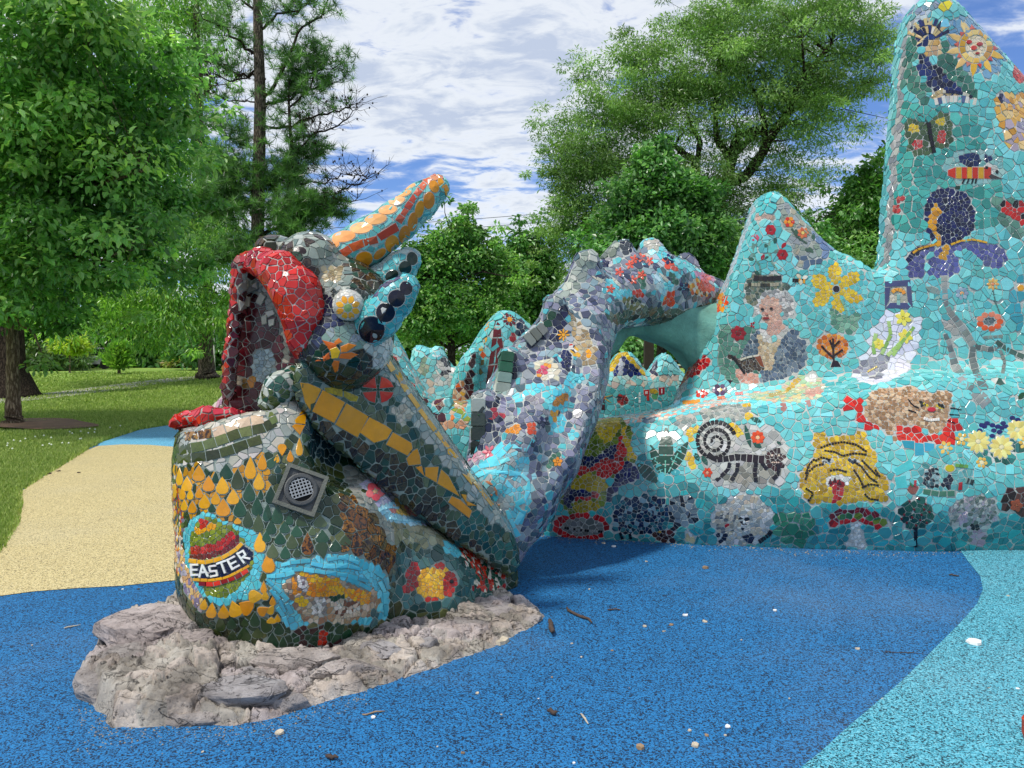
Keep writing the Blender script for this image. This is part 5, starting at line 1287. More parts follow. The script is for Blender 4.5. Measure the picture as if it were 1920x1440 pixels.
# ================= top peak
pw.view(1600, 0, .27778)
GN = ['#3c7466','#4a8070','#356a5c','#5a8c7c']
pw.reg([(350,280),(420,200),(440,340),(420,420),(430,500),(520,600),(500,700),(380,600),(330,580)], GN, 14)
pw.reg([(560,280),(640,300),(700,400),(800,560),(860,680),(700,600),(600,500),(560,400)], GN, 14)
pw.reg([(410,120),(480,60),(530,90),(500,110),(420,160)], ['#8a9ab0','#a8b4bc','#5a9aa8'], 12)
pw.reg([(380,60),(560,0),(680,30),(600,80),(500,50),(420,130),(370,180)], ['#7d8a9c','#6a8a98','#9098a8','#5a9a9c'], 14)
pw.reg([(575,40),(600,15),(650,30),(650,60),(600,68)], ['#e0d040','#d88080'], 14)
pw.t([(590,155),(605,130),(632,130),(650,178),(625,186),(585,182)], '#7cc0d8')
# crowned figure with fish tail, plain
pw.reg([(440,300),(420,210),(450,150),(510,140),(560,210),(600,190),(590,250),(550,300),(500,300)], ['#c0a878','#26407c','#1c2c5c','#d0bc94'], 11)
for k in range(10):
    a = math.radians(200 + k*15); a2 = a + math.radians(9)
    pw.strip([(510+45*math.cos(a),275+45*math.sin(a)*1.0),(510+150*math.cos(a),270+150*math.sin(a))], (14,26), 50, ['#1a2c6a','#121c44','#c9b488'] if k % 2 else ['#182a60','#bca878','#d5ccb8'], .12)
pw.reg([(480,330),(560,280),(600,300),(595,370),(540,400),(480,380)], ['#c8a060','#c0a080','#d0b48a'], 13)
pw.reg([(445,360),(480,380),(560,420),(600,490),(700,580),(740,620),(640,590),(590,620),(545,640),(520,580),(450,500),(432,430)], ['#121a40','#1a2860','#22346c','#0e1430'], 11)
pw.reg([(545,640),(600,590),(640,590),(720,610),(740,650),(620,650),(540,680)], ['#c8b088','#b8a47c','#22346c'], 11)
pw.strip([(545,690),(640,670),(740,670),(830,690)], 46, 26, ['#cdc6bc','#b8b4b0','#d8d2c8','#5a6a90'], .1)
pw.strip([(600,620),(680,620),(760,640),(800,660)], 22, 22, ['#1a2450','#101838','#c9c2b4'], .1)
# smiling sun
pw.reg([(650,130),(740,100),(900,130),(1000,260),(1040,350),(980,500),(880,520),(760,470),(690,400),(630,330),(640,210)], ['#6a94b4','#88a8bc','#5aa8b0','#7aa0b8'], 14)
sx, sy = 825, 315
for k in range(20):
    a = math.radians(k*18 + 6); R = (205 if k % 2 else 150)
    cl_ = ['#d8ac34', '#e0b848'] if k % 2 else ['#c04438', '#cc8478', '#b83c34']
    if 120 < k*18 < 260: cl_ = ['#dcb878', '#e0c48c'] if k % 2 else ['#c86a5c', '#d89890']
    w = 44
    ax_, ay_ = math.cos(a), math.sin(a)
    pw.t([(sx+ax_*118-ay_*w/2, sy+ay_*118+ax_*w/2), (sx+ax_*R*.8-ay_*w*.4, sy+ay_*R*.8+ax_*w*.4), (sx+ax_*R, sy+ay_*R), (sx+ax_*R*.8+ay_*w*.4, sy+ay_*R*.8-ax_*w*.4), (sx+ax_*118+ay_*w/2, sy+ay_*118-ax_*w/2)], random.choice(cl_))
for k in range(14):
    a = math.radians(k*360/14); a2 = math.radians((k+.9)*360/14)
    pw.t([(sx+74*math.cos(a), sy+80*math.sin(a)), (sx+112*math.cos(a), sy+114*math.sin(a)), (sx+112*math.cos(a2), sy+114*math.sin(a2)), (sx+74*math.cos(a2), sy+80*math.sin(a2))], random.choice(['#c89a34','#d8b054','#dcc078','#c08c2c']))
pw.ell(sx, sy, 74, 80, ['#dcceb0','#e0d4bc','#d4c4a0'], 10, edge=True)
for x, y, rx, ry, c in ((778,285,20,14,'#b02c2c'),(850,300,20,14,'#a82828'),(810,325,20,16,'#c84438'),(835,362,14,8,'#a02828')): pw.et(x, y, rx, ry, c, n=10, h=1.2)
pw.ell(1125, 490, 46, 62, ['#c04a48','#cc6058','#b03a3a'], 9)
# figure at the right margin
pw.reg([(960,650),(1060,630),(1160,640),(1160,700),(1160,1000),(1050,1010),(1010,880),(960,760)], ['#d8a850','#e0b868','#c89440','#b0a0ac','#dcc088'], 14)
pw.reg([(960,650),(1020,640),(1060,690),(1000,720)], ['#8c8ca4','#20284c'], 12).reg([(1100,820),(1160,790),(1160,900),(1090,880)], ['#9a94a4','#b4acb4'], 12)
# butterfly
pw.reg([(340,840),(400,800),(450,820),(480,850),(530,810),(600,765),(660,770),(655,850),(665,960),(620,990),(560,1000),(540,1040),(420,1045),(360,1020),(380,940),(350,900)], ['#4a6040','#566c48','#3e5438'], 11)
for x, y, rx, ry, c in ((410,870,30,28,['#c8b030','#b8a028']),(590,820,30,28,['#c8b030']),(432,980,36,34,['#b03434','#c87068']),(592,925,30,42,['#b83c34','#c44a40'])): pw.ell(x, y, rx, ry, c, 8)
pw.strip([(505,825),(520,920),(545,1035)], 26, 42, ['#14101c', '#1c1624'], .08); pw.strip([(500,825),(460,780),(430,775)], 8, 30, ['#5a5a50'])
# bee with blue wings
pw.ell(815, 1130, 200, 118, ['#8fb8b4','#9cbcb8','#7fb0ac'], 12)
pw.ell(790, 1078, 74, 46, ['#14285c','#1c3468','#102048'], 10).reg([(880,1050),(900,1035),(935,1040),(935,1080),(905,1110),(880,1090)], ['#14285c','#1c3468'], 10)
for x0, x1, c in ((635,690,'#c83c1c'),(690,730,'#c89a20'),(730,765,'#c8341c'),(765,800,'#d0a428'),(800,840,'#b83018'),(840,880,'#c89a20'),(880,930,'#c03820')):
    pw.t([(x0+2, 1130 if x0 > 640 else 1150), (x1-2, 1130), (x1-2, 1208), (x0+2, 1206 if x0 > 640 else 1185)], c)
pw.ell(915, 1145, 58, 36, ['#d0cec8','#c4c2bc'], 9).et(897, 1138, 16, 16, '#0c0c14').t([(930,1175),(1005,1208),(925,1208),(905,1190)], '#3c3838').et(968, 1160, 10, 14, '#1c1c24')
for x in (740, 768, 795, 818): pw.strip([(x+12, 1202), (x-6 if x < 790 else x+2, 1242)], 9, 45, ['#12121a'])
pw.t([(688,1255),(720,1255),(718,1278),(686,1278)], '#1c4034')
for x, y in ((318,1352),(296,1408)): pw.ell(x, y, 27, 25, ['#b84440','#a03434','#c86a5c'], 7)
# ================= iris
pw.view(1600, 380, .2638)
pw.reg([(560,-60),(620,-95),(700,-95),(790,-60),(850,20),(860,120),(840,200),(770,260),(690,290),(600,290),(540,220),(515,120),(520,10)], ['#10164c','#161e5c','#0c123c','#1a2460'], 9)
pw.reg([(600,-30),(620,60),(585,180),(640,280),(600,300),(550,200),(530,120),(560,20)], ['#d89c1c','#c88a18','#e0a828'], 11)
pw.reg([(390,420),(440,340),(560,300),(600,310),(490,380),(500,480),(490,520),(410,520),(385,470)], ['#5a5c90','#4c4e80','#686a9c'], 10)
pw.reg([(380,410),(440,330),(560,295),(580,310),(460,360),(400,420)], ['#141848','#1c2054'], 8).strip([(420,360),(470,325),(540,308),(580,298)], 16, 40, ['#d8a024'])
pw.reg([(620,330),(690,330),(735,400),(745,480),(700,515),(610,525),(540,500),(545,420),(580,360)], ['#6064a0','#54588e','#7074a8'], 10)
pw.reg([(690,310),(760,275),(860,270),(980,290),(1060,340),(1092,400),(1080,450),(990,470),(930,445),(880,370),(800,320),(700,350)], ['#5e609a','#545690','#6c6ea4','#64668c'], 10)
pw.strip([(690,300),(760,272),(850,262),(950,285)], 14, 40, ['#d8a82c']).reg([(640,320),(670,300),(690,310),(655,400),(620,405),(610,370)], ['#d8a024'], 7)
ST = ['#8f9692','#7c8684','#a2a49e']
pw.strip([(640,520),(645,600),(650,690)], 44, 40, ST, .1).strip([(650,700),(680,770),(760,870),(820,960),(850,1020)], (40, 50), 42, ['#9a9c98','#868a86','#74787a'], .1)
pw.leaf(510, 600, 630, 650, 50, '#8c9a94', 3).leaf(570, 690, 640, 650, 26, '#9ab4a8', 2)
pw.reg([(640,850),(700,820),(790,870),(800,920),(700,930),(650,890)], ['#a09c98','#b0aca6','#908e8c'], 13)
pw.strip([(650,930),(690,1040),(720,1160),(790,1280),(900,1380),(950,1440)], (30, 90), 46, ['#8c9290','#7a8280','#6a7474','#9a9c98'], .1)
pw.strip([(850,1020),(840,1100),(880,1240),(940,1330)], (40, 60), 44, ['#7d8482','#6a7270'], .1).strip([(860,1020),(960,1045),(1040,1030),(1010,990)], 34, 44, ['#848884','#5c6664'], .1)
pw.strip([(1010,985),(1100,1050),(1213,1100)], 36, 60, ['#4e6a60','#3e5c54'], .1).strip([(1040,1050),(1075,1130),(1060,1220)], 24, 36, ['#7a807c'], .1)
pw.t([(1040,1230),(1085,1310),(1010,1290)], '#3c5a4c').strip([(920,960),(1060,950)], 24, 40, ['#8a9490','#7c8a84'], .1)
# framed cup
for q in ([(222,562),(405,548),(408,590),(225,600)], [(222,605),(262,602),(250,700),(224,750)], [(375,592),(410,592),(420,752),(385,700)], [(226,752),(262,712),(380,712),(418,755)]): pw.t(q, '#505478')
pw.ell(320, 655, 78, 75, ['#bcb8a8','#a8a898','#ccc8ba'], 7)
pw.strip([(275,640),(300,615),(350,625),(362,650)], 26, 32, ['#dc9434','#e0a040'], .08).strip([(320,650),(320,735)], 24, 45, ['#8ab4ac'], .1)
# daffodils on white, leaning
pw.reg([(215,790),(310,760),(400,770),(480,840),(470,960),(440,1080),(370,1200),(250,1280),(120,1300),(-20,1240),(80,1080),(130,920)], ['#d8d8e4','#cfd0dc','#e0e0e8'], 15)
for path in ([(250,840),(265,940),(200,1080)], [(160,930),(140,1030),(150,1080)], [(430,880),(370,960),(240,1090)], [(400,920),(330,1010),(280,1090)]): pw.strip(path, 26, 50, ['#a0c070','#90b464','#b0c888'], .08)
for x, y, r_ in ((355,820,62),(370,950,56),(180,1005,42)): pw.petals(x, y, 8, r_, 6, 34, ['#e0d454','#e8dc6c'], '#e0c848', rot=20)
pw.reg([(90,1095),(260,1100),(225,1180),(190,1260),(60,1240),(0,1200)], ['#8a8c98','#9a9ca6','#7c7e8c'], 12)
pw.strip([(100,1205),(170,1165)], 12, 14, ['#d0b84c'], .3)
# small flowers at the right
pw.petals(990, 580, 12, 46, 8, 22, ['#e0a85c','#d8b86c'], '#e0905c').strip([(990,620),(1005,700),(1040,790)], 10, 40, ['#5a7a74'])
pw.petals(770, 645, 14, 50, 7, 30, ['#8ea0b0','#a0b0bc'], '#d8a070').strip([(810,690),(830,800),(860,850)], 14, 40, ['#98b4b4'])
for k in range(9):
    a = math.radians(k*40); pw.et(968+72*math.cos(a), 845+52*math.sin(a), 25, 21, ['#d8602c', '#e08a6c'][math.sin(a) < 0], n=8)
pw.ell(968, 845, 50, 32, ['#5c6a70','#788488','#4c5860'], 7)
pw.reg([(1110,560),(1213,480),(1213,900),(1160,900),(1100,760)], ['#46a8b4','#3c9ca8'], 20)
pw.reg([(1000,-20),(1213,-20),(1213,320),(1130,240),(1040,120)], ['#5c8474','#6e9484','#4c7464'], 17).reg([(1030,0),(1213,0),(1213,140),(1140,110),(1070,60)], ['#c0241c','#a81c1c','#14101a'], 11)
pw.ell(1195, 595, 20, 26, ['#e0a030'], 9).leaf(1170, 1400, 1213, 1350, 40, '#1c5030')
# ================= first peak : roses, reader, sunflower, small tree
pw.view(1250, 350, .30556)
pw.reg([(560,60),(640,46),(690,165),(560,168)], ['#54b8ba','#48acb0','#60c0c2'], 15)
pw.reg([(555,172),(690,178),(700,196),(545,200)], ['#c8a898','#a89488'], 7)
pw.reg([(668,55),(740,110),(850,220),(1030,385),(980,440),(850,515),(820,470),(760,320),(700,150)], ['#a0a498','#8c9a8c','#b0a898','#9aa0a0'], 12)
pw.reg([(880,260),(1030,385),(980,430),(920,350)], ['#6a80a4','#7a90b0','#5c7498'], 18).reg([(800,420),(880,420),(950,450),(850,515)], ['#54687c','#60748a'], 16)
pw.petals(752, 218, 10, 34, 6, 30, ['#c8341c','#e09030'], '#e0a830').petals(835, 285, 10, 36, 7, 22, ['#d8804c','#c86848'], '#d8c070')
pw.strip([(765,255),(800,310),(860,350)], 12, 26, ['#4c6450'])
for a_ in ((870,370,900,410),(895,285,900,330),(850,380,880,400),(790,260,800,300)): pw.leaf(*a_, 24, '#4a6854')
pw.petals(638, 266, 8, 34, 6, 36, ['#a81824','#b82430'], '#8c141c').petals(545, 315, 6, 26, 5, 28, ['#c0506c','#b84460'], '#a03850').petals(710, 418, 8, 36, 6, 34, ['#a81824','#981420'], '#7c101c')
pw.leaf(705, 378, 732, 342, 26, '#a81c28').leaf(580, 450, 600, 416, 26, '#a02030')
pw.strip([(632,305),(628,400),(640,460),(680,510),(740,530)], 12, 30, ['#5c8c7c','#7c9c8c']).strip([(530,345),(540,440),(575,490),(575,540)], 12, 30, ['#7a948c','#5c8c7c'])
for a_ in ((600,350,622,380),(660,350,672,312),(512,400,530,440),(560,350,520,380),(655,410,690,385),(630,430,600,445),(540,520,570,540),(500,440,540,450)): pw.leaf(*a_, 24, random.choice(['#2c5c4c','#6c8c84','#3c6454']))
pw.petals(828, 565, 4, 42, 3, 24, ['#d0c8b0','#dcd8c8'], None, rot=-140).strip([(770,575),(850,580)], 26, 14, ['#d89a24','#241c18','#d89a24'], .05)
pw.ell(1040, 628, 190, 180, TEAL, 9)
for k in range(6):
    a = math.radians(-95 + 60*k); c_, s_ = math.cos(a), math.sin(a)
    pts = [(1040 + c_*t*1.0 - s_*o, 628 + s_*t*.95 + c_*o) for t, o in ((20,8),(70,34),(120,42),(158,26),(174,0),(158,-26),(120,-42),(70,-34),(20,-8))]
    pw.reg(pts, ['#d8b81c','#ccaa18','#e0c230'], 8)
pw.et(1040, 628, 20, 20, '#2a1420', h=1.3).strip([(1070,690),(1095,740),(1110,800)], 14, 44, ['#7fae9a'])
pw.reg([(990,740),(1060,760),(1100,800),(1180,770),(1170,870),(1090,915),(1030,870)], ['#6c9c84','#5c8c78','#84ac94'], 11)
# little autumn tree
pw.ell(1015, 980, 92, 70, ['#dc8c2c','#c87424','#e0a040','#b8601c'], 8)
for path in ([(1030,1105),(1022,1040),(1020,930)], [(1022,1050),(960,990),(950,975)], [(1022,1040),(1080,1000)], [(1022,1000),(1000,940)], [(1022,985),(1060,945)]): pw.strip(path, 12, 26, ['#2c1820'], .05)
pw.t([(1005,1108),(1070,1106),(1050,1070),(1020,1065)], '#2c1820')
# zinnia and poinsettia on the left slope
pw.petals(332, 712, 14, 62, 10, 32, ['#d85020','#e07c28','#e0a02c'], '#e0b030', sy=1.05, sx=.85).strip([(290,790),(240,890),(205,990)], 8, 40, ['#8a8a50']).leaf(175, 1000, 230, 965, 30, '#9a8c3c', 3)
pw.reg([(60,1200),(80,1130),(150,1040),(160,1090),(230,1035),(265,1075),(200,1140),(120,1190),(80,1230)], ['#a01824','#b02028','#7c121c','#c83c34'], 9).reg([(70,1140),(130,1120),(120,1180),(80,1190)], ['#d88030','#c86024'], 7)
# seated reader with book
pw.reg([(320,850),(360,845),(400,860),(560,880),(560,1180),(400,1200),(360,1180),(320,1100)], ['#5c8c7c','#6a9684','#4c7c6c'], 14)
pw.reg([(480,600),(530,545),(700,545),(700,590),(780,620),(700,650),(590,640),(560,720),(500,720),(490,660)], ['#5c7464','#7a7c64','#4a5a50','#8c8c78'], 9)
pw.strip([(535,560),(620,566),(705,560)], 30, 30, ['#2c2424','#3a302c'], .06).strip([(500,600),(600,605),(690,600)], 20, 20, ['#4c4030','#a09c88','#3c3c34'], .1)
pw.reg([(560,690),(600,650),(680,638),(750,660),(778,710),(770,790),(720,810),(700,740),(690,690),(620,670),(580,700),(560,760),(560,800),(545,770)], ['#c0bcb8','#a8a6a4','#d4d0cc','#8c8a88'], 7)
pw.reg([(575,700),(620,672),(690,690),(706,740),(705,800),(680,840),(640,860),(600,830),(572,780)], ['#cda896','#c49a86','#d6b4a2'], 5.8)
pw.reg([(620,860),(700,800),(720,870),(660,920),(610,900)], ['#c89c8c','#d0a898'], 8)
for x, y, rx, ry, c in ((587,752,10,8,'#342c30'),(642,748,10,8,'#342c30'),(610,808,20,8,'#8c2c30'),(612,782,9,7,'#b88070')): pw.et(x, y, rx, ry, c, n=8, h=1.4)
pw.reg([(560,880),(600,880),(660,960),(740,840),(750,900),(700,940),(650,960),(600,960)], ['#d0ccc4','#dcd8d0','#c0bcb4'], 9)
pw.reg([(555,900),(600,960),(660,955),(700,930),(660,1060),(640,1130),(570,1120),(560,1000)], ['#c2ae90','#b8a080','#d0bea0'], 8)
pw.reg([(490,950),(560,890),(560,1000),(550,1040),(470,1060)], ['#566878','#6a7c8a','#485868'], 8)
pw.reg([(700,940),(750,880),(800,890),(850,960),(858,1060),(840,1110),(740,1170),(570,1200),(570,1130),(650,1130),(660,1050)], ['#5a6c80','#6c7c8c','#4c5c70','#808e98'], 8)
pw.reg([(390,1035),(440,1060),(560,1035),(600,1120),(500,1140),(470,1150)], ['#3c2c28','#4c3c30','#5c4c38'], 7).strip([(450,1065),(500,1045),(570,1035)], 12, 40, ['#c8c4b4']).strip([(395,1035),(440,1090),(480,1150)], 14, 40, ['#1c1c20']).t([(540,1045),(575,1035),(600,1110),(575,1100)], '#8c5038')
pw.reg([(420,1110),(470,1140),(560,1145),(575,1200),(500,1215),(440,1180)], ['#cc9c8c','#d4a898','#c08c7c'], 8)
pw.petals(440, 900, 14, 50, 7, 34, ['#8c1424','#a01c2c'], '#7c101c').petals(530, 848, 4, 20, 5, 14, ['#a81c2c'], None)
pw.petals(215, 1272, 10, 42, 5, 28, ['#c83428','#d04434'], '#c83428', sy=.7).petals(327, 1248, 14, 52, 6, 36, ['#54405c','#60486c'], '#e0b030', sy=.75).t([(370,1185),(405,1190),(388,1210)], '#3c1824')
pw.strip([(100,1325),(150,1322),(200,1330)], 20, 34, ['#e09c40']).strip([(310,1300),(350,1298)], 20, 26, ['#d88060']).strip([(420,1275),(470,1270)], 18, 26, ['#d88888'])
# pale serpent on the ledge
pw.reg([(500,1270),(700,1250),(800,1160),(920,1160),(940,1190),(970,1230),(940,1290),(800,1320),(600,1320),(520,1300)], ['#a8c8a0','#c0ccaa','#d0b8a0','#98c4b0','#d8c894'], 10)
pw.reg([(620,1270),(720,1255),(800,1180),(830,1180),(740,1265),(640,1290)], ['#c8a83c','#b89c40'], 8).ell(885, 1180, 34, 24, ['#dcdcd4'], 9).reg([(860,1240),(940,1230),(960,1260),(900,1290),(850,1270)], ['#d0a090','#c89888'], 10)
pw.t([(697,1330),(730,1332),(742,1365),(722,1385),(700,1375)], '#a87870').t([(845,1318),(880,1312),(888,1350),(868,1355)], '#b08880')
# ================= lower wall left : big fish, plant, spiral tail animal, two creatures
pw.view(980, 740, .26042)
pw.reg([(300,220),(420,210),(540,190),(620,170),(710,160),(760,220),(800,470),(720,480),(620,640),(600,740),(520,840),(340,860),(280,780),(230,640),(200,560),(200,400),(240,300)], ['#6c7c24','#5f7020','#7a8a2c','#566818'], 11)
pw.reg([(540,190),(620,170),(705,165),(700,250),(640,340),(600,350),(540,300),(520,230)], ['#bca41c','#a8941c','#c8b02c'], 10).reg([(705,260),(745,230),(765,300),(800,460),(750,480),(730,380)], ['#c0a020','#d0b028'], 10)
pw.reg([(230,470),(270,410),(340,390),(420,440),(520,450),(600,400),(680,350),(700,420),(640,470),(560,520),(420,540),(330,600),(370,680),(500,690),(500,750),(370,740),(360,820),(290,800),(300,660),(250,620)], ['#141c54','#1c2664','#101848'], 9)
pw.reg([(640,620),(620,700),(600,760),(680,680),(760,620),(850,600),(800,520),(740,480),(700,570)], ['#141c54','#1c2664','#101848'], 10)
pw.reg([(305,530),(340,495),(380,510),(500,530),(560,460),(620,440),(650,470),(690,300),(720,310),(740,400),(720,520),(680,560),(620,600),(560,590),(520,550),(380,590),(330,590)], ['#b01c1c','#c02424','#981818'], 9)
pw.reg([(360,725),(500,740),(505,690),(545,700),(540,750),(480,760),(380,760),(365,800)], ['#b02024','#901820'], 9).reg([(300,590),(400,590),(490,545),(560,600),(620,620),(600,700),(520,690),(360,680)], ['#a89420','#98861c','#b8a42c'], 11)
pw.reg([(370,770),(500,770),(590,720),(540,820),(440,850),(360,845)], ['#a8961c','#98881c'], 11)
# plant
for a_, n_, w_ in (((1030,570,1035,235),5,110), ((1010,590,920,360),5,70), ((1050,570,1190,340),6,80), ((970,630,825,495),5,90)):
    pw.leaf(*a_, w_, '#1c4c40', n_)
pw.strip([(1025,640),(1030,450),(1035,300)], 10, 60, ['#7cc0b0']).strip([(1050,560),(1120,420)], 8, 60, ['#7cc0b0']).strip([(1000,570),(950,440)], 8, 60, ['#7cc0b0'])
pw.et(1000, 595, 26, 40, '#58b4bc').et(1050, 615, 36, 34, '#50a8b0').et(1100, 560, 34, 24, '#48a0a8')
# lemur like animal with spiral tail on white ground
pw.reg([(1250,380),(1260,260),(1320,190),(1460,190),(1540,220),(1640,220),(1760,230),(1860,310),(1890,400),(1910,500),(1900,600),(1820,660),(1600,670),(1480,690),(1380,640),(1360,560),(1290,490)], ['#b4b4ae','#c0c0ba','#a4a6a2','#989a94'], 15)
pw.reg([(1420,600),(1600,500),(1780,500),(1880,560),(1800,650),(1560,665)], ['#8c8a80','#a09c90','#7c7c74'], 15)
sp = []
for k in range(60):
    t = k/59; a = math.radians(160 - 0 + t*900); R = 22 + 128*t
    sp.append((1385 + R*math.cos(a)*1.0, 340 + R*math.sin(a)))
pw.strip(sp, (20, 32), 30, ['#141018','#1c161c'], .16)
pw.strip([(1330,425),(1380,470),(1460,465),(1540,450),(1740,470)], (36, 60), 42, ['#241a24','#301c28','#1c1620'], .1)
for path in ([(1490,490),(1480,540),(1390,620)], [(1550,490),(1540,560),(1500,620)], [(1680,490),(1670,560),(1680,630)], [(1720,490),(1760,540)], [(1840,500),(1845,570),(1800,610)]): pw.strip(path, 28, 40, ['#181420','#221a24'], .1)
pw.ell(1820, 465, 68, 78, ['#3c2024','#4a282a','#301a20'], 9)
for x, y in ((1795,440),(1845,440)): pw.et(x, y, 9, 9, '#c8b8a8', n=8, h=1.4)
pw.strip([(1790,490),(1850,490)], 10, 14, ['#c8b0a0'], .2)
pw.petals(1692, 310, 14, 52, 8, 34, ['#d85c2c','#cc4c20'], '#e0b890').petals(1330, 562, 10, 38, 6, 26, ['#cc4c24'], '#d8a080')
for q in ((1500,215,1560,300),(1230,240,1215,320),(1600,80,1620,170),(1180,430,1215,530)): pw.reg([(q[0]-30,q[1]),(q[0]+30,q[1]-10),(q[2]+30,q[3]-20),(q[2],q[3]+10),(q[2]-30,q[3]-30)], ['#d0b028','#d8c040','#c0a020'], 9)
pw.reg([(1260,130),(1400,80),(1560,70),(1640,90),(1560,200),(1460,170),(1320,180)], ['#8c9490','#a0a49c','#7a8480','#b0b0a8'], 10).reg([(1110,150),(1260,130),(1250,200),(1150,260),(1100,220)], ['#98a09c','#b8b4a8','#84908c'], 11)
for a_ in ((1600,220,1640,380),(1290,440,1330,510),(1660,350,1720,380),(1640,170,1720,200),(1850,340,1840,360),(1240,420,1270,480)): pw.leaf(*a_, 40, '#24584c', 3)
pw.petals(965, 112, 18, 66, 8, 34, ['#dcd8d4','#e4e0dc'], '#c02c34', sy=.5, sx=1)
pw.reg([(865,160),(900,170),(960,160),(940,200),(900,215),(870,200)], ['#6c7c88','#7c8a94'], 12)
pw.strip([(1150,60),(1220,55),(1280,45)], 26, 34, ['#e0a048','#d88c48']).strip([(1400,28),(1460,22)], 22, 28, ['#d88870'])
# striped lens shape, hedgehog and white creature
pw.ell(420, 955, 195, 100, ['#b01c20','#981820','#c42c2c'], 11); pw.ell(430, 950, 150, 70, ['#7c7e7c','#8a8c88','#6c706e'], 14); pw.strip([(285,955),(430,975),(575,985)], 16, 16, ['#14141c','#9a9c98'], .15)
pw.reg([(655,900),(680,800),(760,740),(900,720),(1020,760),(1060,860),(1040,960),(940,990),(780,1000),(680,1000),(650,960)], ['#14284c','#1c3c5c','#2c6074','#3c7c84','#101c34','#88a4ac','#1c4c5c'], 9)
pw.reg([(1040,880),(1060,770),(1130,730),(1210,735),(1250,800),(1250,900),(1180,950),(1080,960)], ['#74848c','#5c6c78','#30303c','#8c9aa0','#1c1c28'], 12)
pw.reg([(940,990),(1090,950),(1090,1060),(960,1055)], ['#3c2428','#6c2c28','#b8922c','#20202c','#5a3c34'], 9).strip([(700,990),(720,1040)], 20, 26, ['#141c30']).strip([(770,1000),(780,1040)], 20, 24, ['#141c30'])
pw.reg([(1180,1040),(1190,1000),(1240,1010),(1230,1060),(1180,1065)], ['#d0ccc4','#14141c','#c8b890'], 8)
pw.reg([(1360,870),(1420,790),(1500,740),(1600,715),(1700,750),(1780,820),(1810,900),(1790,980),(1700,1060),(1560,1070),(1420,1070),(1380,960)], ['#c0c2be','#b0b4b2','#d0d0cc','#9ca2a0','#c8bca8'], 10)
pw.ell(1460, 920, 92, 85, ['#b8b0a0','#a8a090','#c8c4b8','#6c7074'], 8).reg([(1450,940),(1475,935),(1470,960)], ['#b02028'], 8).ell(1635, 1030, 44, 36, ['#101c3c','#182c50'], 12).ell(1435, 1030, 40, 36, ['#101c3c','#c0c4c0'], 8)
pw.reg([(1560,880),(1620,860),(1640,960),(1580,1000)], ['#e0e0dc','#2c2c34','#d0ccc4'], 8).strip([(1700,1060),(1770,1010),(1790,980)], 30, 20, ['#1c1c28'], .1)
pw.reg([(1800,880),(1920,850),(2100,860),(2100,1000),(2020,1100),(1850,1060),(1810,1000)], ['#3c8468','#4c9074','#54987c','#347860'], 19)
# small figure at the far left of the wall
pw.t([(95,690),(130,700),(180,745),(110,730)], '#8c2430').t([(125,650),(145,690),(125,710)], '#14101c').strip([(90,745),(150,790),(200,855)], 18, 40, ['#b89028','#a88020']).t([(200,820),(260,770),(250,830)], '#14182c')
# ================= lower wall right : cat, tiger, mushroom, apple tree
pw.view(1440, 740, .25)
pw.reg([(735,60),(760,0),(850,-40),(1000,-50),(1090,-60),(1130,-20),(1240,-10),(1330,-30),(1370,0),(1365,150),(1330,260),(1240,290),(1100,220),(960,230),(960,340),(900,290),(800,220),(730,170)], ['#b08c68','#c0a080','#a07c58','#cbb294','#947454'], 7)
pw.reg([(585,25),(720,25),(725,185),(680,185),(640,120),(585,110)], ['#c82818','#d43020','#b81c14'], 17).reg([(735,190),(810,210),(910,280),(830,270),(745,260)], ['#c42418','#b41c14'], 17)
pw.reg([(955,235),(1115,215),(1170,300),(1300,290),(1350,160),(1435,160),(1440,240),(1385,370),(1160,355),(975,335)], ['#cc2c18','#b82014','#d83c28'], 15)
pw.et(1225, 112, 32, 18, '#b8283c', n=10, h=1.3); pw.strip([(1165,175),(1210,192),(1285,185)], 22, 18, ['#dcd8d0'], .12)
for x, y in ((1170,75),(1290,90)): pw.reg([(x-30,y-22),(x+32,y-14),(x+30,y+18),(x-26,y+16)], ['#c8b030','#2c2c24'], 5)
for p_ in (([(1050,35),(1080,80),(1130,100)]), ([(1050,115),(1110,135)]), ([(1365,100),(1450,115)]), ([(1360,148),(1435,155)]), ([(1340,190),(1400,215)])): pw.strip(p_, 9, 40, ['#14141c'], .05)
# tiger face
pw.reg([(350,290),(440,290),(450,340),(530,315),(620,320),(660,290),(730,270),(750,360),(800,440),(810,560),(890,640),(895,790),(720,800),(600,800),(540,820),(480,800),(300,825),(250,720),(250,600),(330,470),(345,380)], ['#c8a61c','#b8981c','#d8b830','#a88818','#c0a428'], 9)
for path in ([(390,400),(470,370),(560,355),(660,375),(740,430)], [(420,420),(500,430),(560,460)], [(560,460),(640,440),(740,450)], [(350,500),(400,470),(470,490)], [(280,600),(310,520),(350,480)], [(280,640),(300,580),(360,530),(420,520)], [(640,500),(700,540),(760,620),(820,660)], [(700,490),(760,550),(820,610)], [(460,570),(520,560),(590,580)], [(700,700),(760,670),(830,680)], [(720,740),(760,780),(830,790)], [(280,700),(340,740),(300,800)], [(800,560),(840,620)], [(640,560),(680,620),(720,700)]):
    pw.strip(path, 14, 22, ['#14101c','#241420'], .22)
pw.reg([(400,500),(440,480),(490,490),(470,520),(420,520)], ['#b8b8b0','#8c9ca4','#2c3c4c'], 6).reg([(590,490),(640,480),(690,500),(640,520)], ['#b8b8b0','#2c3c4c'], 6)
pw.ell(532, 650, 92, 52, ['#d8d8d4','#c4c8c4','#e0dcd8'], 9).reg([(455,650),(580,645),(575,690),(545,800),(485,810),(490,700),(460,690)], ['#a81824','#c03838','#8c1420'], 9)
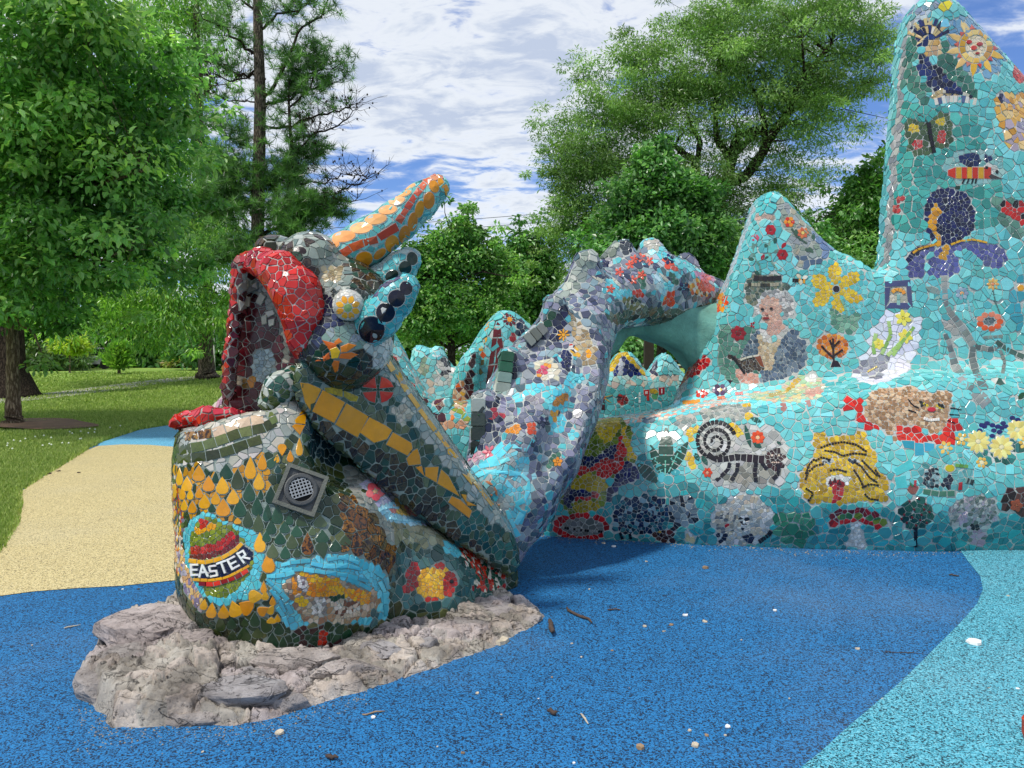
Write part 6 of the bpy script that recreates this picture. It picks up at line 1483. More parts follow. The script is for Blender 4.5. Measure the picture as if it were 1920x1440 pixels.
for x, y in ((465,650),(500,640),(535,655)): pw.t([(x,y-22),(x+16,y+18),(x-16,y+18)], '#4c1420')
# mushroom
pw.reg([(470,905),(530,865),(690,855),(800,880),(870,930),(880,1010),(820,990),(720,955),(600,955),(490,985)], ['#6c1820','#7c1c24','#5c141c'], 13)
pw.reg([(480,920),(560,900),(690,895),(800,920),(875,960),(870,975),(780,945),(680,925),(560,930),(480,945)], ['#6c8028','#3c7048','#7c9030'], 12).reg([(478,950),(580,930),(700,925),(800,955),(880,990),(870,1012),(780,985),(690,955),(590,955),(490,985)], ['#b02018','#c42c20','#9c1c18'], 13)
pw.reg([(635,955),(690,960),(690,1060),(715,1140),(590,1125),(625,1050)], ['#d4d4ce','#c0c0ba','#e0e0dc'], 5)
# apple tree
pw.ell(1110, 890, 122, 118, ['#24544c','#2c5c50','#1c4440','#346458'], 12)
for x, y in ((1060,800),(1130,780),(1180,820),(1210,880),(1150,900),(1080,920),(1020,900),(1040,960),(1110,980),(1190,960),(1170,860),(1095,860),(1000,930),(1140,940)): pw.et(x, y, 9, 9, '#6c1824', n=7, h=1.2)
pw.strip([(1105,990),(1106,1145)], 26, 150, ['#1c1018'], .03)
pw.reg([(1075,690),(1125,685),(1110,745),(1080,745)], ['#8c5850'], 14).strip([(1060,660),(1090,690)], 14, 40, ['#3c7c5c']).strip([(1105,640),(1100,690)], 18, 26, ['#b03844','#3c7c5c'])
# quilt block and sewing scene
pw.reg([(1360,860),(1480,780),(1560,760),(1690,790),(1710,940),(1620,985),(1620,1130),(1520,1130),(1510,980),(1365,975)], ['#8c8c8c','#a8a4a4','#7c847c','#b8a8b0','#c0bcb8','#9a8c94','#6c746c'], 8)
pw.reg([(1420,880),(1500,880),(1500,975),(1420,975)], ['#b8a0b0'], 13).reg([(1520,990),(1615,990),(1620,1130),(1520,1130)], ['#a890a0','#b49cac'], 15).reg([(1515,970),(1580,965),(1580,1010),(1515,1010)], ['#2c1428'], 10)
pw.reg([(1150,520),(1300,510),(1450,520),(1550,600),(1560,700),(1180,730),(1130,650)], ['#5c9c9c','#6cacac','#4c8888','#7cb4b0'], 12)
pw.reg([(1170,600),(1200,560),(1280,560),(1270,700),(1170,700)], ['#141c2c','#3c5c64','#1c2434','#8caaac'], 7).reg([(1300,700),(1310,650),(1360,600),(1390,610),(1370,700)], ['#141c38','#1c2c44','#10142c'], 9)
pw.et(1362, 552, 36, 28, '#b8ac1c', n=12).strip([(1400,530),(1500,540)], 26, 36, ['#5c8c3c','#6c9c4c']).t([(1430,660),(1455,655),(1450,715),(1425,715)], '#a8242c').strip([(1480,640),(1540,660)], 40, 12, ['#2c3c3c','#7c9490'], .2)
pw.strip([(1160,725),(1290,745),(1400,740)], 40, 60, ['#54806c','#5c8874'])
pw.reg([(1770,720),(1830,670),(1920,680),(1990,700),(1990,900),(1850,910),(1755,880)], ['#4c2c28','#5c3830','#6c443c','#3c2420'], 16).petals(1860, 830, 8, 50, 5, 40, '#a8583c', '#b87050')
# daisies and grapes
for x, y in ((1600,230),(1640,215),(1585,270),(1680,230),(1720,240),(1690,270),(1735,280),(1680,310),(1760,215),(1780,240),(1830,175),(1870,190),(1750,250),(1620,240)): pw.et(x, y, 22, 17, '#1c2068', n=9)
pw.reg([(1500,400),(1700,340),(1850,330),(1920,420),(1800,520),(1640,520)], ['#2c7c74','#246c68','#3c8c84','#1c5c54'], 15)
for x, y, r_ in ((1572,352,92),(1748,395,92),(1865,265,82),(1450,335,52),(1330,400,56),(1600,510,44),(1925,365,50)):
    pw.petals(x, y, 16, r_, 12 if r_ > 60 else 6, 40 if r_ > 60 else 30, ['#d8cc80','#d0c070','#dcd490'] if r_ > 60 else ['#d8b860','#d0a850'], '#d8d0a8', rot=8)
for q in ([(1000,345),(1095,350),(1095,410),(1020,400)], [(1100,360),(1165,370),(1170,455),(1100,460)], [(1170,360),(1245,370),(1240,430),(1175,425)], [(940,560),(1070,480),(1095,550),(960,610)], [(945,620),(1030,605),(1045,700),(965,705)]): pw.t(q, random.choice(['#3c9cb4','#2c8ca0','#6cc4d0']) if q[0][1] < 400 else '#50b8bc')
WM = v.mesh()
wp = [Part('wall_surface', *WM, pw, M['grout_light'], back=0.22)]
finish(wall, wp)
# ================================================================== low mosaic walls behind
SZ = 0.9
def back_slab(name, label, pts, Yc, T, r, paint, h=0.035, extra=None, grout='grout_light', limit=300):
    t = empty(name, P(sum(p[0] for p in pts)/len(pts), max(p[1] for p in pts), Yc(900) if callable(Yc) else Yc), label, 'mosaic wall')
    xs_ = [p[0] for p in pts]; ys_ = [p[1] for p in pts]; Y0 = min(Yc(x) for x in xs_) if callable(Yc) else Yc; Y1 = max(Yc(x) for x in xs_) if callable(Yc) else Yc
    v = vol(min(xs_)-15, min(ys_)-15, max(xs_)+15, max(ys_)+15, Y0-T-.6, Y1+T+.6, h)
    v.slab(pts, Yc, T, r, 0)
    if extra: extra(v)
    v.rough(0.02, 1.5)
    finish(t, [Part('wall_surface', *v.mesh(), paint, M[grout], back=0.2)], limit)
    return t
LT = ['#8fd4d4','#7ccaca','#a0dede','#6cbcbe']
# tall rounded slab with dark red rocket shape
pr = Paint(TEAL, 14); pr.view(720, 560, .30208)
pr.t([(706,100),(722,165),(682,165)], '#6c1418').t([(680,190),(725,190),(730,236),(676,240)], '#701818').t([(672,246),(700,246),(680,400),(650,410)], '#6c1216').t([(706,246),(732,244),(742,330),(720,400),(690,405)], '#741a1c').t([(648,415),(685,412),(660,500),(632,530)], '#6a1014').t([(690,410),(720,405),(700,470),(670,500)], '#701618')
for k in range(6): pr.t([(682+k*8,172),(688+k*8,172),(688+k*8,184),(682+k*8,184)], '#c8c4b8')
pr.petals(780, 130, 16, 46, 9, 20, '#6c1c28', '#d89430').leaf(655, 140, 625, 205, 26, '#d09030', 2).leaf(640, 240, 620, 280, 20, '#d0a038')
pr.t([(582,295),(612,298),(618,322),(590,330)], '#d8a030').t([(612,325),(636,350),(616,375),(595,350)], '#d05c1c').t([(600,380),(622,378),(620,410),(600,415)], '#7c6420').t([(598,430),(616,460),(600,475),(584,455)], '#7c6824')
pr.reg([(820,150),(860,130),(890,180),(850,230),(820,220)], ['#20304c','#3c4c5c','#1c2840'], 9).reg([(770,240),(800,215),(830,230),(800,260)], ['#a02c34'], 8)
back_slab('rocket_mosaic_slab', 'tall rounded turquoise slab with a dark red rocket shape behind the serpent neck', [(852,900),(858,720),(876,660),(900,620),(925,590),(942,580),(965,584),(990,605),(1040,680),(1060,900)], 7.9, .4, .15, pr)
# maroon striped narrow slab beside it
pn = Paint(TEAL, 12); pn.view(720, 560, .30208)
pn.reg([(556,330),(566,360),(552,620),(480,620),(500,520),(530,420)], ['#4c141c','#3c1018','#5c1c20'], 13)
pn.reg([(470,500),(500,520),(500,620),(520,680),(500,760),(400,740),(400,640)], ['#c09870','#6c3828','#c89c40','#9c6c48','#c8b090','#c05c28'], 12)
back_slab('maroon_mosaic_slab', 'narrow turquoise slab with a dark maroon wedge left of the rocket slab', [(828,900),(836,760),(850,700),(868,668),(884,650),(898,652),(900,900)], 7.6, .3, .12, pn)
# teal slab with grey coping on its sloping edge
pg = Paint(TEAL, 15); pg.view(600, 660, .25)
pg.strip([(470,-170),(560,-80),(640,30),(700,130),(750,230),(800,310),(850,340)], 56, 54, ['#b4aea4','#a8a49c','#c0bab0'], .05)
pg.reg([(520,60),(560,40),(600,120),(580,150),(560,130)], ['#2c4858','#b85044','#3c6c5c'], 8).reg([(660,230),(700,240),(720,300),(680,300)], ['#a03c34','#c8a050'], 8).reg([(700,340),(780,350),(840,420),(760,400)], ['#4c1c24','#6c2c34','#5cacb0'], 10)
pg.reg([(860,330),(930,310),(940,400),(880,420)], ['#d8b040','#5c2c34','#8c7060'], 11)
back_slab('coped_mosaic_slab', 'turquoise slab with a grey tiled coping sloping down behind the neck beam', [(690,900),(690,640),(712,606),(728,610),(748,640),(775,690),(800,735),(818,752),(846,740),(850,770),(850,900)], 6.7, .35, .12, pg)
# low wavy wall further back with white birds and black deer
pd = Paint(LT, 13); pd.view(720, 560, .30208)
pd.reg([(280,520),(320,420),(440,430),(480,520),(420,540)], ['#d8d8d0','#c0c4bc','#9cc8c4','#e0dcd4'], 10)
pd.reg([(215,400),(250,370),(280,430),(260,490),(220,460)], ['#a0b090','#8ca48c','#b8bca0'], 9).reg([(340,380),(400,370),(420,440),(380,500),(350,460)], ['#3c3c44','#c8c8c0','#5c5c60'], 7)
pd.strip([(300,350),(325,362),(350,350)], 12, 14, ['#e0e4e4']).reg([(230,500),(340,520),(330,600),(240,560)], ['#c8b4a0','#d4c8b8','#9cd0d0'], 10)
back_slab('wavy_mosaic_wall', 'low pale turquoise wall with two rounded humps and deer figures on the left', [(752,800),(765,700),(775,652),(786,646),(796,650),(808,654),(820,646),(830,652),(840,672),(852,690),(864,684),(876,662),(890,646),(900,650),(905,800)], 9.4, .35, .13, pd)
# valley floor between the slabs: low bench
pv = Paint(TEAL, 14); pv.view(600, 660, .25)
pv.reg([(820,520),(1080,510),(1080,570),(860,590)], ['#d8a080','#c89878','#e0b090'], 12).reg([(960,370),(1100,350),(1110,520),(980,500)], ['#b88c60','#6c3c2c','#c8b090','#d07c34','#8c9c34','#5cb0b4'], 11)
pv.reg([(760,400),(900,430),(960,520),(860,520)], ['#6cc8d0','#5cb8c4','#4c1c2c'], 14)
back_slab('valley_mosaic_bench', 'low turquoise bench with orange band between the neck beam and serpent neck', [(770,960),(775,775),(800,752),(830,748),(860,756),(890,752),(960,748),(960,960)], 6.9, .8, .2, pv)
# bench under the arch with blue and yellow peak
pk = Paint(LT, 12); pk.view(860, 420, .27083)
pk.reg([(1010,1040),(1060,950),(1110,890),(1160,885),(1200,930),(1300,1050),(1260,1045),(1180,960),(1140,930),(1090,980),(1050,1040)], ['#d0b020','#d8c034','#b89c1c'], 8)
pk.reg([(1060,1045),(1090,980),(1140,925),(1185,950),(1270,1045),(1180,1055)], ['#20306c','#2c3c7c','#1c2858'], 8).reg([(1105,1045),(1112,970),(1118,930),(1128,930),(1134,970),(1140,1045)], ['#c8ccd4'], 6)
pk.reg([(1320,1040),(1340,980),(1380,940),(1370,1050)], ['#3c3c54','#9c98a8'], 8)
pk.reg([(930,1050),(1520,1050),(1520,1120),(930,1140)], ['#a8e0dc','#c8dcd0','#8cd4d4','#dcc8b8'], 10)
pk.reg([(920,1145),(1500,1130),(1500,1320),(900,1320)], ['#5ab0b0','#4ca4a6','#68b8b8'], 12)
pk.strip([(1000,1205),(1000,1290)], 24, 44, ['#4c1820']).et(1000, 1200, 18, 16, '#b02c2c').reg([(1100,1210),(1120,1180),(1180,1220),(1150,1250),(1110,1240)], ['#8c2428','#3c2c30','#b03c34'], 7)
for a_ in ((1000,1200,935,1190),(1000,1200,945,1230),(1000,1200,1065,1185),(1000,1200,1060,1240)): pk.leaf(*a_, 8, '#c8a848', 2)
pk.reg([(850,1210),(890,1200),(890,1290),(840,1290)], ['#c0a02c','#8c8c2c'], 8)
# date strokes and small coloured panels
pk.strip([(1253,1165),(1253,1240)], 14, 24, ['#dcdcd8'])
pk.t([(1280,1150),(1318,1145),(1320,1185),(1282,1190)], '#b83434').t([(1300,1190),(1318,1188),(1320,1222),(1303,1224)], '#c04038').t([(1290,1160),(1308,1158),(1309,1176),(1291,1178)], '#d8ccc8', 1.3)
pk.reg([(1330,1145),(1375,1140),(1378,1200),(1332,1210)], ['#5c9c6c','#c8a840','#b05c3c'], 8).t([(1384,1135),(1424,1130),(1426,1178),(1386,1184)], '#a02838').t([(1401,1142),(1409,1141),(1410,1172),(1402,1173)], '#e0d8d4', 1.3)
back_slab('date_mosaic_bench', 'turquoise bench with red date panels and a blue and yellow peak under the arch', [(1085,1000),(1092,780),(1108,706),(1125,700),(1140,690),(1152,668),(1162,660),(1176,660),(1186,668),(1204,694),(1214,700),(1224,686),(1236,666),(1244,662),(1254,670),(1272,696),(1290,712),(1330,730),(1330,1000)], 9.2, .55, .12, pk, .04)
# ================================================================== far building, posts, tables under the arch and left
M['brick'] = simple('red_brick_wall', '#8a5a4c', .9, 1.5, .15); M['roofd'] = simple('dark_roof', '#3c3836', .9); M['darkg'] = simple('window_glass_dark', '#14181c', .2)
M['whitep'] = simple('white_paint', '#c8c6c0', .6); M['woodd'] = simple('weathered_wood', '#6a5a4a', .9, 4, .3); M['dkwood'] = simple('dark_wood', '#2c241e', .9, 4, .3)
def gp(px, Y): d = raydir(px, 700); return Vector((d.x/d.y*Y, Y, float(ground_z(0, Y))))
bl = gp(1250, 105); bld = empty('brick_building', bl, 'long red brick building with dark windows seen through the serpent arch', 'building')
m_ = MB(); m_.box(bl.x-12, bl.x+20, 105, 111, bl.z-.3, bl.z+3.6); m_.build('wall', M['brick'], bld)
m_ = MB(); m_.add([(bl.x-13, 104.2, bl.z+3.6), (bl.x+21, 104.2, bl.z+3.6), (bl.x+21, 112, bl.z+3.6), (bl.x-13, 112, bl.z+3.6), (bl.x-13, 108, bl.z+5.4), (bl.x+21, 108, bl.z+5.4)], [(0,1,5,4), (2,3,4,5), (0,4,3), (1,2,5), (0,3,2,1)]); m_.build('roof', M['roofd'], bld)
for i in range(7):
    x = bl.x - 10.6 + i*4.3; m_ = MB(); m_.box(x, x+1.5, 104.93, 104.997, bl.z+.7, bl.z+2.6); w_ = m_.build('window', M['whitep'], bld); m_ = MB(); m_.box(x+.12, x+1.38, 104.9, 104.95, bl.z+.82, bl.z+2.48); m_.build('pane', M['darkg'], w_)
def picnic(px, Y, label):
    c = gp(px, Y); t = empty('picnic_table', c, label, 'picnic table', 'picnic tables on the far lawn')
    def bx(name, x0, x1, y0, y1, z0, z1): m_ = MB(); m_.box(c.x+x0, c.x+x1, c.y+y0, c.y+y1, c.z+z0, c.z+z1); m_.build(name, M['woodd'], t)
    bx('table_top', -1, 1, -.38, .38, .72, .77); bx('bench', -1, 1, -.85, -.58, .42, .46); bx('bench', -1, 1, .58, .85, .42, .46)
    for x in (-.7, .7): bx('leg', x-.05, x+.05, -.5, -.4, -.1, .715); bx('leg', x-.05, x+.05, .4, .5, -.1, .715); bx('cross_beam', x-.04, x+.04, -.8, .8, .33, .415)
picnic(1175, 33, 'wooden picnic table on the far lawn seen left in the arch'); picnic(1262, 36, 'wooden picnic table on the far lawn seen right in the arch')
picnic(1290, 31, 'wooden picnic table nearest the green arch underside')
def shed_post(px, Y, h, w, label):
    c = gp(px, Y); t = MB(); t.box(c.x-w/2, c.x+w/2, c.y-w/2, c.y+w/2, c.z-.2, c.z+h-.1); t.box(c.x-w/2-.03, c.x+w/2+.03, c.y-w/2-.03, c.y+w/2+.03, c.z+h-.1, c.z+h); tag(t.build('shelter_post', M['dkwood']), label, 'post', 'dark posts on the far lawn')
shed_post(1216, 26, 3.2, .3, 'thick dark post standing in the middle of the arch opening'); shed_post(1140, 30, 2.0, .35, 'short dark post at the left of the arch opening')
# left: pale houses beyond the tree belt, parked car, sign pole
def house(px, Y, w, h, label, colr):
    c = gp(px, Y); t = empty('house', c, label, 'house')
    m_ = MB(); m_.box(c.x-w/2, c.x+w/2, Y, Y+6, c.z-.3, c.z+h); m_.build('wall', colr, t)
    m_ = MB(); m_.add([(c.x-w/2-.4, Y-.4, c.z+h), (c.x+w/2+.4, Y-.4, c.z+h), (c.x+w/2+.4, Y+6.4, c.z+h), (c.x-w/2-.4, Y+6.4, c.z+h), (c.x-w/2-.4, Y+3, c.z+h+1.8), (c.x+w/2+.4, Y+3, c.z+h+1.8)], [(0,1,5,4), (2,3,4,5), (0,4,3), (1,2,5), (0,3,2,1)]); m_.build('roof', M['roofd'], t)
    for i in range(max(2, int(w/3))):
        x = c.x - w/2 + 1 + i*(w-2)/max(1, int(w/3)-.5); m_ = MB(); m_.box(x, x+.9, Y-.05, Y-.003, c.z+.9, c.z+2.3); w_ = m_.build('window', M['whitep'], t); m_ = MB(); m_.box(x+.08, x+.82, Y-.08, Y-.053, c.z+1, c.z+2.2); m_.build('pane', M['darkg'], w_)
house(350, 70, 12, 3.4, 'pale grey house glimpsed between the far trees left of the red mouth', simple('pale_siding', '#b8bcc0', .8)); house(285, 74, 9, 3.2, 'small white house glimpsed between the dark far tree trunks', simple('white_siding', '#c8ccd0', .8))
def car(px, Y, label, colr):
    c = gp(px, Y); t = empty('parked_car', c, label, 'car', 'cars parked beyond the lawn')
    def loft(name, secs, m, par=t):
        mb_ = MB(); n = len(secs[0][1]); vs_ = []
        for y, pr_ in secs: vs_ += [(c.x + x, Y + y, c.z + z) for x, z in pr_]
        mb_.add(vs_, [(l*n+k, l*n+(k+1) % n, (l+1)*n+(k+1) % n, (l+1)*n+k) for l in range(len(secs)-1) for k in range(n)] + [tuple(range(n-1, -1, -1)), tuple(range((len(secs)-1)*n, len(secs)*n))]); return mb_.build(name, m, par)
    prof = [(-2.2,.35),(2.2,.35),(2.25,.7),(1.5,.88),(-1.6,.92),(-2.2,.75)]
    loft('body', [(-.85, [(x*.96, z) for x, z in prof]), (-.8, prof), (.8, prof), (.85, [(x*.96, z) for x, z in prof])], colr)
    cab = [(-1.5,.9),(1.2,.88),(.5,1.38),(-.9,1.4)]; loft('cabin_glass', [(-.72, cab), (.72, cab)], M['darkg']); loft('roof', [(-.66, [(-.95,1.405),(.55,1.385),(.45,1.44),(-.85,1.45)]), (.66, [(-.95,1.405),(.55,1.385),(.45,1.44),(-.85,1.45)])], colr)
    for x in (-1.4, 1.4):
        for y in (-.86, .86): mb_ = MB(); mb_.tube([(c.x+x, Y+y-.1, c.z+.33), (c.x+x, Y+y+.1, c.z+.33)], .33, 16); mb_.build('wheel', simple('tyre', '#101010', .8) if 'tyre' not in M else M['tyre'], t)
M['tyre'] = simple('tyre', '#101010', .8)
car(172, 52, 'silver car parked beyond the bright lawn near the conifer', simple('silver_paint', '#a8acb0', .3, metal=.4)); car(125, 55, 'dark car parked beyond the lawn behind the yellow sapling', simple('dark_paint', '#1c2024', .3))
sp_ = MB(); c = gp(402, 40); sp_.tube([(c.x, c.y, c.z-.1), (c.x, c.y, c.z+2.9)], .05, 8); tag(sp_.build('sign_pole', M['whitep']), 'thin pale pole behind the big mid trunk', 'pole')
# overhead wires
mw_ = simple('wire', '#3c4048', .6)
def wire(name, px0, py0, px1, py1, Y, label, sag=.9):
    a, b = P(px0, py0, Y), P(px1, py1, Y+4); mb_ = MB(); mb_.tube([a.lerp(b, t) + Vector((0, 0, -sag*4*t*(1-t))) for t in [i/12 for i in range(13)]], .018, 5); tag(mb_.build(name, mw_), label, 'power line', 'power lines across the sky')
wire('power_line', 300, 440, 1900, 290, 45, 'upper thin power line crossing the sky behind the trees'); wire('power_line', 300, 455, 1900, 308, 45, 'middle thin power line crossing the sky behind the trees'); wire('power_line', 300, 470, 1900, 395, 47, 'lowest thin power line crossing the sky behind the trees')
# ================================================================== trees
def bark_material(name, c0, c1):
    m, nt, b = mat(name); nd, lk = nt.nodes, nt.links
    t = N(nd, 'ShaderNodeNewGeometry'); mp_ = N(nd, 'ShaderNodeMapping'); lk.new(t.outputs['Position'], mp_.inputs[0]); mp_.inputs['Scale'].default_value = (1, 1, .22)
    vo = N(nd, 'ShaderNodeTexVoronoi', i_Scale=22.0, feature='DISTANCE_TO_EDGE'); n = N(nd, 'ShaderNodeTexNoise', i_Scale=14.0, i_Detail=8.0, i_Roughness=0.75); lk.new(mp_.outputs[0], n.inputs['Vector'])
    dm = N(nd, 'ShaderNodeMix', data_type='VECTOR'); dm.inputs[0].default_value = .12; lk.new(mp_.outputs[0], dm.inputs[4]); lk.new(n.outputs['Color'], dm.inputs[5]); lk.new(dm.outputs[1], vo.inputs['Vector'])
    r = N(nd, 'ShaderNodeMapRange'); lk.new(vo.outputs['Distance'], r.inputs['Value']); r.inputs['From Max'].default_value = .25
    ad = N(nd, 'ShaderNodeMath', operation='MULTIPLY'); lk.new(r.outputs[0], ad.inputs[0]); lk.new(n.outputs['Fac'], ad.inputs[1])
    cr_ = N(nd, 'ShaderNodeValToRGB'); lk.new(ad.outputs[0], cr_.inputs[0]); cr_.color_ramp.elements[0].color = hx(c0); cr_.color_ramp.elements[1].color = hx(c1); cr_.color_ramp.elements[1].position = .6
    lk.new(cr_.outputs[0], b.inputs['Base Color']); b.inputs['Roughness'].default_value = .95; b.inputs['Specular IOR Level'].default_value = .1
    bp_ = N(nd, 'ShaderNodeBump', i_Strength=1.0, i_Distance=.03); lk.new(ad.outputs[0], bp_.inputs['Height']); lk.new(bp_.outputs[0], b.inputs['Normal']); return m
M['bark'] = bark_material('bark', '#2c2824', '#988878'); M['bark_pale'] = bark_material('bark_pale', '#5a4838', '#b09a84'); M['bark_dark'] = bark_material('bark_dark', '#1c1814', '#564a40')
def leaves_mesh(name, C, D, Nn, size, cols, shape, parent):
    """C centres, D direction (length axis), Nn normals; shape: leaf outline"""
    n = len(C); S = np.cross(D, Nn); S /= np.maximum(1e-6, np.linalg.norm(S, axis=1))[:, None]
    size = np.asarray(size).reshape(-1, 1)*np.ones((n, 1))
    k = len(shape[0]); V = np.zeros((n, k, 3))
    for j, (a, b, c) in enumerate(shape[0]): V[:, j] = C + size*(D*a + S*b + Nn*c)
    base = (np.arange(n)*k)[:, None, None]
    F = (base + np.array(shape[1])[None]).reshape(-1, len(shape[1][0]))
    me = mesh_np(name, V.reshape(-1, 3), F); vcol(me, cols, len(shape[1])*len(shape[1][0]))
    return link(name, me, parent, M['leaf'])
BROAD = ([(0,0,0),(.35,.3,.1),(.8,.16,.04),(1,0,-.08),(.8,-.16,.04),(.35,-.3,.1)], [(0,1,2,3),(0,3,4,5)])
SLIM = ([(0,0,0),(.5,.14,.03),(1,0,-.08),(.5,-.14,.03)], [(0,1,2),(0,2,3)])
FROND = ([(0,0,0),(.4,.2,.03),(1,0,-.15),(.4,-.2,.03)], [(0,1,2),(0,2,3)])
def unit(a): return a/np.maximum(1e-6, np.linalg.norm(a, axis=1))[:, None]
def tree(label, base, trunk, blobs, nclump, nleaf, leaf, pal, bark='bark', group=None, shape=BROAD, limbs=(), crad=.55, name='tree', seed=1, droop=.3, twig=.03, cat='tree', clump_flat=.58, lit=.5):
    """trunk: [(px,py,Y,rpx)], blobs: [(px,py,Y,rx_px,ry_px)]"""
    r_ = np.random.default_rng(seed)
    t = empty(name, base, label, cat, group)
    mb_ = MB(); tp = [P(a, b, c) for a, b, c, _ in trunk]; tr = [max(.01, q[3]*q[2]/FPX) for q in trunk]
    tp = [base - Vector((0, 0, .25)), base + Vector((0, 0, .04)), base + Vector((0, 0, .22))] + tp[1:]; tr = [tr[0]*2.1, tr[0]*1.65, tr[0]*1.15] + tr[1:]
    # resample with wobble
    def fine(pts, rad, m=5, wob=.06):
        P_, R_ = [], []
        for i in range(len(pts)-1):
            for k in range(m):
                u = k/m; q = pts[i].lerp(pts[i+1], u)
                if P_: q = q + Vector((r_.normal(), r_.normal(), 0))*wob*(rad[i])
                P_.append(q); R_.append((rad[i]*(1-u)+rad[i+1]*u)*(1+r_.normal()*.03))
        P_.append(pts[-1]); R_.append(rad[-1]); return P_, R_
    P_, R_ = fine(tp, tr); mb_.tube(P_, R_, 12)
    nodes = [(p, r) for p, r in zip(P_, R_)][len(P_)//2:]
    for l in limbs:
        lp = [P(a, b, c) for a, b, c, _ in l]; lr = [q[3]*q[2]/FPX for q in l]; a_, b_ = fine(lp, lr, 4, .25); mb_.tube(a_, b_, 8); nodes += list(zip(a_, b_))[1:]
    # clumps
    vol_ = np.array([b[3]*b[4] for b in blobs], float); vol_ /= vol_.sum(); C = []
    for i in range(nclump):
        bb = blobs[r_.choice(len(blobs), p=vol_)]; c = P(bb[0], bb[1], bb[2]); k = bb[2]/FPX
        d = r_.normal(0, 1, 3); d /= np.linalg.norm(d); R = r_.uniform(.2, 1.25)**.55
        C.append(np.array(c) + d*R*np.array([bb[3]*k, (bb[3]*.8)*k, bb[4]*k]))
    C = np.array(C)
    # outer shoots break the outline
    ns = nclump//4; cen = C.mean(0); sh = C[r_.permutation(nclump)[:ns]]; C[:ns] = sh + unit(sh-cen)*crad*r_.uniform(.5, 1.3, (ns, 1)) + r_.normal(0, crad*.3, (ns, 3)); small_ = np.arange(nclump) < ns
    low = C[:, 2] < base.z + .35; C[low, 2] = base.z + .35 + r_.random(low.sum())*.5
    trunkm = mb_.build('trunk', M[bark], t, True)
    br = MB()
    for c in C:
        cv = Vector(c); best = min(nodes, key=lambda q: (q[0]-cv).length + max(0, (q[0].z - cv.z))*1.2)
        a = best[0]; L = (cv-a).length
        mid_ = a.lerp(cv, .5) + Vector((0, 0, .12*L)) + Vector(tuple(r_.normal(0, .06, 3)*L))
        pts = [a, a.lerp(mid_, .55) + Vector((0,0,.02*L)), mid_, mid_.lerp(cv, .6), cv]; r0 = min(best[1]*.6, twig*(1+L*.5))
        br.tube(pts, [r0, r0*.8, r0*.55, r0*.35, r0*.15], 4, cap=False)
        if L > 1.2: nodes.append((mid_, r0*.6))
    br.build('branches', M[bark], t, True)
    n = nclump*nleaf; ci = np.repeat(np.arange(nclump), nleaf); d = unit(r_.normal(0, 1, (n, 3)))
    cr2 = (crad*np.where(small_, r_.uniform(.25, .6, nclump), r_.uniform(.45, 1.35, nclump)))[ci]
    keep_ = ~(small_[ci] & (r_.random(n) < .6))
    Rr = r_.uniform(.1, 1, n)**.5; off = d*(Rr*cr2)[:, None]; off[:, 2] *= clump_flat
    off[:, 2] -= .25*droop*(Rr*cr2)**1.5
    ci, d, Rr, cr2, off = ci[keep_], d[keep_], Rr[keep_], cr2[keep_], off[keep_]; n = len(ci)
    Pl = C[ci] + off; Pl[:, 2] = np.maximum(Pl[:, 2], base.z + .15)
    D = unit(off*1.0 + r_.normal(0, .5, (n, 3))*cr2[:, None] + np.array([0, 0, -droop])*cr2[:, None])
    Nn = unit(np.array([0, 0, 1.]) + r_.normal(0, .55, (n, 3)) + .35*d); Nn = unit(Nn - D*(Nn*D).sum(1)[:, None])
    pal_ = np.array([hx(c)[:3] for c in pal]); tone = r_.random(nclump)[ci]*.65 + r_.random(n)*.35; gain = r_.uniform(.72, 1.32, nclump)[ci][:, None]
    cc_ = pal_[np.minimum((tone*len(pal)).astype(int), len(pal)-1)]*r_.uniform(.75, 1.25, (n, 1))*gain
    sz_ = leaf*r_.uniform(.5, 1.35, n)
    cr_o = leaves_mesh('crown', Pl, D, Nn, sz_, cc_, shape, t); cr_o['kind'] = 'stuff'
    return t
GRN = ['#3e7028','#508434','#629646','#78a858','#98bc70']
DGR = ['#3a6830','#48783c','#588a48','#6a9c56','#80ac68']
OLV = ['#547a3a','#648a44','#749a50','#88ac62','#a0c07c']
YGR = ['#5c8c34','#6c9c3c','#84b048','#9cc458','#b8d474']
PIN = ['#3c6430','#4c7838','#5e8c44','#70a054','#527c40']
def bp(px, py): return Gt(px, py)
# left foreground tree, broad leaves
b0 = bp(25, 798); Yb = b0.y
tree('broad leaved tree with pale brown trunk at the left edge beside the bare dirt', b0, [(24,770,Yb,12.5),(24,690,Yb,11),(22,600,Yb,11),(26,480,Yb,10),(30,330,Yb,8),(20,150,Yb,6),(20,0,Yb,4)],
     [(40,330,Yb-2,170,210),(140,200,Yb-3,170,150),(120,420,Yb-2,200,140),(200,410,Yb-1,130,130),(60,60,Yb-4,180,140),(20,560,Yb-1,130,60),(240,240,Yb-2,100,110),(300,130,Yb-1,60,60),(-150,300,Yb,230,260)],
     410, 200, .15, GRN + YGR[3:4], 'bark_pale', crad=.82, clump_flat=.5, seed=3, name='broadleaf_tree', droop=.35,
     limbs=[[(24,520,Yb,8),(80,420,Yb-1,6),(170,350,Yb-2,4),(270,320,Yb-3,2)], [(26,440,Yb,7),(90,330,Yb-1,5),(200,260,Yb-2,3),(300,230,Yb-2,1.5)], [(26,560,Yb,6),(120,520,Yb-1,4),(230,470,Yb-2,2)]])
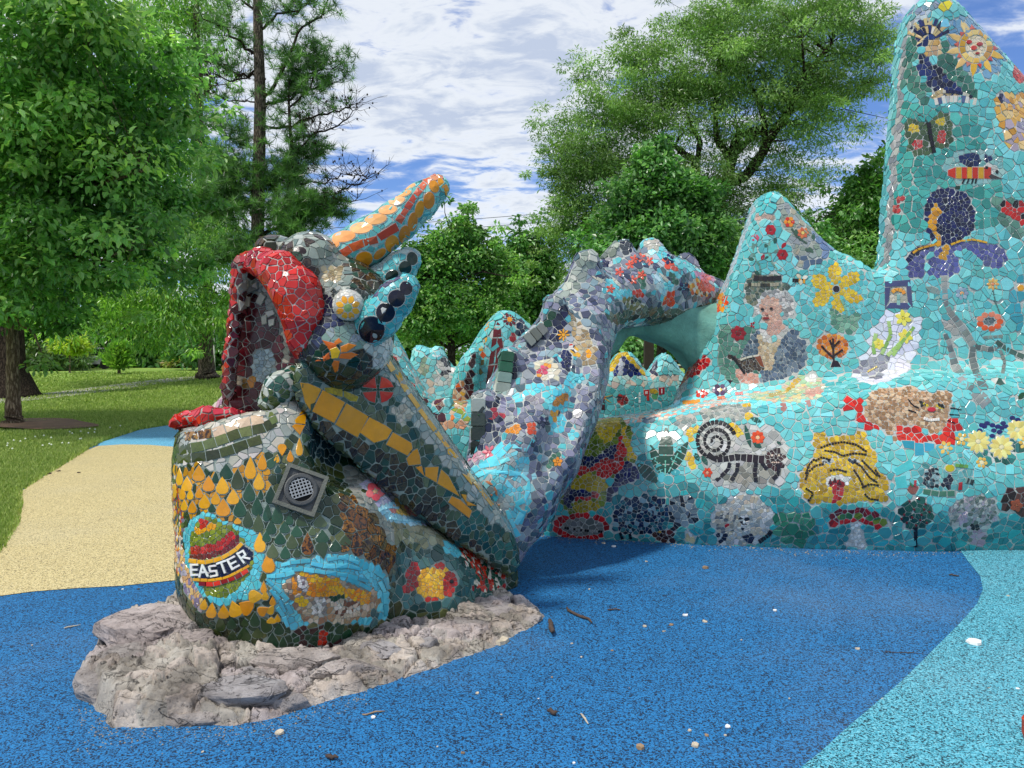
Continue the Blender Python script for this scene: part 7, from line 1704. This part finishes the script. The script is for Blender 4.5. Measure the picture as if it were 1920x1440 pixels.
# second tree, rough trunk
b1 = bp(388, 712); Y1 = b1.y
tree('tall tree with thick rough grey trunk on the lawn left of the red mouth', b1, [(387,690,Y1,14),(386,620,Y1,12.5),(384,540,Y1,12),(380,400,Y1,10),(372,200,Y1,8),(368,0,Y1,5)],
     [(330,420,Y1-3,90,170),(290,560,Y1-3,110,80),(390,560,Y1-2,60,60),(300,300,Y1-1,100,150),(280,120,Y1,150,120),(340,30,Y1,70,80),(180,560,Y1-3,120,60),(400,400,Y1,40,120)],
     400, 140, .25, YGR[:4]+GRN[2:], 'bark', crad=1.15, clump_flat=.55, seed=5, shape=SLIM, name='rough_trunk_tree', droop=.7)
# pine
Yp = 27
def pine():
    r_ = np.random.default_rng(11); base = Vector((P(484, 700, Yp).x, Yp, float(ground_z(0, Yp))))
    t = empty('pine_tree', base, 'tall thin pine with bare twigs and bottlebrush needles behind the dragon head', 'tree')
    trunk = [(484,690,13),(484,560,12.5),(483,430,12),(486,300,11.5),(488,180,10.5),(484,60,9),(482,-60,7.5),(480,-200,5)]
    mb_ = MB(); pts = [base - Vector((0,0,.3))] + [P(a, b, Yp) for a, b, _ in trunk]; rr_ = [14*Yp/FPX] + [c*Yp/FPX for _, _, c in trunk]
    mb_.tube(pts, rr_, 12)
    limbs = [  # px paths
     ([(490,190),(520,150),(560,60),(600,30),(625,-10)],4,0), ([(488,200),(520,190),(570,175),(610,160),(640,150)],3.5,1), ([(540,470),(541,380),(548,290),(540,190),(545,120)],6,1), ([(487,440),(520,430),(560,410),(600,400),(625,405)],4,1),
     ([(484,110),(450,80),(420,50),(380,35)],3.5,1), ([(484,145),(450,140),(400,118),(370,110)],3,1), ([(484,380),(450,385),(410,395),(392,405)],3.5,1), ([(486,280),(450,270),(420,250),(400,235)],3,1),
     ([(486,235),(530,240),(600,215),(650,205),(665,195)],3,2), ([(548,262),(600,250),(640,230),(668,205)],2.5,2), ([(500,390),(530,350),(560,300),(600,290)],2.5,1), ([(600,370),(630,360),(660,350),(685,340)],2,2), ([(560,345),(610,340),(650,325),(690,335)],2,2), ([(600,385),(640,378),(670,372)],2,2),
     ([(484,60),(520,30),(560,20),(600,-5)],3,1), ([(484,20),(450,0),(430,-30)],3,1), ([(484,330),(450,330),(425,320),(410,310)],3,1), ([(487,470),(450,480),(410,490)],3,1), ([(541,300),(580,260),(600,240)],2,2), ([(545,200),(590,150),(600,110),(590,90)],2,1), ([(530,160),(600,130),(640,125)],2,1), ([(484,130),(440,150),(400,145),(375,140)],2,2), ([(487,190),(440,190),(400,175),(375,178)],1.6,2)]
    limbs += [([(487,420),(530,400),(570,375),(610,385)],3,1), ([(486,350),(520,340),(540,330)],2,1), ([(485,455),(520,450),(570,440)],3,1), ([(485,360),(440,360),(400,375)],2,1)]
    tufts = []; br = MB()
    for path, r0, kind in limbs:
        yo = Yp + r_.uniform(-1.2, 1.2); q = []
        for i, (a, b) in enumerate(path): q.append(P(a, b, Yp + (yo-Yp)*i/(len(path)-1)))
        L = len(q)
        fine = []
        for i in range(L-1):
            for k in range(4): fine.append(q[i].lerp(q[i+1], k/4) + Vector(tuple(r_.normal(0, .04, 3))))
        fine.append(q[-1]); n = len(fine)
        br.tube(fine, [r0*Yp/FPX*(1-.8*i/n) for i in range(n)], 5, cap=False)
        for i in range(int(n*.3), n):
            for _ in range((2 if path[0][1] < 320 else 4) if kind == 1 else 3):
                d = Vector(tuple(r_.normal(0, 1, 3))); d.z = abs(d.z)*.5 + (.1 if kind < 2 else .3); d.normalize(); ln = r_.uniform(.25, .9)
                e = fine[i] + d*ln; m1 = fine[i].lerp(e, .5) + Vector((0, 0, -.05))
                br.tube([fine[i], m1, e], [.014, .010, .006], 3, cap=False)
                if kind == 1 or (kind == 0 and r_.random() < .4):
                    tufts += [np.array(e), np.array(m1)]; 
                    for _2 in range(1 if path[0][1] < 320 else 2): tufts.append(np.array(e) + r_.normal(0, .22, 3))
                if kind == 2 or r_.random() < .3:
                    for _3 in range(3):
                        d2 = (d + Vector(tuple(r_.normal(0, .6, 3)))).normalized(); br.tube([e, e + d2*r_.uniform(.15, .45)], [.006, .004], 3, cap=False)
                        if r_.random() < .25: c_ = e + d2*.2; s_ = .035; br.add([c_+Vector((s_,0,0)), c_+Vector((0,s_,0)), c_+Vector((-s_,0,0)), c_+Vector((0,-s_,0)), c_+Vector((0,0,s_*1.4)), c_-Vector((0,0,s_*1.4))], [(0,1,4),(1,2,4),(2,3,4),(3,0,4),(1,0,5),(2,1,5),(3,2,5),(0,3,5)])
    mb_.build('trunk', M['bark'], t, True); br.build('branches', M['bark_dark'], t)
    for bx_, by_, rx, ry, n in ((560,410,60,40,110),(430,290,45,60,90),(420,390,50,55,110),(520,390,60,45,90),(575,130,40,60,22),(480,60,90,50,30),(420,30,40,30,16),(560,200,60,40,22),(430,180,50,30,16),(600,160,50,50,18),(450,460,60,40,90),(470,240,30,30,10),(650,120,16,16,5)):
        for _ in range(n):
            tufts.append(np.array(P(bx_ + r_.normal()*rx*.55, by_ + r_.normal()*ry*.55, Yp + r_.normal()*.8)))
    T = np.array(tufts); m = 34; n = len(T)*m; ci = np.repeat(np.arange(len(T)), m)
    D = unit(r_.normal(0, 1, (n, 3)) + np.array([0, 0, .5])); C = T[ci] + D*.03
    Nn = unit(np.cross(D, r_.normal(0, 1, (n, 3)))); pal_ = np.array([hx(c)[:3] for c in PIN]); cc_ = pal_[(r_.random(len(T))[ci]*len(PIN)).astype(int)]*r_.uniform(.7, 1.3, (n, 1))
    o = leaves_mesh('crown', C, D, Nn, r_.uniform(.2, .34, n), cc_, ([(0,-.035,0),(0,.035,0),(1,0,0)], [(0,1,2)]), t); o['kind'] = 'stuff'
pine()
# big fine leaved tree on the right
Yr = 30; br_ = Vector((P(1350, 700, Yr).x, Yr, float(ground_z(0, Yr))))
tree('huge airy fine leaved tree with dark forked limbs behind the turquoise peaks', br_, [(1340,600,Yr,34),(1338,480,Yr,30),(1335,400,Yr,24),(1345,340,Yr,18)],
     [(1180,180,Yr,110,90),(1120,260,Yr,85,80),(1080,330,Yr,55,80),(1320,110,Yr,120,90),(1440,80,Yr,150,90),(1560,60,Yr,110,80),(1540,190,Yr,110,90),(1420,200,Yr,130,90),(1260,220,Yr,100,80),(1480,330,Yr,90,70),(1120,400,Yr,80,80),(1520,420,Yr,50,60),(1440,420,Yr,110,80),(1240,390,Yr,120,80),(1420,-10,Yr,200,50),(1600,120,Yr,60,60),(1300,500,Yr,200,70),(1200,110,Yr,40,30),(1080,420,Yr,50,90),(1100,500,Yr,60,50),(1180,330,Yr,80,70),(1340,330,Yr,60,50),(1360,450,Yr,90,60)],
     1250, 250, .15, OLV, 'bark_dark', crad=.85, clump_flat=.5, seed=21, shape=SLIM, name='honey_locust_tree', droop=.25, twig=.035,
     limbs=[[(1350,370,Yr,12),(1370,300,Yr,10),(1382,255,Yr,8),(1430,240,Yr,5)], [(1345,350,Yr,13),(1400,330,Yr,10),(1440,270,Yr,9),(1480,200,Yr-.5,7),(1510,140,Yr-1,5),(1560,80,Yr,3)], [(1312,420,Yr,9),(1310,340,Yr,7.5),(1302,300,Yr,7),(1265,275,Yr,5),(1230,260,Yr,2.5)], [(1308,300,Yr,6),(1312,265,Yr,5),(1295,235,Yr,3)], [(1370,300,Yr,7),(1345,260,Yr,6),(1340,200,Yr,4),(1350,120,Yr,2)], [(1440,270,Yr,7),(1425,200,Yr,5),(1400,140,Yr,3)], [(1375,290,Yr,6),(1420,250,Yr,5),(1440,232,Yr,4)], [(1395,335,Yr,8),(1425,290,Yr-.3,6),(1450,240,Yr-.5,4)]])
Yq = 21; bq = Vector((P(1240, 700, Yq).x, Yq, float(ground_z(0, Yq))))
tree('dense dark green young tree in front of the huge airy tree', bq, [(1240,600,Yq,9),(1240,480,Yq,8),(1238,360,Yq,4)],
     [(1235,370,Yq,60,80),(1210,450,Yq,80,70),(1290,440,Yq,70,70),(1180,500,Yq,60,50),(1320,500,Yq,50,50),(1228,310,Yq,24,30),(1300,360,Yq,30,40),(1200,400,Yq,50,40)],
     270, 200, .15, DGR + GRN[:3], 'bark_dark', crad=.62, clump_flat=.55, seed=23, name='young_oak_tree', droop=.2)
def simpletree(px, Y, blobs, label, pal, seed, n=180, nl=100, leaf=.22, cr=.9, nm='park_tree', shape=BROAD, tw=8, group='trees along the far lawn', **k):
    b = Vector((P(px, 700, Y).x, Y, float(ground_z(0, Y)))); top = min(q[1]-q[4]*.3 for q in blobs)
    tree(label, b, [(px,672,Y,tw),(px+2,600,Y,tw*.8),(px, max(top, 300 if top < 300 else top)+10, Y, tw*.35)], blobs, n, nl, leaf, pal, 'bark_dark', group, shape=shape, crad=cr, seed=seed, name=nm, **k)
simpletree(845, 24, [(850,470,24,48,50),(805,525,24,46,55),(905,520,24,46,55),(855,580,24,80,45),(785,590,24,40,35),(920,600,24,36,30),(880,435,24,20,20),(775,485,24,20,24)], 'bright green bushy tree with slim dark trunk right of the ears', GRN + YGR[1:3], 31, 330, 170, .13, .62, droop=.25)
simpletree(985, 34, [(990,480,34,40,40),(980,540,34,50,50),(1010,590,34,50,40),(950,500,34,25,30)], 'darker green tree between the bushy tree and the huge tree', DGR, 33, 190, 130, .22, .95)
simpletree(1615, 30, [(1630,380,30,30,40),(1600,440,30,40,50),(1640,480,30,50,50),(1570,470,30,30,30),(1650,350,30,20,20)], 'green tree showing left of the tall right peak', GRN, 35, 200, 150, .19, .9)
simpletree(1500, 26, [(1500,470,26,50,40),(1560,520,26,60,40),(1460,520,26,60,50)], 'low green tree between the two peaks', DGR+GRN, 36, 140, 130, .19, .9)
# tree belt beyond the lawn
belt = [(30,48,150,'dark evergreen mass behind the left tree trunk'),(95,62,110,'dark bushy tree behind the yellow sapling'),(165,66,120,'tall dark tree behind the parked car'),(250,58,150,'wide dark tree behind the pointed conifer'),(320,62,130,'dark tree left of the thick rough trunk'),(430,50,120,'shaded tree right of the thick rough trunk'),(470,70,120,'far tree behind the pine trunk'),(560,60,95,'far tree behind the dragon brow'),(650,65,90,'far tree behind the dragon ears'),(740,60,95,'far tree just right of the ears'),(1000,70,85,'far tree left of the arch crown'),(1120,80,70,'far tree behind the brick building at left'),(1300,84,80,'far tree behind the brick building at right'),(1700,60,150,'far tree hidden behind the tall peak')]
for i, (px, Y, h_, lb) in enumerate(belt):
    y0 = 690 - h_; simpletree(px, Y, [(px, y0+h_*.45, Y, 60, h_*.42), (px-40, y0+h_*.62, Y, 40, h_*.3), (px+42, y0+h_*.6, Y, 40, h_*.32)], lb, DGR if i % 3 else GRN[:4], 50+i, 120, 60, .5*Y/60, 1.5, tw=7, nm='far_tree')
# hedge-like thicket closing the horizon
def thicket(name, x0, x1, Y, h, seed, pal):
    r_ = np.random.default_rng(seed); n = 26000; X = r_.uniform(x0, x1, n); top = h*(.6 + .5*vnoise(np.stack([X*.12, X*0+seed, X*0], -1))); Z = ground_z(0, Y) + r_.random(n)**.8*top; Yv = Y + r_.normal(0, 1.2, n)
    C = np.stack([X, Yv, Z], 1); D = unit(r_.normal(0, 1, (n, 3))); Nn = unit(r_.normal(0, .6, (n, 3)) + [0, -.4, .7]); Nn = unit(Nn - D*(Nn*D).sum(1)[:, None]); p_ = np.array([hx(c)[:3] for c in pal])
    cl_ = vnoise(np.stack([X*.4, Z*.6, X*0], -1)); cc_ = p_[np.clip(((cl_*.7+r_.random(n)*.3)*len(pal)).astype(int), 0, len(pal)-1)]
    o = leaves_mesh(name, C, D, Nn, .7, cc_, BROAD, None); o['kind'] = 'stuff'
thicket('woodland_undergrowth', -75, -18, 76, 4.5, 71, DGR); thicket('woodland_undergrowth', -25, 90, 122, 12, 72, DGR)
# small plants on the far lawn
def small(nm, px, Y, label, blobs, pal, seed, n, nl, leaf, cr, tw, cat, **k):
    b = Vector((P(px, 700, Y).x, Y, float(ground_z(0, Y)))); tree(label, b, [(px, 680, Y, tw), (px, blobs[0][1], Y, tw*.5)], blobs, n, nl, leaf, pal, 'bark_pale', shape=SLIM, crad=cr, seed=seed, name=nm, cat=cat, **k)
small('conifer_bush', 223, 38, 'small pointed light green conifer on the bright lawn', [(223,683,38,13,8),(223,672,38,11,10),(223,658,38,5,8)], YGR[:4], 81, 60, 110, .3, .3, 2, 'shrub', droop=-.9)
small('yellow_sapling', 131, 40, 'thin sapling with yellow green crown on the bright lawn', [(131,644,40,20,8),(120,650,40,12,6),(142,650,40,12,7)], ['#8cac30','#a8c040','#bccc50'], 82, 40, 70, .3, .45, 1.3, 'tree')
small('flowering_shrub', 335, 55, 'low flowering shrub before the pale house', [(330,683,55,20,7),(345,680,55,14,9)], ['#5c7c34','#8c9c50','#a89060'], 83, 40, 60, .35, .5, 1, 'shrub')
small('lawn_shrub', 98, 46, 'low grey green shrub at the far lawn edge near the dark trunk', [(98,668,46,45,18)], ['#4c6c34','#5c7c44','#7c9450'], 84, 70, 80, .35, .8, 2, 'shrub')
# very dark old trunk behind the first tree
bt = Gt(12, 742); mb_ = MB(); pts = [Vector((bt.x, bt.y, bt.z-.3)), bt + Vector((0,0,.15)), bt + Vector((0,0,1.0)), bt + Vector((.0,0,4)), bt + Vector((.2,0,8))]; mb_.tube(pts, [1.35, 1.0, .62, .52, .4], 14); tag(mb_.build('old_tree_trunk', M['bark_dark'], None, True), 'broad very dark old tree trunk behind the first pale trunk at the left edge', 'tree trunk')
# ================================================================== scraps on the rubber
M['twig'] = simple('twig_bark', '#4a3c34', .9, 40, .4, .5, 90); M['chip'] = simple('pale_chip', '#b8ad98', .8, 40, .25, .4, 90); M['chipw'] = simple('white_chip', '#dcdcd8', .6, 30, .1); M['dead'] = simple('dry_leaf', '#8c7458', .85, 40, .3)
def stick(px, py, px1, py1, r, label, name='twig', group=None, m='twig'):
    a, b = G(px, py, .006+r), G(px1, py1, .006+r); mb_ = MB(); rs = np.random.default_rng(int(px)); L = (b-a).length
    pts = [a.lerp(b, t) + Vector((rs.normal()*L*.03, rs.normal()*L*.03, abs(rs.normal())*r*.5)) for t in (0, .2, .4, .6, .8, 1)]
    mb_.tube(pts, [r*k for k in (.7, 1, .9, 1, .85, .5)], 7); tag(mb_.build(name, M[m], None, True), label, 'twig', group)
stick(1062,1140,1112,1167,.009,'long curved dark twig on the blue rubber beyond the rock tip'); stick(1138,1143,1165,1144,.005,'thin straight dark stick on the blue rubber behind the curved twig'); stick(1034,1167,1035,1191,.016,'thick short brown bark stick beside the right rock tip')
stick(1028,1334,1043,1338,.011,'stubby brown stick at the lower middle of the blue rubber'); stick(1090,1338,1102,1357,.005,'thin pale stick leaning near the stubby brown stick', m='chip'); stick(120,1178,150,1172,.004,'thin pale straw on the blue rubber left of the rock', m='chip'); stick(1780,1078,1798,1080,.006,'dark stick near the blue and cyan seam'); stick(610,1418,634,1422,.009,'dark bark sliver near the bottom edge'); stick(1655,1222,1740,1226,.002,'fine hair thin twig near the cyan seam')
stick(678,1340,720,1334,.004,'dry pale twig just below the rock front', m='dead')
def chip(px, py, s, label, m='chip', seed=0, name='leaf_scrap', cat='litter', group=None):
    c = G(px, py, .007); rs = np.random.default_rng(seed+int(px)); n = 7; a0 = rs.uniform(0, 6); k = s*c.y/FPX; asp = rs.uniform(.4, .8)
    pts = [(math.cos(a0+2*math.pi*i/n)*rs.uniform(.7, 1.1), math.sin(a0+2*math.pi*i/n)*rs.uniform(.7, 1.1)*asp) for i in range(n)]
    lo = [(c.x+x*k, c.y+y*k*1.6, c.z) for x, y in pts]; hi = [(c.x+x*k*.92, c.y+y*k*1.5, c.z+k*rs.uniform(.25, .6)) for x, y in pts]
    mb_ = MB(); mb_.add(lo + hi + [(c.x, c.y, c.z+k*.35)], [tuple(range(n-1, -1, -1))] + [(i, (i+1) % n, n+(i+1) % n, n+i) for i in range(n)] + [(n+i, n+(i+1) % n, 2*n) for i in range(n)])
    tag(mb_.build(name, M[m]), label, cat, group)
chip(1827,1206,15,'flat white paper like scrap on the cyan rubber','chipw',1,'white_scrap'); chip(938,1204,17,'pale sandy spill beside the rock edge','chip',2,'sand_spill'); chip(1200,1402,10,'dark brown curled leaf scrap near the bottom middle','dead',3)
chip(1303,1398,8,'pale leaf scrap lying right of the dark curled leaf','chip',4); chip(524,1375,10,'small grey chip below the rock front','chip',5,'stone_chip')
for i, (x, y, s) in enumerate([(1209,1175,6),(1245,1184,5),(1259,1172,6),(1285,1154,7),(1322,1166,7),(1072,1207,4),(1148,1220,4),(1150,1025,6),(1132,1019,5),(1212,1053,4),(1322,1065,9),(1453,1145,5),(1608,1217,6),(1655,1311,4),(1325,1379,6),(1364,1363,7),(1360,1379,4),(1293,1370,5),(868,1412,6),(1076,1431,5),(380,1410,4),(940,1340,3),(1035,1270,3),(700,1345,6),(820,1400,3),(895,1300,5),(1855,1291,4),(1908,1292,5),(1890,1118,5),(1240,1010,3),(400,1300,2),(268,1250,2),(1105,1105,3),(1090,1232,3),(600,1400,3),(1010,1310,3),(1390,1200,3),(1480,1310,3),(1180,1290,2),(230,1105,3),(60,1210,3)]):
    where = ('along the foot of the turquoise wall' if y < 1070 and x > 1000 else 'on the cyan rubber at the right' if x > 1800 or (x > 1600 and y > 1290) else 'on the blue rubber left of the rocks' if x < 300 else 'just below the rock front' if x < 960 and y > 1280 else 'near the bottom edge on blue rubber' if y > 1350 else 'close to the right tip of the rocks' if x < 1180 else 'on blue rubber in the right foreground')
    kind_ = ('pale beige', 'sandy grey', 'dry brown', 'whitish')[i % 4]
    chip(x, y, s*.8, f'tiny {kind_} chip {where}', ('chip','chip','dead','chipw')[i % 4], 10+i, 'litter_chip', 'litter', 'tiny chips scattered on the rubber')
for i, (x, y, s) in enumerate([(85,885,4),(92,889,5),(110,884,4),(148,887,4),(260,1105,3)]): chip(x, y, s, 'dark leaf scrap on the tan rubber', 'twig', 60+i, 'dark_leaf_scrap', 'litter', 'dark scraps on the tan rubber')
# red toy like edge object at the right margin
c = G(1934, 1395, .0); mb_ = MB(); mb_.tube([c + Vector((.01, 0, .0)), c + Vector((0, 0, .05)), c + Vector((-.012, 0, .1)), c + Vector((.015, 0, .17)), c + Vector((.04, 0, .21))], [.03, .036, .028, .026, .012], 12); tag(mb_.build('red_clay_piece', simple('red_clay', '#b84428', .6, 20, .25, .3)), 'red orange object cut by the right edge of the cyan rubber', 'object')

# grit gathered along the wall foot and the rock edge
V = []; F = []; rs = np.random.default_rng(4)
line = [tuple(G(a, b))[:2] for a, b in ((1010,1004),(1150,1012),(1300,1020),(1500,1032),(1700,1036),(1900,1028))]
ed = [tuple(q) for q in rw[16:30]]
for _ in range(800):
    L_ = line if rs.random() < .5 else ed; i = rs.integers(0, len(L_)-1); t = rs.random(); x = L_[i][0]*(1-t)+L_[i+1][0]*t; y = L_[i][1]*(1-t)+L_[i+1][1]*t
    sgn = abs(rs.normal(0, .09)); x += rs.normal(0, .03); y -= sgn; s_ = rs.uniform(.0015, .005)*(1.5 if L_ is line else 1); o = len(V)
    V += [(x-s_, y, .0065), (x, y-s_, .0065), (x+s_, y, .0065), (x, y+s_, .0065), (x, y, .0065+s_)]; F += [(o, o+1, o+4), (o+1, o+2, o+4), (o+2, o+3, o+4), (o+3, o, o+4)]
o = link('grit', mesh_np('grit', V, F), None, simple('grit_dust', '#8c8474', .9, 30, .3)); o['kind'] = 'stuff'

from collections import defaultdict
same = defaultdict(list)
for o in scene.objects:
    if o.get('group') in ('tiny chips scattered on the rubber', 'dark scraps on the tan rubber'): same[o['label']].append(o)
for lb, os_ in same.items():
    if len(os_) < 2: continue
    os_.sort(key=lambda o: proj(np.array([o.data.vertices[0].co]))[0][0][0])
    nm = {2: ['left one', 'right one'], 3: ['leftmost', 'middle one', 'rightmost'], 4: ['leftmost', 'second from the left', 'second from the right', 'rightmost'], 5: ['leftmost', 'second from the left', 'middle one', 'second from the right', 'rightmost']}[len(os_)]
    for o, q in zip(os_, nm): o['label'] = lb + ', ' + q
